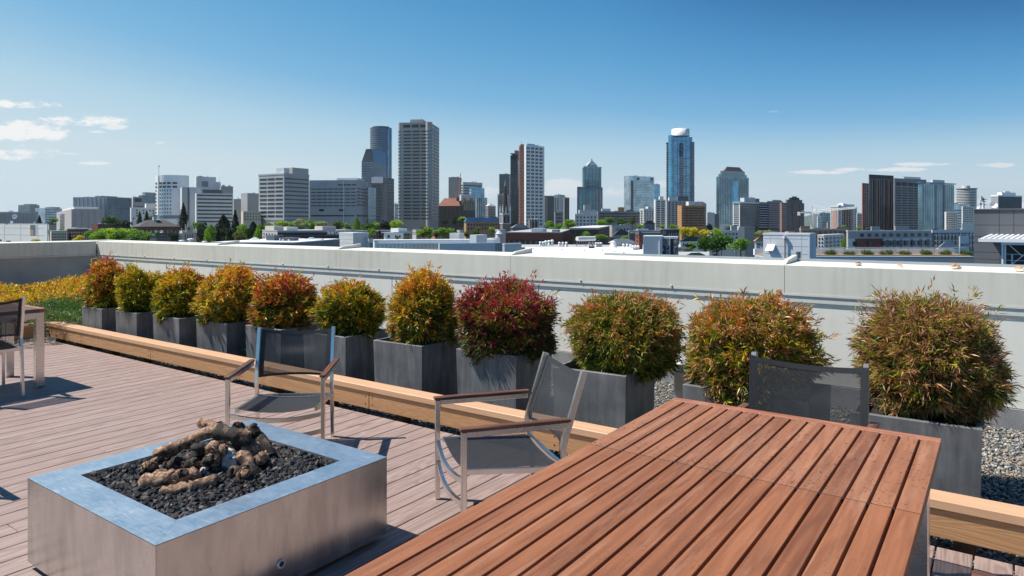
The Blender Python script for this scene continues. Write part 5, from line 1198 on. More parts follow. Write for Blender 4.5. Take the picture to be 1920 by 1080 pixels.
b = R('low_house', 'pale grey low house with a sloping roof left of the rooftop unit', 'house', 1755, 1757, 1800, 468, 70, 60, 'lgrey'); b.hip(450, 'roofg', .02, .1)
b = R('low_block', 'plain pale concrete block left of the charcoal building', 'building', 1803, 1804, 1830, 419, 200, 60, 'offwhite'); b.rows(3, 421, 434, 0, 4, .98, .05, 'grey', 'panel_line')
# ---- charcoal neighbour with canopy
D = 22; b = R('rooftop_building', 'charcoal panelled rooftop building with a white corrugated canopy at the right edge', 'building', 1826, 2060, 2062, 393.5, D * 2681 / 2915, 35.4, None, depth=6, base=-3.0)
def cx(u, q=0.0):       # metres along the face for a photo column, q metres in front of it
    kk = (u - 960) / FPX; nrm = RT - FW * kk; P2 = b.P - b.b * q; return -nrm.dot(P2) / nrm.dot(b.a)
zz_ = lambda v: ZD(v, D)        # photo rows read at the left end of the face
rows_ = [393.7, 400.2, 422, 444, 455.3, 473.2, 486.2, 500]; cols_ = [1826, 1873.5, 1901, 1936, 1976, 2020, 2060]
for i in range(len(rows_) - 1):
    cs_ = cols_ if i < 3 else ([1826, 1875, 1878.5] if i > 4 else [1826, 1878.5])
    for a_, c_ in zip(cs_, cs_[1:]):
        m = MB(); b.hexa(m, cx(c_) + .006, cx(a_) - .006, 0, .03, zz_(rows_[i + 1]) + .006, zz_(rows_[i]) - .006); m.build('panel', W_['panel'], b.par)
m = MB(); b.hexa(m, 0, b.LA - .001, .031, 6, -3, zz_(393.8)); m.build('wall', W_['black'], b.par)
m = MB(); b.hexa(m, -.05, b.LA + .03, -.04, 6.1, zz_(393.6), zz_(391.4)); m.build('roof_edge', W_['panel'], b.par)
m = MB(); z0 = zz_(440.4); z1 = zz_(447.5) + .02; n = 40; q_ = 1.6; xl_ = cx(1835.5, q_)
for i in range(n):
    x0_ = xl_ - i * .14
    for s_ in (0, 1):
        m.prism([(-.0, z0 + .03 * s_), (-q_, z1 + .03 * s_), (-q_, z1 - .03), (-.0, z0 - .03)], lambda p, s: b.M((x0_ - .07 * s_, x0_ - .07 * s_ - .07)[s], p[0], p[1]))
m.build('canopy', W_['steel'], b.par)
m = MB(); b.hexa(m, 0, xl_ + .01, -q_ - .05, -q_, z1 - .09, z1 + .01); m.build('canopy_fascia', W_['steel'], b.par)
m = MB(); b.hexa(m, 0, cx(1878, 1.4), -1.5, -1.35, z1 - .17, z1 - .095); m.build('canopy_beam', W_['steel'], b.par)
for u_ in (1880, 1885): m = MB(); x_ = cx(u_, 1.4 - (u_ - 1880) * .06); b.hexa(m, x_ - .022, x_ + .022, -1.45 + (u_ - 1880) * .06, -1.40 + (u_ - 1880) * .06, -3, z1 - .17); m.build('post', W_['steel'], b.par)
for p0, p1 in (((1886, 455), (1917, 482)), ((1899, 497), (1917, 482)), ((1917, 482), (1948, 460))):
    m = MB(); m.tube([b.M(cx(p0[0], 1.2), -1.2, ZD(p0[1], 20)), b.M(cx(p1[0], 1.2), -1.2, ZD(p1[1], 20))], .014, 6); m.build('brace', W_['steel'], b.par)
m = MB(); b.hexa(m, 0, cx(1886), -.02, .0, -3, zz_(457)); m.build('dark_opening', W_['black'], b.par)
for v in (478.5, 490.5): m = MB(); b.hexa(m, 0, cx(1884, 1.1), -1.1, -1.07, ZD(v + 1, 20), ZD(v, 20)); m.build('guard_rail', W_['bpanel'], b.par)
m = MB(); x_ = cx(1897.5, 1.1); b.hexa(m, x_ - .02, x_ + .02, -1.1, -1.06, -3, ZD(478.6, 20)); m.build('rail_post', W_['bpanel'], b.par)
def dish(u, v, D_, r, lab, al, base_v):
    c = WD(u, D_); t = thing('satellite_dish', lab, 'satellite dish', (c.x, c.y, ZD(base_v, D_)))
    z = ZD(v, D_) - ZD(base_v, D_); m = MB(); prof = [(r * math.sin(a), r * .9 * (1 - math.cos(a))) for a in [i * .11 for i in range(11)]]
    m.lathe([(.001, 0)] + prof[1:], seg=20); M_ = Matrix.Translation((0, 0, z)) @ Matrix.Rotation(YAW + math.radians(al), 4, 'Z') @ Matrix.Rotation(math.radians(68), 4, 'X')
    m.f = m.f[:-1]; m.m = m.m[:-1]; m.sm = m.sm[:-1]; m.v = [tuple(M_ @ Vector(p)) for p in m.v]; m.build('dish', W_['white'], t)
    m = MB(); m.tube([(0, 0, 0), (0, 0, z)], r * .08, 6); m.build('stand', W_['mgrey'], t)
dish(1839, 374, 24, .075 * 1.6, 'round white satellite dish at the left on the charcoal building roof', 30, 392); dish(1838.5, 384, 24, .07, 'small white dome dish just above the charcoal roof edge', 10, 392); dish(1862.5, 385.5, 24, .13, 'pale oval satellite dish standing right of the antenna on the charcoal roof', -25, 392)
c = WD(1845, 24); an = thing('roof_antenna', 'thin black antenna mast between the dishes on the charcoal roof', 'antenna', (c.x, c.y, ZD(392, 24)))
m = MB(); m.tube([(0, 0, 0), (0, 0, ZD(371.5, 24) - ZD(392, 24))], .015, 6); m.build('mast', W_['black'], an)
for zz, l in ((.33, .09), (.26, .06), (.15, .07)):
    m = MB(); m.tube([(-l, -l * .3, zz), (l, l * .3, zz)], .010, 5); m.build('crossbar', W_['black'], an)
# ---- planted terrace below the townhouses
def flat(name, label, cat, u0, u1, v0, v1, z, mat, th=.25, kind=None, taper=True):
    """horizontal slab at height z filling the photo rows v0 (far) to v1 (near)"""
    m = MB(); p = [GP(u, v, z) for u, v in ((u0, v1), (u1, v1), (u1, v0), (u0, v0))]
    m.add([(q.x, q.y, z - th) for q in p] + [(q.x, q.y, z) for q in p], [(3, 2, 1, 0), (4, 5, 6, 7), (0, 1, 5, 4), (1, 2, 6, 5), (2, 3, 7, 6), (3, 0, 4, 7)])
    o = m.build(name, W_[mat]); tag(o, label, cat, kind=kind); return o
D = 27; b = R('roof_terrace', 'low white terrace edge with a strip of grass tufts behind the parapet', 'terrace', 1436, 1438, 1828, 481.5, D, 60, None, depth=3, base=-3.0)
c0 = WD(1436, D); c1 = WD(1829, D); 
def strip3(nm, mat, v0, v1, d0, d1, parent, u0=1436, u1=1829, Dd=27):
    m = MB(); vs = []
    for z in (ZD(v1, Dd), ZD(v0, Dd)):
        for u, dd in ((u0, d0), (u1, d0), (u1, d1), (u0, d1)): q = WD(u, Dd) + FW * dd - b.P; vs.append((q.x, q.y, z - b.zb))
    m.add(vs, [(3, 2, 1, 0), (4, 5, 6, 7), (0, 1, 5, 4), (1, 2, 6, 5), (2, 3, 7, 6), (3, 0, 4, 7)]); return m.build(nm, W_[mat], parent)
strip3('fascia', 'white', 483.5, 500, 0, .3, b.root); strip3('edge_trim', 'bpanel', 480.8, 483.4, -.05, 1.2, b.root)
soil = strip3('soil_strip', 'tan', 478.4, 480.7, .3, 1.1, b.root); strip3('back_wall', 'white', 469, 481, 1.25, 1.4, b.root)
for v in (464.5,): strip3('hand_rail', 'steel', v, v + 1.2, .55, .60, b.root)
for i in range(16): strip3('rail_post', 'steel', 465, 480, .56, .59, b.root, 1448 + i * 24.6, 1449.2 + i * 24.6)
rg = np.random.default_rng(3)
gx = [1552, 1562, 1588, 1598, 1622, 1632, 1655, 1668, 1692, 1702, 1732, 1742, 1768, 1778, 1806, 1818]
def tuft_mesh(seed, n=160):
    r = np.random.default_rng(seed); C = np.stack([r.normal(0, .035, n), r.normal(0, .035, n), np.zeros(n)], -1)
    O = np.stack([r.normal(0, .42, n), r.normal(0, .42, n), np.ones(n)], -1)
    return leaves('tuft', C, O, r.uniform(.16, .28, n), r.uniform(.010, .016, n), np.array([(.10, .19, .03), (.16, .24, .05), (.08, .14, .03)])[r.integers(0, 3, n)], seed, M_leaf, .2, .05)
tm = [tuft_mesh(k) for k in (91, 92, 93)]
for i, u in enumerate(gx):
    q = WD(u, 27.5); o = link('grass_tuft', tm[i % 3], None, (q.x, q.y, ZD(479, 27.5))); o.scale = (1.2, 1.2, 1 + .2 * math.sin(i * 2)); o.rotation_euler.z = i
    tag(o, 'green grass tuft planted in the soil strip of the low white terrace', 'grass tuft', 'grass tufts along the low white terrace')
# ---- light grey stair box on the right
D = 20; b = R('stair_box', 'light grey panelled rooftop stair box with a hood and pipe on its front', 'rooftop box', 1431, 1518, 1530, 440, D, 35.4, 'lpanel', base=-3.0)
b.rows(3, 441, 484, 1, 1, 1, .012, 'mgrey', 'panel_seam', out=.004); b.fins(3, 1, .006, 'mgrey', 440.5, 490, 'panel_seam', out=.004); b.cap(437.5, 'lgrey', .012)
k = D / FPX
m = MB(); A = b.LA
def ax(u):
    kk = (u - 960) / FPX; nrm = RT - FW * kk; return -nrm.dot(b.P) / nrm.dot(b.a)
m.prism([(0, ZD(459, D)), (-.30, ZD(471, D)), (-.02, ZD(471, D))], lambda p, s: b.M((ax(1454), ax(1439))[s], p[0], p[1])); m.build('vent_hood', W_['lpanel'], b.par)
m = MB(); m.tube([b.M(ax(1472.5), -.06, -3), b.M(ax(1472.5), -.06, ZD(446, D))], .022, 8); m.build('pipe', W_['mgrey'], b.par)
m = MB(); m.tube([b.M(ax(1472.5), -.06, ZD(448, D)), b.M(ax(1472.5), -.06, ZD(443, D))], .05, 8); m.build('pipe_cap', W_['lgrey'], b.par)
c = WD(1497, 18); vt_ = thing('roof_vent', 'short round metal vent in front of the light grey stair box', 'vent', (c.x, c.y, -2)); m = MB(); m.lathe([(.058, 0), (.058, ZD(473, 18) + 2), (.07, ZD(473, 18) + 2), (.07, ZD(471.5, 18) + 2)], seg=14); m.build('pipe', M_galv, vt_)
# ---- corrugated box, mural box and black building
D = 60; b = R('rooftop_box', 'corrugated pale grey rooftop box with a downpipe', 'rooftop box', 1206, 1241, 1243, 443, D, 14, 'lpanel', base=-5); b.fins(26, 0, .3, 'bpanel', 443.5, 485, 'corrugation', out=.02); b.cap(442, 'white', .01); b.pole(.12, -.1, 452, 480, .06)
b = R('rooftop_box', 'dark panelled rooftop box painted with a white smudged mural', 'rooftop box', 1241.5, 1270, 1272, 446.5, D + 1, 6, 'dgrey', base=-5); b.cap(444, 'lgrey', .01)
def mural():
    m = Mat('mural_paint', (.1, .1, .1), .6); a = m.noise(m.coord(kind='Object', scale=(1, 1, 1)), 1.3, 3, .55, 1.8)
    m.color(m.ramp(a, [(.42, (.03, .03, .033)), (.5, (.09, .09, .09)), (.56, (.42, .42, .42)), (.6, (.10, .10, .10)), (.7, (.35, .34, .33))])); return m.m
W_['mural'] = mural(); b.block('mural_panel', 'mural', .54, .98, -.02, 0, -5, ZD(449, 61)); b.block('mural_panel', 'mural', .02, .24, -.02, 0, -5, ZD(448, 61)); b.fins(1, 0, .5, 'lgrey', 447, 485, 'post', fa=(.44, .56)); b.block('doorway', 'black', .26, .42, -.015, 0, -5, ZD(448, 61))
b = R('black_building', 'black clad building with a row of slim lit windows behind the mural box', 'building', 1238, 1240, 1274, 430.5, 150, 60, 'black', roof='roofg'); b.rows(1, 436, 447, 0, 5, .12, .7, 'wl', 'window', fb=(.35, 1)); b.rows(1, 432, 440, 0, 1, .8, .9, 'dgrey', 'louvre', fb=(0, .25))
b = R('low_shed', 'dark low building with a pale overhanging roof edge left of the black building', 'building', 1178, 1180, 1240, 434, 170, 64, 'dgrey', roof='roofg'); b.rows(1, 435, 437.5, 0, 1, 1, .8, 'offwhite', 'roof_edge', out=.3); b.top(429, .2, .7, .25, .6, 'white')
b = R('brick_tower', 'small square red brick tower with a pointed roof', 'tower', 1191, 1198, 1205, 439.5, 120, 45, 'brick'); b.rows(2, 441, 455, 1, 1, .25, .4, 'w', 'window'); b.hip(431.5, 'roofd', .1, .01)
# ---- brick blocks in the middle
b = R('brick_building', 'long low dark red brick building with arched windows behind the white roof', 'building', 949, 1052, 1069, 437, 210, 4, 'dbrick', roof='roofg')
b.rows(1, 441.5, 448.5, 14, 0, .35, .85, 'wl', 'window', each=True, skip=lambda f, i, k: k in (5, 9)); b.rows(1, 450, 464, 9, 0, .28, .8, 'mgrey', 'arched_window', each=True, fa=(.1, 1)); b.block('upper_band', 'brick', -.002, 1.0, -.006, 0, ZD(450, 210), ZD(437.5, 210)); b.rows(1, 441.5, 448.5, 14, 0, .35, .85, 'wl', 'window', each=True, out=.45, skip=lambda f, i, k: k in (5, 9))
b = R('brick_building', 'plain dark brick building with pale parapet behind the small round vents', 'building', 1068, 1122, 1144, 428.5, 230, 6, 'dbrick', roof='roofw'); b.rows(1, 434, 438, 6, 2, .25, .9, 'w', 'window', each=True); b.cap(427.3, 'lgrey', .004)
b = R('rooftop_unit', 'pale green rooftop plant box on the long brick building', 'rooftop unit', 996, 1018, 1025, 428, 215, 10, 'bpanel', base=ZD(437, 215)); b.fins(8, 2, .1, 'lgrey', 428.5, 436, 'louvre')
b = R('rooftop_unit', 'dark grey rooftop plant box at the right of the brick building roof', 'rooftop unit', 1035, 1046, 1050, 430.5, 212, 10, 'mgrey', base=ZD(437, 212))
b = R('apartment_house', 'cream apartment house with bay windows right of the plain brick building', 'house', 1143, 1147, 1182, 424, 260, 60, 'grey', roof='roofg'); b.fins(0, 1, .9, 'cream', 424.5, 450, 'bay', fb=(0, .18)); b.rows(2, 427, 440, 0, 5, .4, .5, 'w', 'window_row'); b.top(421, .2, .8, .5, .8, 'roofg')
b = R('house', 'grey house with a dark hipped roof in the centre', 'house', 1150, 1153, 1181, 441, 210, 60, 'mgrey'); b.hip(431, 'roofd', .1, .3)
b = R('house', 'green grey gabled house right of the dark hipped roof', 'house', 1206, 1209, 1228, 420, 330, 50, 'slate'); b.hip(414, 'roofd', .1, .4)
b = R('house', 'low house with a steep dark roof behind the metal vents', 'house', 1122, 1126, 1160, 452, 150, 60, 'dbrick'); b.hip(444.5, 'roofd', .1, .5)
b = R('house', 'low pale house with a shallow grey roof left of the brick tower', 'house', 1143, 1147, 1190, 455, 140, 60, 'beige'); b.hip(448, 'roofg', .08, .5)
b = R('house', 'white house with a dark hipped roof left of the big green tree', 'house', 1274, 1277, 1320, 453, 140, 60, 'offwhite'); b.hip(444.5, 'roofd', .08, .4); b.rows(1, 455, 462, 0, 6, .3, .7, 'w', 'window_row')
b = R('apartment_house', 'flat roofed white apartment house behind the big green tree', 'house', 1326, 1329, 1412, 434, 190, 64, 'lgrey', roof='roofw'); b.rows(2, 436, 450, 0, 12, .4, .55, 'w', 'window_row'); b.top(423, .1, .6, .5, .64, 'grey', 'stair_box'); b.top(429, .0, .6, .66, .86, 'roofw')
b = R('apartment_house', 'plain grey tall stair block right of the white apartment house', 'house', 1385, 1396, 1415, 425, 180, 35, 'slate')
b = R('house', 'tan gabled house beside the light grey stair box', 'house', 1415, 1418, 1436, 452, 110, 55, 'beige'); b.hip(443, 'tan', .15, .1); b.rows(3, 454, 480, 0, 2, .6, .35, 'dgrey', 'balcony_gap')
b = R('low_roof', 'small dark pitched shed roof just above the parapet', 'shed', 1330, 1334, 1350, 482, 50, 50, 'dgrey', base=-6); b.hip(476, 'roofd', .1, .05)
b = R('low_roof', 'long dark low gabled roof left of the small pitched shed', 'shed', 1285, 1290, 1322, 480, 60, 55, 'mgrey', base=-6); b.hip(474.5, 'roofd', .05, .5)
flat('flat_roof', 'pale flat roof strip below the shrubs left of the big green tree', 'roof', 1270, 1330, 472, 479, -1.6, 'roofg', .6)
# ---- tower crane
D = 420; c = WD(1523, D); cr = thing('tower_crane', 'white lattice tower crane standing before the distant bay', 'crane', (c.x, c.y, GZ))
zt = ZD(398, D) - GZ; m = MB()
for sx in (-1, 1):
    for sy in (-1, 1): m.tube([(sx * .65, sy * .65, 0), (sx * .65, sy * .65, zt)], .16, 4)
m.build('mast', W_['steel'], cr); m = MB(); n = 40
for i in range(n):
    z0, z1 = zt * i / n, zt * (i + 1) / n; s_ = 1 if i % 2 else -1
    m.tube([(-.65 * s_, -.65, z0), (.65 * s_, -.65, z1)], .10, 4); m.tube([(.65, -.65 * s_, z0), (.65, .65 * s_, z1)], .10, 4)
m.build('mast_bracing', W_['steel'], cr)
J0, J1 = WD(1527, D), WD(1606, D * .93); jd = (J1 - c); zj = ZD(398.5, D) - GZ; zj1 = ZD(390.5, D * .93) - GZ
m = MB(); N = 34
for off, dz in ((-.5, 0), (.5, 0), (0, 1.2)):
    w = Vector((jd.y, -jd.x)).normalized() * off
    m.tube([(w.x, w.y, zj + dz), (jd.x + w.x, jd.y + w.y, zj1 + dz * .6)], .14, 4)
for i in range(N):
    f, g_ = i / N, (i + .5) / N; h_ = (i + 1) / N
    m.tube([(jd.x * f, jd.y * f, zj + (zj1 - zj) * f), (jd.x * g_, jd.y * g_, zj + (zj1 - zj) * g_ + 1.1)], .10, 4); m.tube([(jd.x * g_, jd.y * g_, zj + (zj1 - zj) * g_ + 1.1), (jd.x * h_, jd.y * h_, zj + (zj1 - zj) * h_)], .10, 4)
m.build('jib', W_['steel'], cr)
cd = WD(1498, D) - c; m = MB(); m.tube([(0, 0, zj), (cd.x, cd.y, zj - .2)], .35, 4); m.tube([(0, 0, zj + .9), (cd.x, cd.y, zj - .1)], .12, 4); m.build('counter_jib', W_['steel'], cr)
m = MB(); m.box(cd.x - .8, cd.x + .8, cd.y - .6, cd.y + .6, zj - 1.8, zj + .4); m.build('counterweight', W_['lgrey'], cr)
m = MB(); m.box(.7, 2.4, -.8, .8, zt - .2, zt + 2.2); m.build('cab', W_['white'], cr)
m = MB(); ap = (0, 0, ZD(384.5, D) - GZ); m.tube([(0, 0, zt), ap], .18, 4); m.tube([ap, (cd.x * .9, cd.y * .9, zj)], .07, 4); m.tube([ap, (jd.x * .55, jd.y * .55, zj + 1.2)], .07, 4); m.build('stay', W_['steel'], cr)
# ---- white membrane roof with little boxes and vents
o = flat('white_roof', 'bright white membrane roof with a row of small square vents', 'roof', 985, 1215, 463.5, 482, -3.2, 'roofw', 1.0)
flat('grey_roof', 'pale grey flat roof behind the bright white membrane', 'roof', 945, 1275, 458.5, 463.8, -3.35, 'roofg', .8)
sqv = [(988, 467), (1000, 467), (1022.5, 467.6), (1053.5, 468.6), (1096, 470), (1129.5, 471), (1152.5, 473), (1169.5, 475)]
for i, (u, v) in enumerate(sqv):
    p = GP(u, v, -3.2); t = thing('square_roof_vent', 'small square metal vent standing on the bright white membrane roof', 'vent', (p.x, p.y, -3.2), YAW, 'square vents on the white membrane roof')
    m = MB(); m.bbox(-.12, .12, -.12, .12, 0, .18, .01); m.build('box', W_['lpanel'], t); m = MB(); m.box(-.09, .05, -.125, -.118, .03, .13); m.build('opening', W_['mgrey'], t)
vents = [(1013, 461, .9), (1018.5, 461, .9), (1023.5, 461, 1.1), (1029.5, 460, 1.1), (1035.5, 460, 1.2), (1049, 462, .9), (1055.5, 462, .9), (1062, 463, 1), (1105, 461, .8), (1111, 461, .8), (1118, 463, .9), (1122.5, 463, .9), (1127, 463, .9), (1169, 465, .8), (1176, 465, .8), (1182.5, 466, .8), (1187, 470, .9), (1191.5, 470, .9), (1196.5, 470, .9)]
for i, (u, v, s_) in enumerate(vents):
    p = GP(u, v, -3.3); t = thing('roof_ventilator', 'round capped metal ventilator on the grey roof behind the white membrane', 'ventilator', (p.x, p.y, -3.3), 0, 'round capped ventilators behind the white membrane roof')
    m = MB(); r_ = .26 * s_; m.lathe([(r_, 0), (r_, .45 * s_), (r_ * .6, .5 * s_), (r_ * .6, .62 * s_)], seg=12); m.build('base', W_['lpanel'], t)
    m = MB(); m.lathe([(r_ * 1.0, .62 * s_), (r_ * 1.1, .7 * s_), (r_ * 1.1, .86 * s_), (r_ * .6, .98 * s_), (0.01, 1.0 * s_)], seg=12); m.build('cap', W_['white'], t)
p = GP(1150, 465, -3.3); t = thing('roof_fan', 'large white bell shaped roof fan behind the white membrane', 'fan', (p.x, p.y, -3.3)); m = MB(); m.lathe([(.75, 0), (.62, .5), (.45, .9), (.42, 1.1)], seg=18); m.build('bell', W_['white'], t); m = MB(); m.lathe([(.5, 1.1), (.5, 1.2), (.1, 1.3)], seg=18); m.build('cap', W_['white'], t)
c = WD(1080, 95); t = thing('duct_run', 'horizontal ribbed metal duct on the roof in the centre', 'duct', (c.x, c.y, ZD(460, 95))); q0 = WD(1082, 95) - c; q1 = WD(1115, 97) - c
m = MB(); m.tube([(q0.x, q0.y, .9), (q1.x, q1.y, .9)], .32, 12); m.build('duct', W_['lpanel'], t)
for i in range(9):
    f = i / 8; w = q0.lerp(q1, f); m = MB(); m.tube([(w.x, w.y, 0), (w.x, w.y, .7)], .05, 5); m.build('support', W_['mgrey'], t)
b = R('roof_sign_board', 'small orange red board on the grey roof in the centre', 'board', 1104, 1114, 1115, 462, 92, 5, 'redp', base=ZD(465.5, 92))
# ---- white modern buildings left of centre
b = R('white_stair_tower', 'white panelled rooftop box with two lit faces left of the roof terrace', 'rooftop box', 636, 662, 691, 437, 95, 40, 'lpanel', base=-8); b.rows(4, 438, 466, 1, 1, 1, .012, 'bpanel', 'panel_seam', out=.02); b.cap(436, 'white', .01)
b = R('white_stair_tower', 'lower white annexe with a dark doorway at its right', 'rooftop box', 689, 691, 700, 446, 96, 60, 'lpanel', base=-8); b.rows(1, 455, 466, 0, 1, .6, .95, 'mgrey', 'doorway'); b.cap(444.8, 'dgrey', .03)
b = R('modern_house', 'white modern house with overhanging thin roof and a rooftop box', 'house', 720, 738, 768, 437, 110, 30, 'white', base=-8); b.block('roof', 'roofg', -.12, 1.15, -.08, 1.12, b.zt, ZD(435.3, 110)); b.top(428, .1, .9, .35, .9, 'white'); b.rows(1, 440, 447, 1, 2, .25, .7, 'w', 'window', fb=(0, .5)); b.fins(0, 1, .9, 'gd', 438, 452, 'glazing', fb=(.6, 1))
b = R('terrace_building', 'long white terrace building with glass balustrade and planters', 'building', 700, 702, 932, 452, 100, 76, 'white', roof='roofw', depth=20, base=-8); b.rows(1, 457.5, 466, 0, 30, .9, .9, 'wl', 'balustrade_panel', out=.35); b.rows(1, 456.8, 457.6, 0, 1, 1, .9, 'steel', 'hand_rail', out=.4)
b = R('white_box', 'white rooftop box behind the right end of the terrace', 'rooftop box', 843, 861, 870, 437, 108, 20, 'lpanel', base=-8)
b = R('white_box', 'tall white panelled box at the right end of the terrace', 'rooftop box', 881, 893, 913, 440.5, 90, 25, 'white', base=-8); b.block('painted_shade_side', 'bpanel', -.01, 0, 0, 1, -8, ZD(441, 90)); b.rows(5, 441, 470, 0, 1, 1, .012, 'lgrey', 'panel_seam', out=.03)  # shade of the right side put into colour, blue grey over white
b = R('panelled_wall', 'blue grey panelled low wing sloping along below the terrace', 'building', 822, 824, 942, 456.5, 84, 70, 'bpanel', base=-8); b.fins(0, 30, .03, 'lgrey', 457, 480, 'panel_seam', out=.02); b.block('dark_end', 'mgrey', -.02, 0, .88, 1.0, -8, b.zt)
b = R('white_box', 'pair of pale boxes right of the tall white panelled box', 'rooftop box', 912, 921, 937, 446.5, 110, 30, 'lpanel', base=-8)
b = R('white_box', 'low pale box right of the dark ended wing', 'rooftop box', 942, 946, 978, 457.5, 88, 40, 'bpanel', base=-8); b.cap(456.8, 'white', .01)
# small things on the terrace
for i, (u, v, s_) in enumerate([(716, 448, .5), (728, 449, .4), (745, 447, .55), (762, 446, .6), (768, 446, .5)]):
    pass
b = R('grey_roof_block', 'long low slate clad roof block left of the white panelled box', 'building', 395, 552, 637, 456, 70, 3, 'slate', roof='roofw', base=-8); b.fins(30, 16, .04, 'dgrey', 457, 470, 'panel_seam', out=.02)
b = R('grey_penthouse', 'slate clad rooftop penthouse with a flat dark roof, left of the pair', 'rooftop box', 499, 514, 524, 442.5, 76, 25, 'slate', base=-5); b.block('roof', 'dgrey', -.1, 1.1, -.1, 1.6, b.zt, ZD(440.8, 76))
b = R('grey_penthouse', 'slate clad rooftop penthouse with two white vents, right of the pair', 'rooftop box', 525, 548, 560, 447, 75, 12, 'slate', base=-5); b.block('roof', 'dgrey', -.06, 1.06, -.1, 1.2, b.zt, ZD(445.4, 75)); b.rows(1, 448, 453, 2, 0, .3, .8, 'white', 'vent', out=.1)
b = R('metal_canopy', 'white metal tent shaped roof at the left end of the slate block', 'canopy', 464, 468, 492, 452, 78, 55, 'lpanel', base=-5); b.hip(445, 'lpanel', .05, .1)
b = R('rooftop_unit', 'white rooftop unit with a ladder between penthouses and white box', 'rooftop unit', 572, 602, 608, 447.5, 80, 8, 'white', base=-5); b.top(445.2, .6, .8, .2, .8, 'lgrey')
b = R('rooftop_box', 'black rooftop box carrying two small white dishes', 'rooftop box', 281, 293, 320, 443.5, 90, 22, 'dgrey', base=-8); b.cap(442.6, 'black', .01)
dish(292, 434.5, 90, .22, 'left small white dish on a pole above the black rooftop box', 30, 443); dish(303, 434.5, 90, .22, 'right small white dish on a pole above the black rooftop box', 0, 443)
# rooftop machinery just over the parapet
for i, (u, v, w_, h_, lab) in enumerate([(341, 450, .5, .55, 'white roof fan unit before the cream clock tower, left one'), (358, 447, .6, .8, 'tall white curved roof fan before the cream clock tower'), (384, 452, .5, .35, 'low white roof unit right of the cream clock tower'), (324, 453, .25, .2, 'tiny tan roof vent left of the cream clock tower'), (370, 454, .2, .15, 'tiny tan roof vent right of the tall white fan')]):
    D_ = 60; c = WD(u, D_); t = thing('roof_fan', lab, 'roof fan', (c.x, c.y, ZD(460, D_))); z_ = ZD(v, D_) - ZD(460, D_)
    m = MB(); m.lathe([(w_ * .3, 0), (w_ * .3, z_ * .7), (w_ * .5, z_ * .75), (w_ * .5, z_ * .9), (w_ * .2, z_)], seg=12); m.build('housing', W_['white'] if i < 3 else W_['tan'], t)
    m = MB(); m.bbox(-w_ * .6, w_ * .6, -w_ * .5, w_ * .5, z_ * .1, z_ * .4, .02); m.build('base', W_['lpanel'], t)
# ---- dark brown building with lettering
b = R('brown_hotel', 'long dark brown building with white lettering high on its side', 'building', 492, 520, 664, 434, 170, 60, 'pink', roof='roofg')
b.block('brown_front', 'black', -.006, 0, .0, 1, b.zb, b.zt - .3)
for o in b.root.children:
    if o.name.startswith('brown_front'): o.data.materials[0] = mottled('dark_brown_cladding', (.075, .06, .058), .7, .1, .5)
b.rows(1, 441.5, 443, 0, 1, 1, .9, 'dgrey', 'floor_line', out=.5); b.top(424.5, .1, .5, .60, .78, 'pink', 'stair_box'); b.top(424, .2, .8, .0, .12, 'beige', 'stair_box'); b.top(426, .2, .8, .16, .3, 'lpanel', 'plant_box'); b.rows(2, 437, 450, 5, 0, .3, .5, 'w', 'window_row')
def lettering(text, b, u0, u1, v_base, v_top, small=.75):
    cu = bpy.data.curves.new('lettering', 'FONT'); cu.body = text; cu.size = 1; cu.small_caps_scale = small; cu.extrude = .02
    cu.offset = .035
    for i, ch_ in enumerate(cu.body): cu.body_format[i].use_small_caps = True
    tmp = bpy.data.objects.new('lettering_tmp', cu); col.objects.link(tmp); bpy.context.view_layer.update()
    me = bpy.data.meshes.new_from_object(tmp); bpy.data.objects.remove(tmp)
    xs_ = [v.co.x for v in me.vertices]; ys_ = [v.co.y for v in me.vertices]; W0 = max(xs_) - min(xs_); H0 = max(ys_)
    def solve(u):
        k = (u - 960) / FPX; n = RT - FW * k; return -n.dot(b.P) / n.dot(b.b)
    s0, s1 = solve(u0), solve(u1); um = (u0 + u1) / 2; P_ = b.P + b.b * ((s0 + s1) / 2); Dm = P_.dot(FW)
    z0, z1 = ZD(v_base, Dm), ZD(v_top, Dm)
    for v in me.vertices:
        x, y, z = v.co; w = b.b * (s0 + (x - min(xs_)) / W0 * (s1 - s0)) - b.a * (.9 + z)
        v.co = (w.x, w.y, z0 + y / H0 * (z1 - z0) - b.zb)
    me.materials.clear(); me.materials.append(Mat('sign_white', (.92, .92, .92), .5).m); o = link('lettering', me, b.root); return o
lettering('Silver Cloud Hotel', b, 612, 657.5, 439, 433.2)
b = R('brick_building', 'small red brick building with white frames right of the dark brown one', 'building', 655, 657, 735, 434, 240, 64, 'brick', roof='roofw'); b.rows(2, 437, 450, 0, 14, .35, .55, 'wl', 'window_row')
# ---- school with hip roof, clock tower, low things on the left
b = R('school_building', 'old red brick school with a big dark hipped roof and roof lantern', 'school', 250, 262, 335, 425, 330, 50, 'brick'); b.rows(2, 430, 450, 3, 9, .45, .6, 'wl', 'window_row'); b.hip(412, 'roofd', .05, .42)
b.block('lantern', 'bpanel', .4, .6, .42, .5, b.zt + 1, ZD(405, 345)); b.block('lantern_cap', 'slate', .37, .63, .4, .52, ZD(405, 345), ZD(403.5, 345))
D = 300; c = WD(354, D); ct = thing('clock_tower', 'cream stepped church tower with a round dark clock opening', 'church tower', (c.x, c.y, GZ))
def cb2(nm, mat, w, v0, v1, dx=0, dy=0, ph=0, D=300):
    m = MB(); M_ = Matrix.Rotation(YAW + .45, 4, 'Z'); w = w / FPX * D / 2 / 1.25
    m.box(dx - w, dx + w, dy - w, dy + w, max(0, ZD(v1, D) - GZ), ZD(v0, D) - GZ, M_); return m.build(nm, W_[mat], ct)
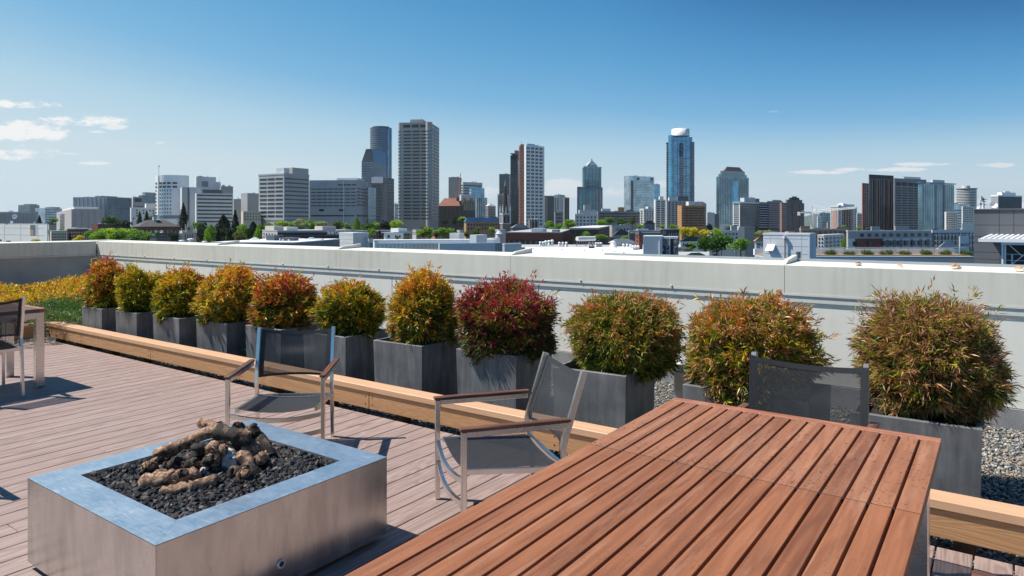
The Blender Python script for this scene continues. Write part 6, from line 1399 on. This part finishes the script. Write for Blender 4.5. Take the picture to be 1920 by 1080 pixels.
cb2('tower', 'cream', 26, 434.5, 470); cb2('middle_stage', 'cream', 15.5, 424, 434.4); cb2('top_stage', 'cream', 7, 414, 423.9); cb2('finial', 'beige', 2, 411, 413.9)
w = 26 / FPX * 300 / 2 / 1.25
for sx in (-1, 1):
    for sy in (-1, 1):
        cb2('corner_pinnacle', 'offwhite', 3, 431.5, 436, sx * w * .95, sy * w * .95); cb2('corner_pinnacle', 'offwhite', 2, 420.5, 425, sx * w * .55, sy * w * .55)
for k in range(4):
    M_ = Matrix.Rotation(YAW + .45, 4, 'Z'); m = MB(); x = (k - 1.5) * w * .38; m.box(x - .16, x + .16, -w - .06, -w + .1, ZD(449, 300) - GZ, ZD(438.5, 300) - GZ, M_); m.build('window', W_['brick'], ct)
    m = MB(); m.box(w - .1, w + .06, x - .16, x + .16, ZD(449, 300) - GZ, ZD(438.5, 300) - GZ, M_); m.build('window', W_['tan'], ct)
w2 = 15.5 / FPX * 300 / 2 / 1.25; M_ = Matrix.Rotation(YAW + .45, 4, 'Z')
for ang in (0, math.pi / 2):
    m = MB(); Mx = M_ @ Matrix.Rotation(ang, 4, 'Z') @ Matrix.Translation((0, -w2, ZD(429, 300) - GZ)) @ Matrix.Rotation(math.pi / 2, 4, 'X'); m.lathe([(.62, -.1), (.62, .08)], seg=16); m.v = [tuple(Mx @ Vector(p)) for p in m.v]; m.build('clock_face', W_['dgrey'], ct)
b = R('brick_building', 'low dark brick building between pinkish hall and school', 'building', 172, 184, 222, 420, 420, 30, 'dbrick'); b.block('painted_lit_end', 'brick', 0, 1, -.01, 0, b.zb, b.zt)  # sunlit end put into colour, brighter brick over the dark brick
b = R('old_building', 'cream old apartment house with three rows of small windows', 'apartment building', 94, 96, 125, 434.5, 260, 60, 'cream', roof='roofg'); b.rows(3, 437, 452, 0, 9, .45, .5, 'w', 'window', each=True)
b = R('brick_building', 'brick building with white framed windows right of the cream old house', 'building', 124, 126, 166, 430, 280, 60, 'brick', roof='lgrey'); b.rows(3, 433, 452, 0, 8, .6, .5, 'wl', 'window_row'); b.top(427, .2, .7, .3, .5, 'white')
b = R('low_block', 'brown grey windowless low block behind the cream panelled building', 'building', 88, 92, 105, 421, 330, 50, 'brown', roof='roofd')
D = 150; b = R('panelled_building', 'large cream panelled building with a small recessed corner at the left edge', 'building', -60, 88.5, 90, 421, D, 34, 'offwhite', roof='roofg'); b.rows(2, 421, 448, 1, 0, 1, .015, 'grey', 'panel_seam', out=.03); b.fins(5, 0, .008, 'grey', 421.5, 455, 'panel_seam', out=.03)
b.block('recess', 'dgrey', .105, .19, -.004, 0, ZD(443, D), ZD(422, D)); b.block('recess_glass', 'wl', .105, .13, -.006, -.0045, ZD(443, D), ZD(422, D)); b.block('recess_panel', 'tan', .155, .19, -.006, -.0045, ZD(442, D), ZD(431, D)); b.block('window', 'w', .535, .58, -.004, 0, ZD(456, D), ZD(451.5, D))
dish(28.5, 406.5, 400, 1.6, 'tiny pale dish on the roofs far left before the ribbed hall', 10, 413)
for i, (u, w_) in enumerate(((12, 6), (22, 6), (65, 4))):
    b = R('rooftop_unit', ['small grey unit', 'white cube unit', 'slim grey unit'][i] + ' on the roof of the cream panelled building', 'rooftop unit', u - w_ / 2, u + w_ / 4, u + w_ / 2, [417.5, 414, 416][i], 155, 20, ['mgrey', 'white', 'lgrey'][i], base=ZD(421, 155))

# ---- roof equipment on the larger flat roofed blocks
rq = random.Random(21)
for b in BL:
    if b.D < 380 or b.root.get('group') or any(ch.name.startswith(('roof', 'crown', 'coping')) for ch in b.root.children): continue
    for k in range(rq.randint(1, 3)):
        a0 = rq.uniform(.08, .6); b0 = rq.uniform(.08, .7); h = b.D * rq.uniform(.8, 2.2) / FPX
        b.block('plant_box', rq.choice(['lgrey', 'grey', 'offwhite', 'mgrey']), a0, a0 + rq.uniform(.06, .22), b0, b0 + rq.uniform(.05, .16), b.zt + .01, b.zt + h)
    if rq.random() < .5: b.pole(rq.uniform(.2, .8), rq.uniform(.1, .8), b.vt, b.vt - rq.uniform(2, 5), b.D * .00022, 'mgrey', 'antenna')
# ---- utility poles and wires
D = 290; ws = []
for k, (u, lab) in enumerate(((640, 'left thin utility pole with a crossarm behind the white panelled box'), (738, 'middle thin utility pole with a crossarm before the tall brown tower'), (845, 'right thin utility pole with a crossarm before the brown brick houses'))):
    c = WD(u, D); t = thing('utility_pole', lab, 'utility pole', (c.x, c.y, GZ)); z = ZD(425 + k, D) - GZ
    m = MB(); m.tube([(0, 0, 0), (0, 0, z)], .16, 6); m.build('pole', W_['mgrey'], t)
    m = MB(); m.sweep([(-1.3 * SY, 1.3 * CY, z - .8), (1.3 * SY, -1.3 * CY, z - .8)], .15, .15); m.build('crossarm', W_['mgrey'], t); ws.append((c, GZ + z - .7))
for j in range(2):
    c0_, z0_ = ws[j]; c1_, z1_ = ws[j + 1]
    m = MB(); m.tube([(*(c0_.lerp(c1_, f)), z0_ + (z1_ - z0_) * f - 4 * .8 * f * (1 - f)) for f in [i / 10 for i in range(11)]], .06, 4)
    tag(m.build('overhead_wire', W_['mgrey']), ['sagging overhead wire between the left and middle utility poles', 'sagging overhead wire between the middle and right utility poles'][j], 'wire')

# ================================================================ land, water, hills
def terrain():
    n = 60; xs = np.linspace(-1, 1, n)
    m = MB(); vs = []; rows = [3, 60, 150, 300, 600, 900, 1300, 1800, 2300, 2500, 2600]
    for d in rows:
        for k in range(41):
            u = -1800 + k * 140; q = WD(u, d); z = GZ if d < 2400 else GZ - (d - 2300) * .4
            vs.append((q.x, q.y, z))
    fs = [(i * 41 + k, i * 41 + k + 1, (i + 1) * 41 + k + 1, (i + 1) * 41 + k) for i in range(len(rows) - 1) for k in range(40)]
    m.add(vs, fs); return m
M_ground = mottled('city_ground', (.10, .105, .085), .95, .5, .02)
terrain().build('ground', M_ground, kind='structure')
M_water = Mat('bay_water', (.03, .07, .10), .25, 0, .5).m
m = MB(); m.add([(*WD(u, d), -90) for u, d in ((-4000, 2000), (6000, 2000), (6000, 15500), (-4000, 15500))], [(0, 1, 2, 3)]); m.build('water', M_water, kind='structure')
def ridge(name, D, pts, mat, seed, zb=-100, depth=2600, rough=1.0):
    """a range of hills: outline heights in photo rows, real depth behind the crest and a slope in front"""
    r = np.random.default_rng(seed); us = np.linspace(pts[0][0], pts[-1][0], 260)
    vv = np.interp(us, [p[0] for p in pts], [p[1] for p in pts]) + (np.convolve(r.normal(0, 1.3, 300), np.ones(9) / 9, 'same')[:260] + r.normal(0, .12, 260)) * rough
    vs = []; m = MB(); K = 6
    for j in range(K + 1):
        f = j / K
        for u, v in zip(us, vv):
            if f <= .6: g_ = f / .6; z = zb + (ZD(v, D) - zb) * (g_ ** 1.3); d = D - depth * .6 * (1 - g_)
            else: g_ = (f - .6) / .4; z = ZD(v, D) + (zb - ZD(v, D)) * g_; d = D + depth * g_
            q = WD(u, d); vs.append((q.x, q.y, z + (r.normal(0, 6 * rough) if 0 < j < K and f != .6 else 0)))
    n = 260; m.add(vs, [(j * n + i, j * n + i + 1, (j + 1) * n + i + 1, (j + 1) * n + i) for j in range(K) for i in range(n - 1)], True)
    m.build(name, mat, kind='structure')
M_hill = mottled('wooded_hills', (.05, .075, .06), .95, .3, .002)
M_snow = mottled('snowy_mountain_rock', (.62, .64, .68), .9, .35, .0012)
ridge('hills', 11500, [(1480, 410), (1510, 400), (1530, 395), (1560, 393), (1600, 399), (1640, 400), (1720, 397), (1800, 399), (1900, 398), (2100, 400)], M_hill, 4)
ridge('hills', 9000, [(-600, 412), (-100, 411), (300, 409), (700, 408), (1000, 409), (1300, 409), (1500, 414)], M_hill, 8, depth=1500)
ridge('headland', 8500, [(1490, 414.6), (1540, 414.3), (1620, 404), (1700, 402), (2000, 404)], M_hill, 9, zb=-92, depth=900)
ridge('mountains', 15000, [(1780, 404), (1815, 392), (1825, 384), (1835, 377), (1845, 380), (1856, 384), (1880, 378), (1905, 376), (1915, 371), (1930, 374), (2000, 380), (2100, 400)], M_snow, 6, depth=2000, rough=1.6)

# ================================================================ trees
M_bark = mottled('tree_bark', (.08, .06, .045), .9, .3, 2)
FOL = dict(bright=(.20, .34, .03), lime=(.32, .44, .03), green=(.07, .15, .025), mid=(.14, .26, .03), dark=(.022, .05, .022), pine=(.018, .038, .022), yellow=(.58, .50, .03), olive=(.14, .17, .05), red=(.10, .03, .03), pale=(.32, .36, .16))
def folmat(k, c):
    m = Mat('foliage_' + k, c, .55, 0, .3)
    isl_ = island(m); m.color(m.ramp(isl_, [(0, sc3(c, .45)), (.5, c), (1, sc3(c, 1.8))]))
    tr = m.n('ShaderNodeBsdfTranslucent'); tr.inputs[0].default_value = (*sc3(c, 1.5), 1); mx = m.n('ShaderNodeMixShader'); mx.inputs[0].default_value = .25
    out = [q for q in m.t.nodes if q.type == 'OUTPUT_MATERIAL'][0]; m.l(m.b.outputs[0], mx.inputs[1]); m.l(tr.outputs[0], mx.inputs[2]); m.l(mx.outputs[0], out.inputs[0]); return m.m
MF = {k: folmat(k, c) for k, c in FOL.items()}
def crown_mesh(kind, seed, n=2600):
    r = np.random.default_rng(seed)
    if kind == 'round':      # lobes of leaf clumps
        L = 19; lc = r.normal(size=(L, 3)); lc /= np.linalg.norm(lc, axis=1, keepdims=True); lc *= r.uniform(.30, .74, (L, 1)); lc[:, 2] = lc[:, 2] * .8 + .08
        lr = r.uniform(.18, .38, L); w = r.integers(0, L, n); d = r.normal(size=(n, 3)); d /= np.linalg.norm(d, axis=1, keepdims=True); d[:, 2] = np.where(r.uniform(size=n) < .45, np.abs(d[:, 2]), d[:, 2])
        P = lc[w] + d * lr[w][:, None] * r.uniform(.6, 1.15, (n, 1)); O = d + r.normal(0, .5, (n, 3)); s = r.uniform(.045, .095, n)
    elif kind == 'tall':
        z = r.uniform(-1, 1, n); a = r.uniform(0, 6.28, n); rad = .42 * (1 - ((z + .2) / 1.2) ** 2 * .92).clip(.03) * (1 + .22 * np.sin(a * 3 + z * 7)) * r.uniform(.7, 1.05, n)
        P = np.stack([np.cos(a) * rad, np.sin(a) * rad, z], -1); O = P * [1, 1, 0] * 2 + [0, 0, 1.0] + r.normal(0, .4, (n, 3)); s = r.uniform(.035, .08, n)
    else:                    # conifer: drooping tiers
        t = r.uniform(0, 1, n) ** .75; a = r.uniform(0, 6.28, n); tier = (t * 11) % 1
        rad = .46 * t ** .8 * (.62 + .38 * tier) * (1 + .2 * np.sin(a * 5 + np.floor(t * 11) * 2.1)) * r.uniform(.35, 1.05, n) ** .6
        P = np.stack([np.cos(a) * rad, np.sin(a) * rad, 1 - 2 * t + .02 * r.normal(size=n)], -1); O = P * [1, 1, 0] * 2.2 + [0, 0, -.25] + r.normal(0, .3, (n, 3)); s = r.uniform(.035, .08, n)
    O = O / np.linalg.norm(O, axis=1, keepdims=True); R_ = r.normal(size=(n, 3)); S = np.cross(O, R_); S /= np.linalg.norm(S, axis=1, keepdims=True)
    s = s[:, None]; wd = .62 if kind != 'conifer' else .4
    V = np.stack([P - O * s, P + S * s * wd, P + O * s, P - S * s * wd], 1).reshape(-1, 3)
    F = np.arange(n)[:, None] * 4 + [0, 1, 2, 3]
    return npmesh('crown_' + kind, V, F, MF['green'])
CM = {'round': [crown_mesh('round', k) for k in (1, 2, 3, 4)], 'tall': [crown_mesh('tall', k) for k in (5, 6)], 'conifer': [crown_mesh('conifer', k) for k in (7, 8)]}
m = MB(); m.tube([(0, 0, 0), (.02, 0, .5), (0, .01, 1)], [.06, .045, .02], 7)
for a in (0, 2.1, 4.2): m.tube([(0, 0, .55), (.12 * math.cos(a), .12 * math.sin(a), .8), (.2 * math.cos(a), .2 * math.sin(a), 1.0)], [.025, .018, .006], 5)
TR = m.mesh('trunk', M_bark)
tn = [0]
def tree(u, vt, vb, w, D, kind, colr, label, group=None, name=None):
    """crown between photo rows vt and vb, w photo pixels wide, D metres away"""
    i = tn[0]; tn[0] += 1
    c = WD(u, D); zt, z0 = ZD(vt, D), ZD(vb, D); g0 = GZ
    t = thing(name or {'round': 'broadleaf_tree', 'tall': 'columnar_tree', 'conifer': 'conifer_tree'}[kind], label, 'tree', (c.x, c.y, g0), i * 1.7, group)
    h = (zt - z0) / 2; rr = w / FPX * D / 2 * (1.18 if kind == 'round' else 1)
    o = link('crown', CM[kind][i % len(CM[kind])], t, (0, 0, (zt + z0) / 2 - g0)); k = 1.0 if kind == 'round' else 2.1
    o.scale = (rr * k, rr * k, h * 1.0); o.material_slots[0].link = 'OBJECT'; o.material_slots[0].material = MF[colr]
    q = link('trunk', TR, t); q.scale = (rr * 1.6, rr * 1.6, max(2, (zt + z0) / 2 - g0 + h * .2))
T_ = tree
T_(205, 421, 462, 58, 230, 'round', 'lime', 'bright lime green tree at the left end of the tree clump over the parapet')
T_(238, 424, 462, 46, 235, 'round', 'bright', 'bright green tree second in the clump over the parapet, below the dark conifer')
T_(262, 430, 464, 44, 225, 'round', 'mid', 'mid green tree in front of the dark hipped school roof, right of the lime ones')
T_(222, 428, 464, 40, 215, 'round', 'bright', 'rounded green tree low in front of the lime green clump')
T_(250, 437, 466, 40, 210, 'round', 'green', 'darker green tree low at the foot of the school wall')
T_(281, 436, 462, 30, 215, 'round', 'mid', 'small green tree left of the black rooftop box')
T_(185, 432, 462, 30, 220, 'round', 'bright', 'small bright tree at the far left of the clump beside the brick building')
T_(148, 440, 462, 22, 200, 'round', 'yellow', 'small yellow tree just above the parapet before the white framed brick building')
T_(131, 434, 460, 12, 220, 'conifer', 'dark', 'small dark conifer before the cream old apartment house')
T_(209, 402, 432, 34, 480, 'round', 'green', 'dark green rounded tree in front of the pinkish hall')
T_(229, 411, 436, 30, 330, 'round', 'dark', 'very dark rounded tree left of the school roof')
T_(194, 408, 430, 14, 500, 'conifer', 'dark', 'narrow dark conifer at the right edge of the pinkish hall')
T_(262, 396, 428, 16, 450, 'conifer', 'dark', 'left dark conifer of the pair before the low white clinic')
T_(275, 394, 428, 17, 450, 'conifer', 'dark', 'right dark conifer of the pair before the low white clinic')
T_(284, 403, 420, 14, 455, 'round', 'mid', 'small green tree right of the conifer pair before the clinic')
T_(74, 403, 424, 13, 420, 'conifer', 'dark', 'single dark conifer above the cream panelled building at the left')
T_(100, 407, 420, 16, 600, 'round', 'mid', 'small green tree below the pale louvred glass block')
T_(344, 380, 432, 26, 400, 'conifer', 'pine', 'tall dark pine in front of the round hospital')
T_(322, 434, 458, 26, 230, 'round', 'dark', 'dark shrubby tree between school wall and cream clock tower')
T_(381, 416, 456, 30, 250, 'round', 'dark', 'dark rounded tree just right of the cream clock tower')
T_(395, 422, 462, 26, 240, 'tall', 'bright', 'bright upright tree right of the dark one beside the clock tower')
T_(371, 414, 440, 26, 320, 'round', 'mid', 'green tree behind the cream clock tower')
T_(419, 404, 456, 30, 300, 'tall', 'pine', 'tall dark conifer group below the ribbon windowed hospital wing, left one')
T_(441, 394, 456, 28, 310, 'conifer', 'pine', 'tallest dark conifer below the gap between hospital and office blocks')
T_(431, 420, 462, 34, 260, 'round', 'dark', 'dark broad tree at the foot of the two tall conifers')
T_(409, 424, 460, 14, 240, 'conifer', 'dark', 'small dark conifer between the bright tree and the dark group')
T_(426, 436, 460, 12, 210, 'conifer', 'green', 'tiny blue green conifer at the foot of the dark group')
T_(457, 418, 460, 32, 250, 'round', 'bright', 'bright green tree just right of the dark conifer group')
T_(475, 416, 456, 22, 240, 'tall', 'dark', 'dark upright tree among bright ones left of the dark brown building')
T_(488, 420, 456, 22, 235, 'tall', 'bright', 'bright upright tree at the left end of the dark brown building')
T_(449, 432, 462, 22, 220, 'round', 'olive', 'olive tree low between the conifers and the dark upright tree')
for k, (u, vt, w, cl) in enumerate(((505, 416, 24, 'bright'), (528, 409, 26, 'lime'), (548, 412, 24, 'bright'), (565, 408, 28, 'pale'), (583, 410, 26, 'bright'), (600, 409, 26, 'pale'), (616, 421, 20, 'green'), (634, 411, 24, 'olive'), (651, 416, 20, 'bright'), (669, 408, 15, 'bright'), (688, 416, 34, 'green'), (706, 415, 26, 'bright'), (722, 412, 28, 'dark'), (741, 408, 26, 'lime'))):
    T_(u, vt, 440, w, 330 + (k % 3) * 12, 'tall' if w < 17 else 'round', cl, ['bright green street tree in the row above the dark brown building', 'street tree'][0] if cl == 'bright' and w > 17 else f'{dict(lime="yellow green", pale="pale green", green="deep green", olive="olive green", dark="very dark", bright="slim bright green")[cl]} street tree ' + ['at the left end of the dark brown building', 'below the left big office block', 'second from the left', 'left of the stair box', 'above the long brown roof', 'beside the stair box', 'low above the roof plant', 'above the white lettering', 'right of the white lettering', 'before the long grey office block', 'below the curved glass tower', 'under the charcoal slab', 'a little left of the tall brown tower', 'at the foot of the tall brown tower'][k], 'street trees behind the dark brown building')
T_(696, 426, 448, 20, 170, 'round', 'bright', 'bright tree between the white panelled box and the white modern house')
T_(712, 430, 446, 8, 180, 'conifer', 'dark', 'slim dark conifer left of the white modern house')
T_(800, 424, 450, 34, 190, 'round', 'bright', 'left bright green tree of the pair behind the white terrace')
T_(830, 422, 450, 38, 195, 'round', 'mid', 'right bright green tree of the pair behind the white terrace')
T_(794, 436, 448, 11, 150, 'round', 'red', 'left small dark red tree in front of the bright pair')
T_(817, 436, 448, 11, 150, 'round', 'red', 'right small dark red tree in front of the bright pair')
T_(745, 441, 454, 8, 105, 'round', 'olive', 'left potted olive tree on the white terrace'); T_(762, 440, 454, 11, 106, 'round', 'olive', 'larger potted olive tree on the white terrace')
T_(868, 404, 424, 22, 560, 'round', 'lime', 'lime green tree left of the navy roofed hall'); T_(866, 408, 426, 14, 520, 'round', 'dark', 'dark tree in front of the lime one left of the navy roofed hall')
T_(852, 406, 424, 12, 560, 'round', 'dark', 'dark round tree at the foot of the brown brick gables'); T_(833, 410, 424, 14, 560, 'round', 'dark', 'dark low tree at the foot of the red roofed apartment house')
T_(926, 403, 412, 16, 700, 'round', 'pale', 'pale tree above the navy roof left of the spire'); T_(892, 431, 446, 14, 180, 'round', 'green', 'green tree left of the tall white panelled box')
T_(875, 432, 446, 18, 185, 'round', 'olive', 'olive tree between two white rooftop boxes'); T_(922, 424, 436, 12, 300, 'round', 'lime', 'lime green tree low left of the spire tower')
T_(1032, 411, 436, 22, 420, 'round', 'bright', 'bright tree right of the white gridded tower foot'); T_(1046, 418, 440, 24, 330, 'round', 'mid', 'green tree low before the bluish blank wall')
T_(1030, 425, 440, 16, 300, 'round', 'bright', 'small bright tree behind the dark plant box'); T_(1068, 406, 438, 24, 350, 'round', 'bright', 'tall bright tree left of the stepped apartment house')
T_(1058, 424, 440, 16, 300, 'round', 'lime', 'small lime tree below the tall bright one'); T_(1098, 432, 458, 18, 140, 'round', 'mid', 'rounded green tree before the plain brick building')
T_(1081, 434, 458, 12, 140, 'conifer', 'dark', 'dark ivy covered slim tree before the plain brick building'); T_(1128, 437, 452, 24, 150, 'round', 'mid', 'small green tree behind the steep dark roof')
T_(1142, 405, 424, 22, 400, 'round', 'mid', 'green tree below the long dark apartment block, left one'); T_(1127, 410, 428, 18, 380, 'round', 'bright', 'bright tree right of the stepped apartment house')
T_(1165, 408, 424, 26, 420, 'round', 'green', 'green tree below the long dark apartment block, right one'); T_(1186, 404, 420, 12, 420, 'tall', 'olive', 'slim olive tree before the right end of the dark apartment block')
T_(1172, 440, 454, 18, 150, 'round', 'bright', 'small bright tree left of the little brick tower'); T_(1201, 420, 432, 14, 300, 'round', 'bright', 'small bright tree above the dark low building')
T_(1262, 420, 430, 22, 330, 'round', 'bright', 'small bright tree behind the black building'); T_(1283, 421, 448, 20, 180, 'round', 'yellow', 'left yellow tree in front of the orange brick tower')
T_(1300, 423, 448, 24, 182, 'round', 'yellow', 'middle yellow tree in front of the orange brick tower'); T_(1322, 429, 448, 20, 184, 'round', 'yellow', 'right yellow tree half behind the big green tree')
T_(1345, 427, 450, 24, 186, 'round', 'lime', 'yellow green tree behind the top of the big green tree')
T_(1344, 431, 484, 60, 105, 'round', 'green', 'biggest dark green tree over the parapet, centre right'); T_(1388, 443, 480, 42, 95, 'round', 'mid', 'bright round green tree right of the biggest one')
T_(1322, 440, 482, 30, 102, 'round', 'green', 'darker left half companion of the biggest green tree')
T_(1297, 453, 470, 20, 110, 'round', 'bright', 'small bright tree left of the biggest green tree'); T_(1290, 456, 466, 14, 105, 'round', 'dark', 'small black green clipped tree before the dark hipped roof')
T_(1287, 464, 478, 24, 90, 'round', 'olive', 'low olive shrub like tree at the left below the hipped roof'); T_(1308, 469, 476, 12, 90, 'round', 'bright', 'tiny bright bush left of the biggest green tree')
T_(1330, 418, 434, 16, 350, 'round', 'dark', 'dark tree right of the orange brick tower'); T_(1432, 429, 446, 30, 200, 'round', 'pale', 'pale cream green tree above the light grey stair box')
T_(1420, 438, 452, 14, 160, 'round', 'olive', 'small olive tree beside the tan gabled house'); T_(1583, 446, 468, 12, 130, 'tall', 'bright', 'slim bright tree left of the townhouse block')
T_(1712, 433, 437, 40, 128, 'round', 'green', 'strip of roof garden greenery on the townhouse block')
T_(16, 450, 456, 8, 120, 'round', 'olive', 'tiny olive bush before the cream panelled building'); T_(66, 447, 458, 18, 80, 'round', 'yellow', 'low orange yellow bush rising over the left parapet')
# ---- generic blocks that fill the far streets
rf = random.Random(77)
mats = ['grey', 'beige', 'mgrey', 'lgrey', 'brick', 'tan', 'slate', 'cream', 'offwhite', 'dbrick']; names = {'grey': 'grey', 'beige': 'beige', 'mgrey': 'dark grey', 'lgrey': 'light grey', 'brick': 'red brick', 'tan': 'tan', 'slate': 'slate blue', 'cream': 'cream', 'offwhite': 'off white', 'dbrick': 'dark brick'}
for i in range(96):
    u = -40 + i * 20.6 + rf.uniform(-6, 6); D = rf.uniform(620, 1500) if i % 2 else rf.uniform(360, 600)
    if 1505 < u < 1562: D = rf.uniform(280, 400); vt_ = rf.uniform(428, 431)
    else: vt_ = 417 + 14 * (400 / D) + rf.uniform(-3, 5) + (0 if i % 2 else 4)
    w = rf.uniform(14, 30); mt = rf.choice(mats)
    b = R('background_building', f'small {names[mt]} flat roofed building in the low background streets', 'building', u - w / 2, u - w / 2 + 2 + w * .2, u + w / 2, vt_, D, 55, mt, roof='roofg', group='low background street buildings')
    b.rows(2, vt_ + 2, vt_ + 2 + 3300 / D, 2, 5, .45, .5, 'w', 'window_row')
for i in range(80):
    u = -30 + i * 24.5 + rf.uniform(-8, 8); D = rf.uniform(230, 700)
    if 1500 < u < 1565: continue
    vt_ = 417 + 11 * (300 / D) + rf.uniform(-2, 3); cl = rf.choice(['mid', 'green', 'bright', 'dark', 'olive'])
    T_(u, vt_, vt_ + 5200 / D, rf.uniform(9, 15) * 350 / D + 3, D, 'round', cl, f'small {dict(mid="mid green", green="deep green", bright="bright green", dark="dark green", olive="olive green")[cl]} street tree among the low background buildings', 'small street trees among the background buildings')

# ================================================================ air
def haze():
    c = WD(960, 6000); m = MB(); M_ = Matrix.Translation((0, 0, 0)) @ Matrix.Rotation(YAW, 4, 'Z')
    m.box(-16500, 16500, -300, 18500, -101.5, 720, M_)
    v = bpy.data.materials.new('air'); v.use_nodes = True; t = v.node_tree; t.nodes.clear()
    p = t.nodes.new('ShaderNodeVolumePrincipled'); o = t.nodes.new('ShaderNodeOutputMaterial'); t.links.new(p.outputs[0], o.inputs['Volume'])
    p.inputs['Color'].default_value = (.93, .97, 1.0, 1); p.inputs['Density'].default_value = 3.2e-5; p.inputs['Anisotropy'].default_value = .2
    m.build('haze', v, kind='stuff')
haze()
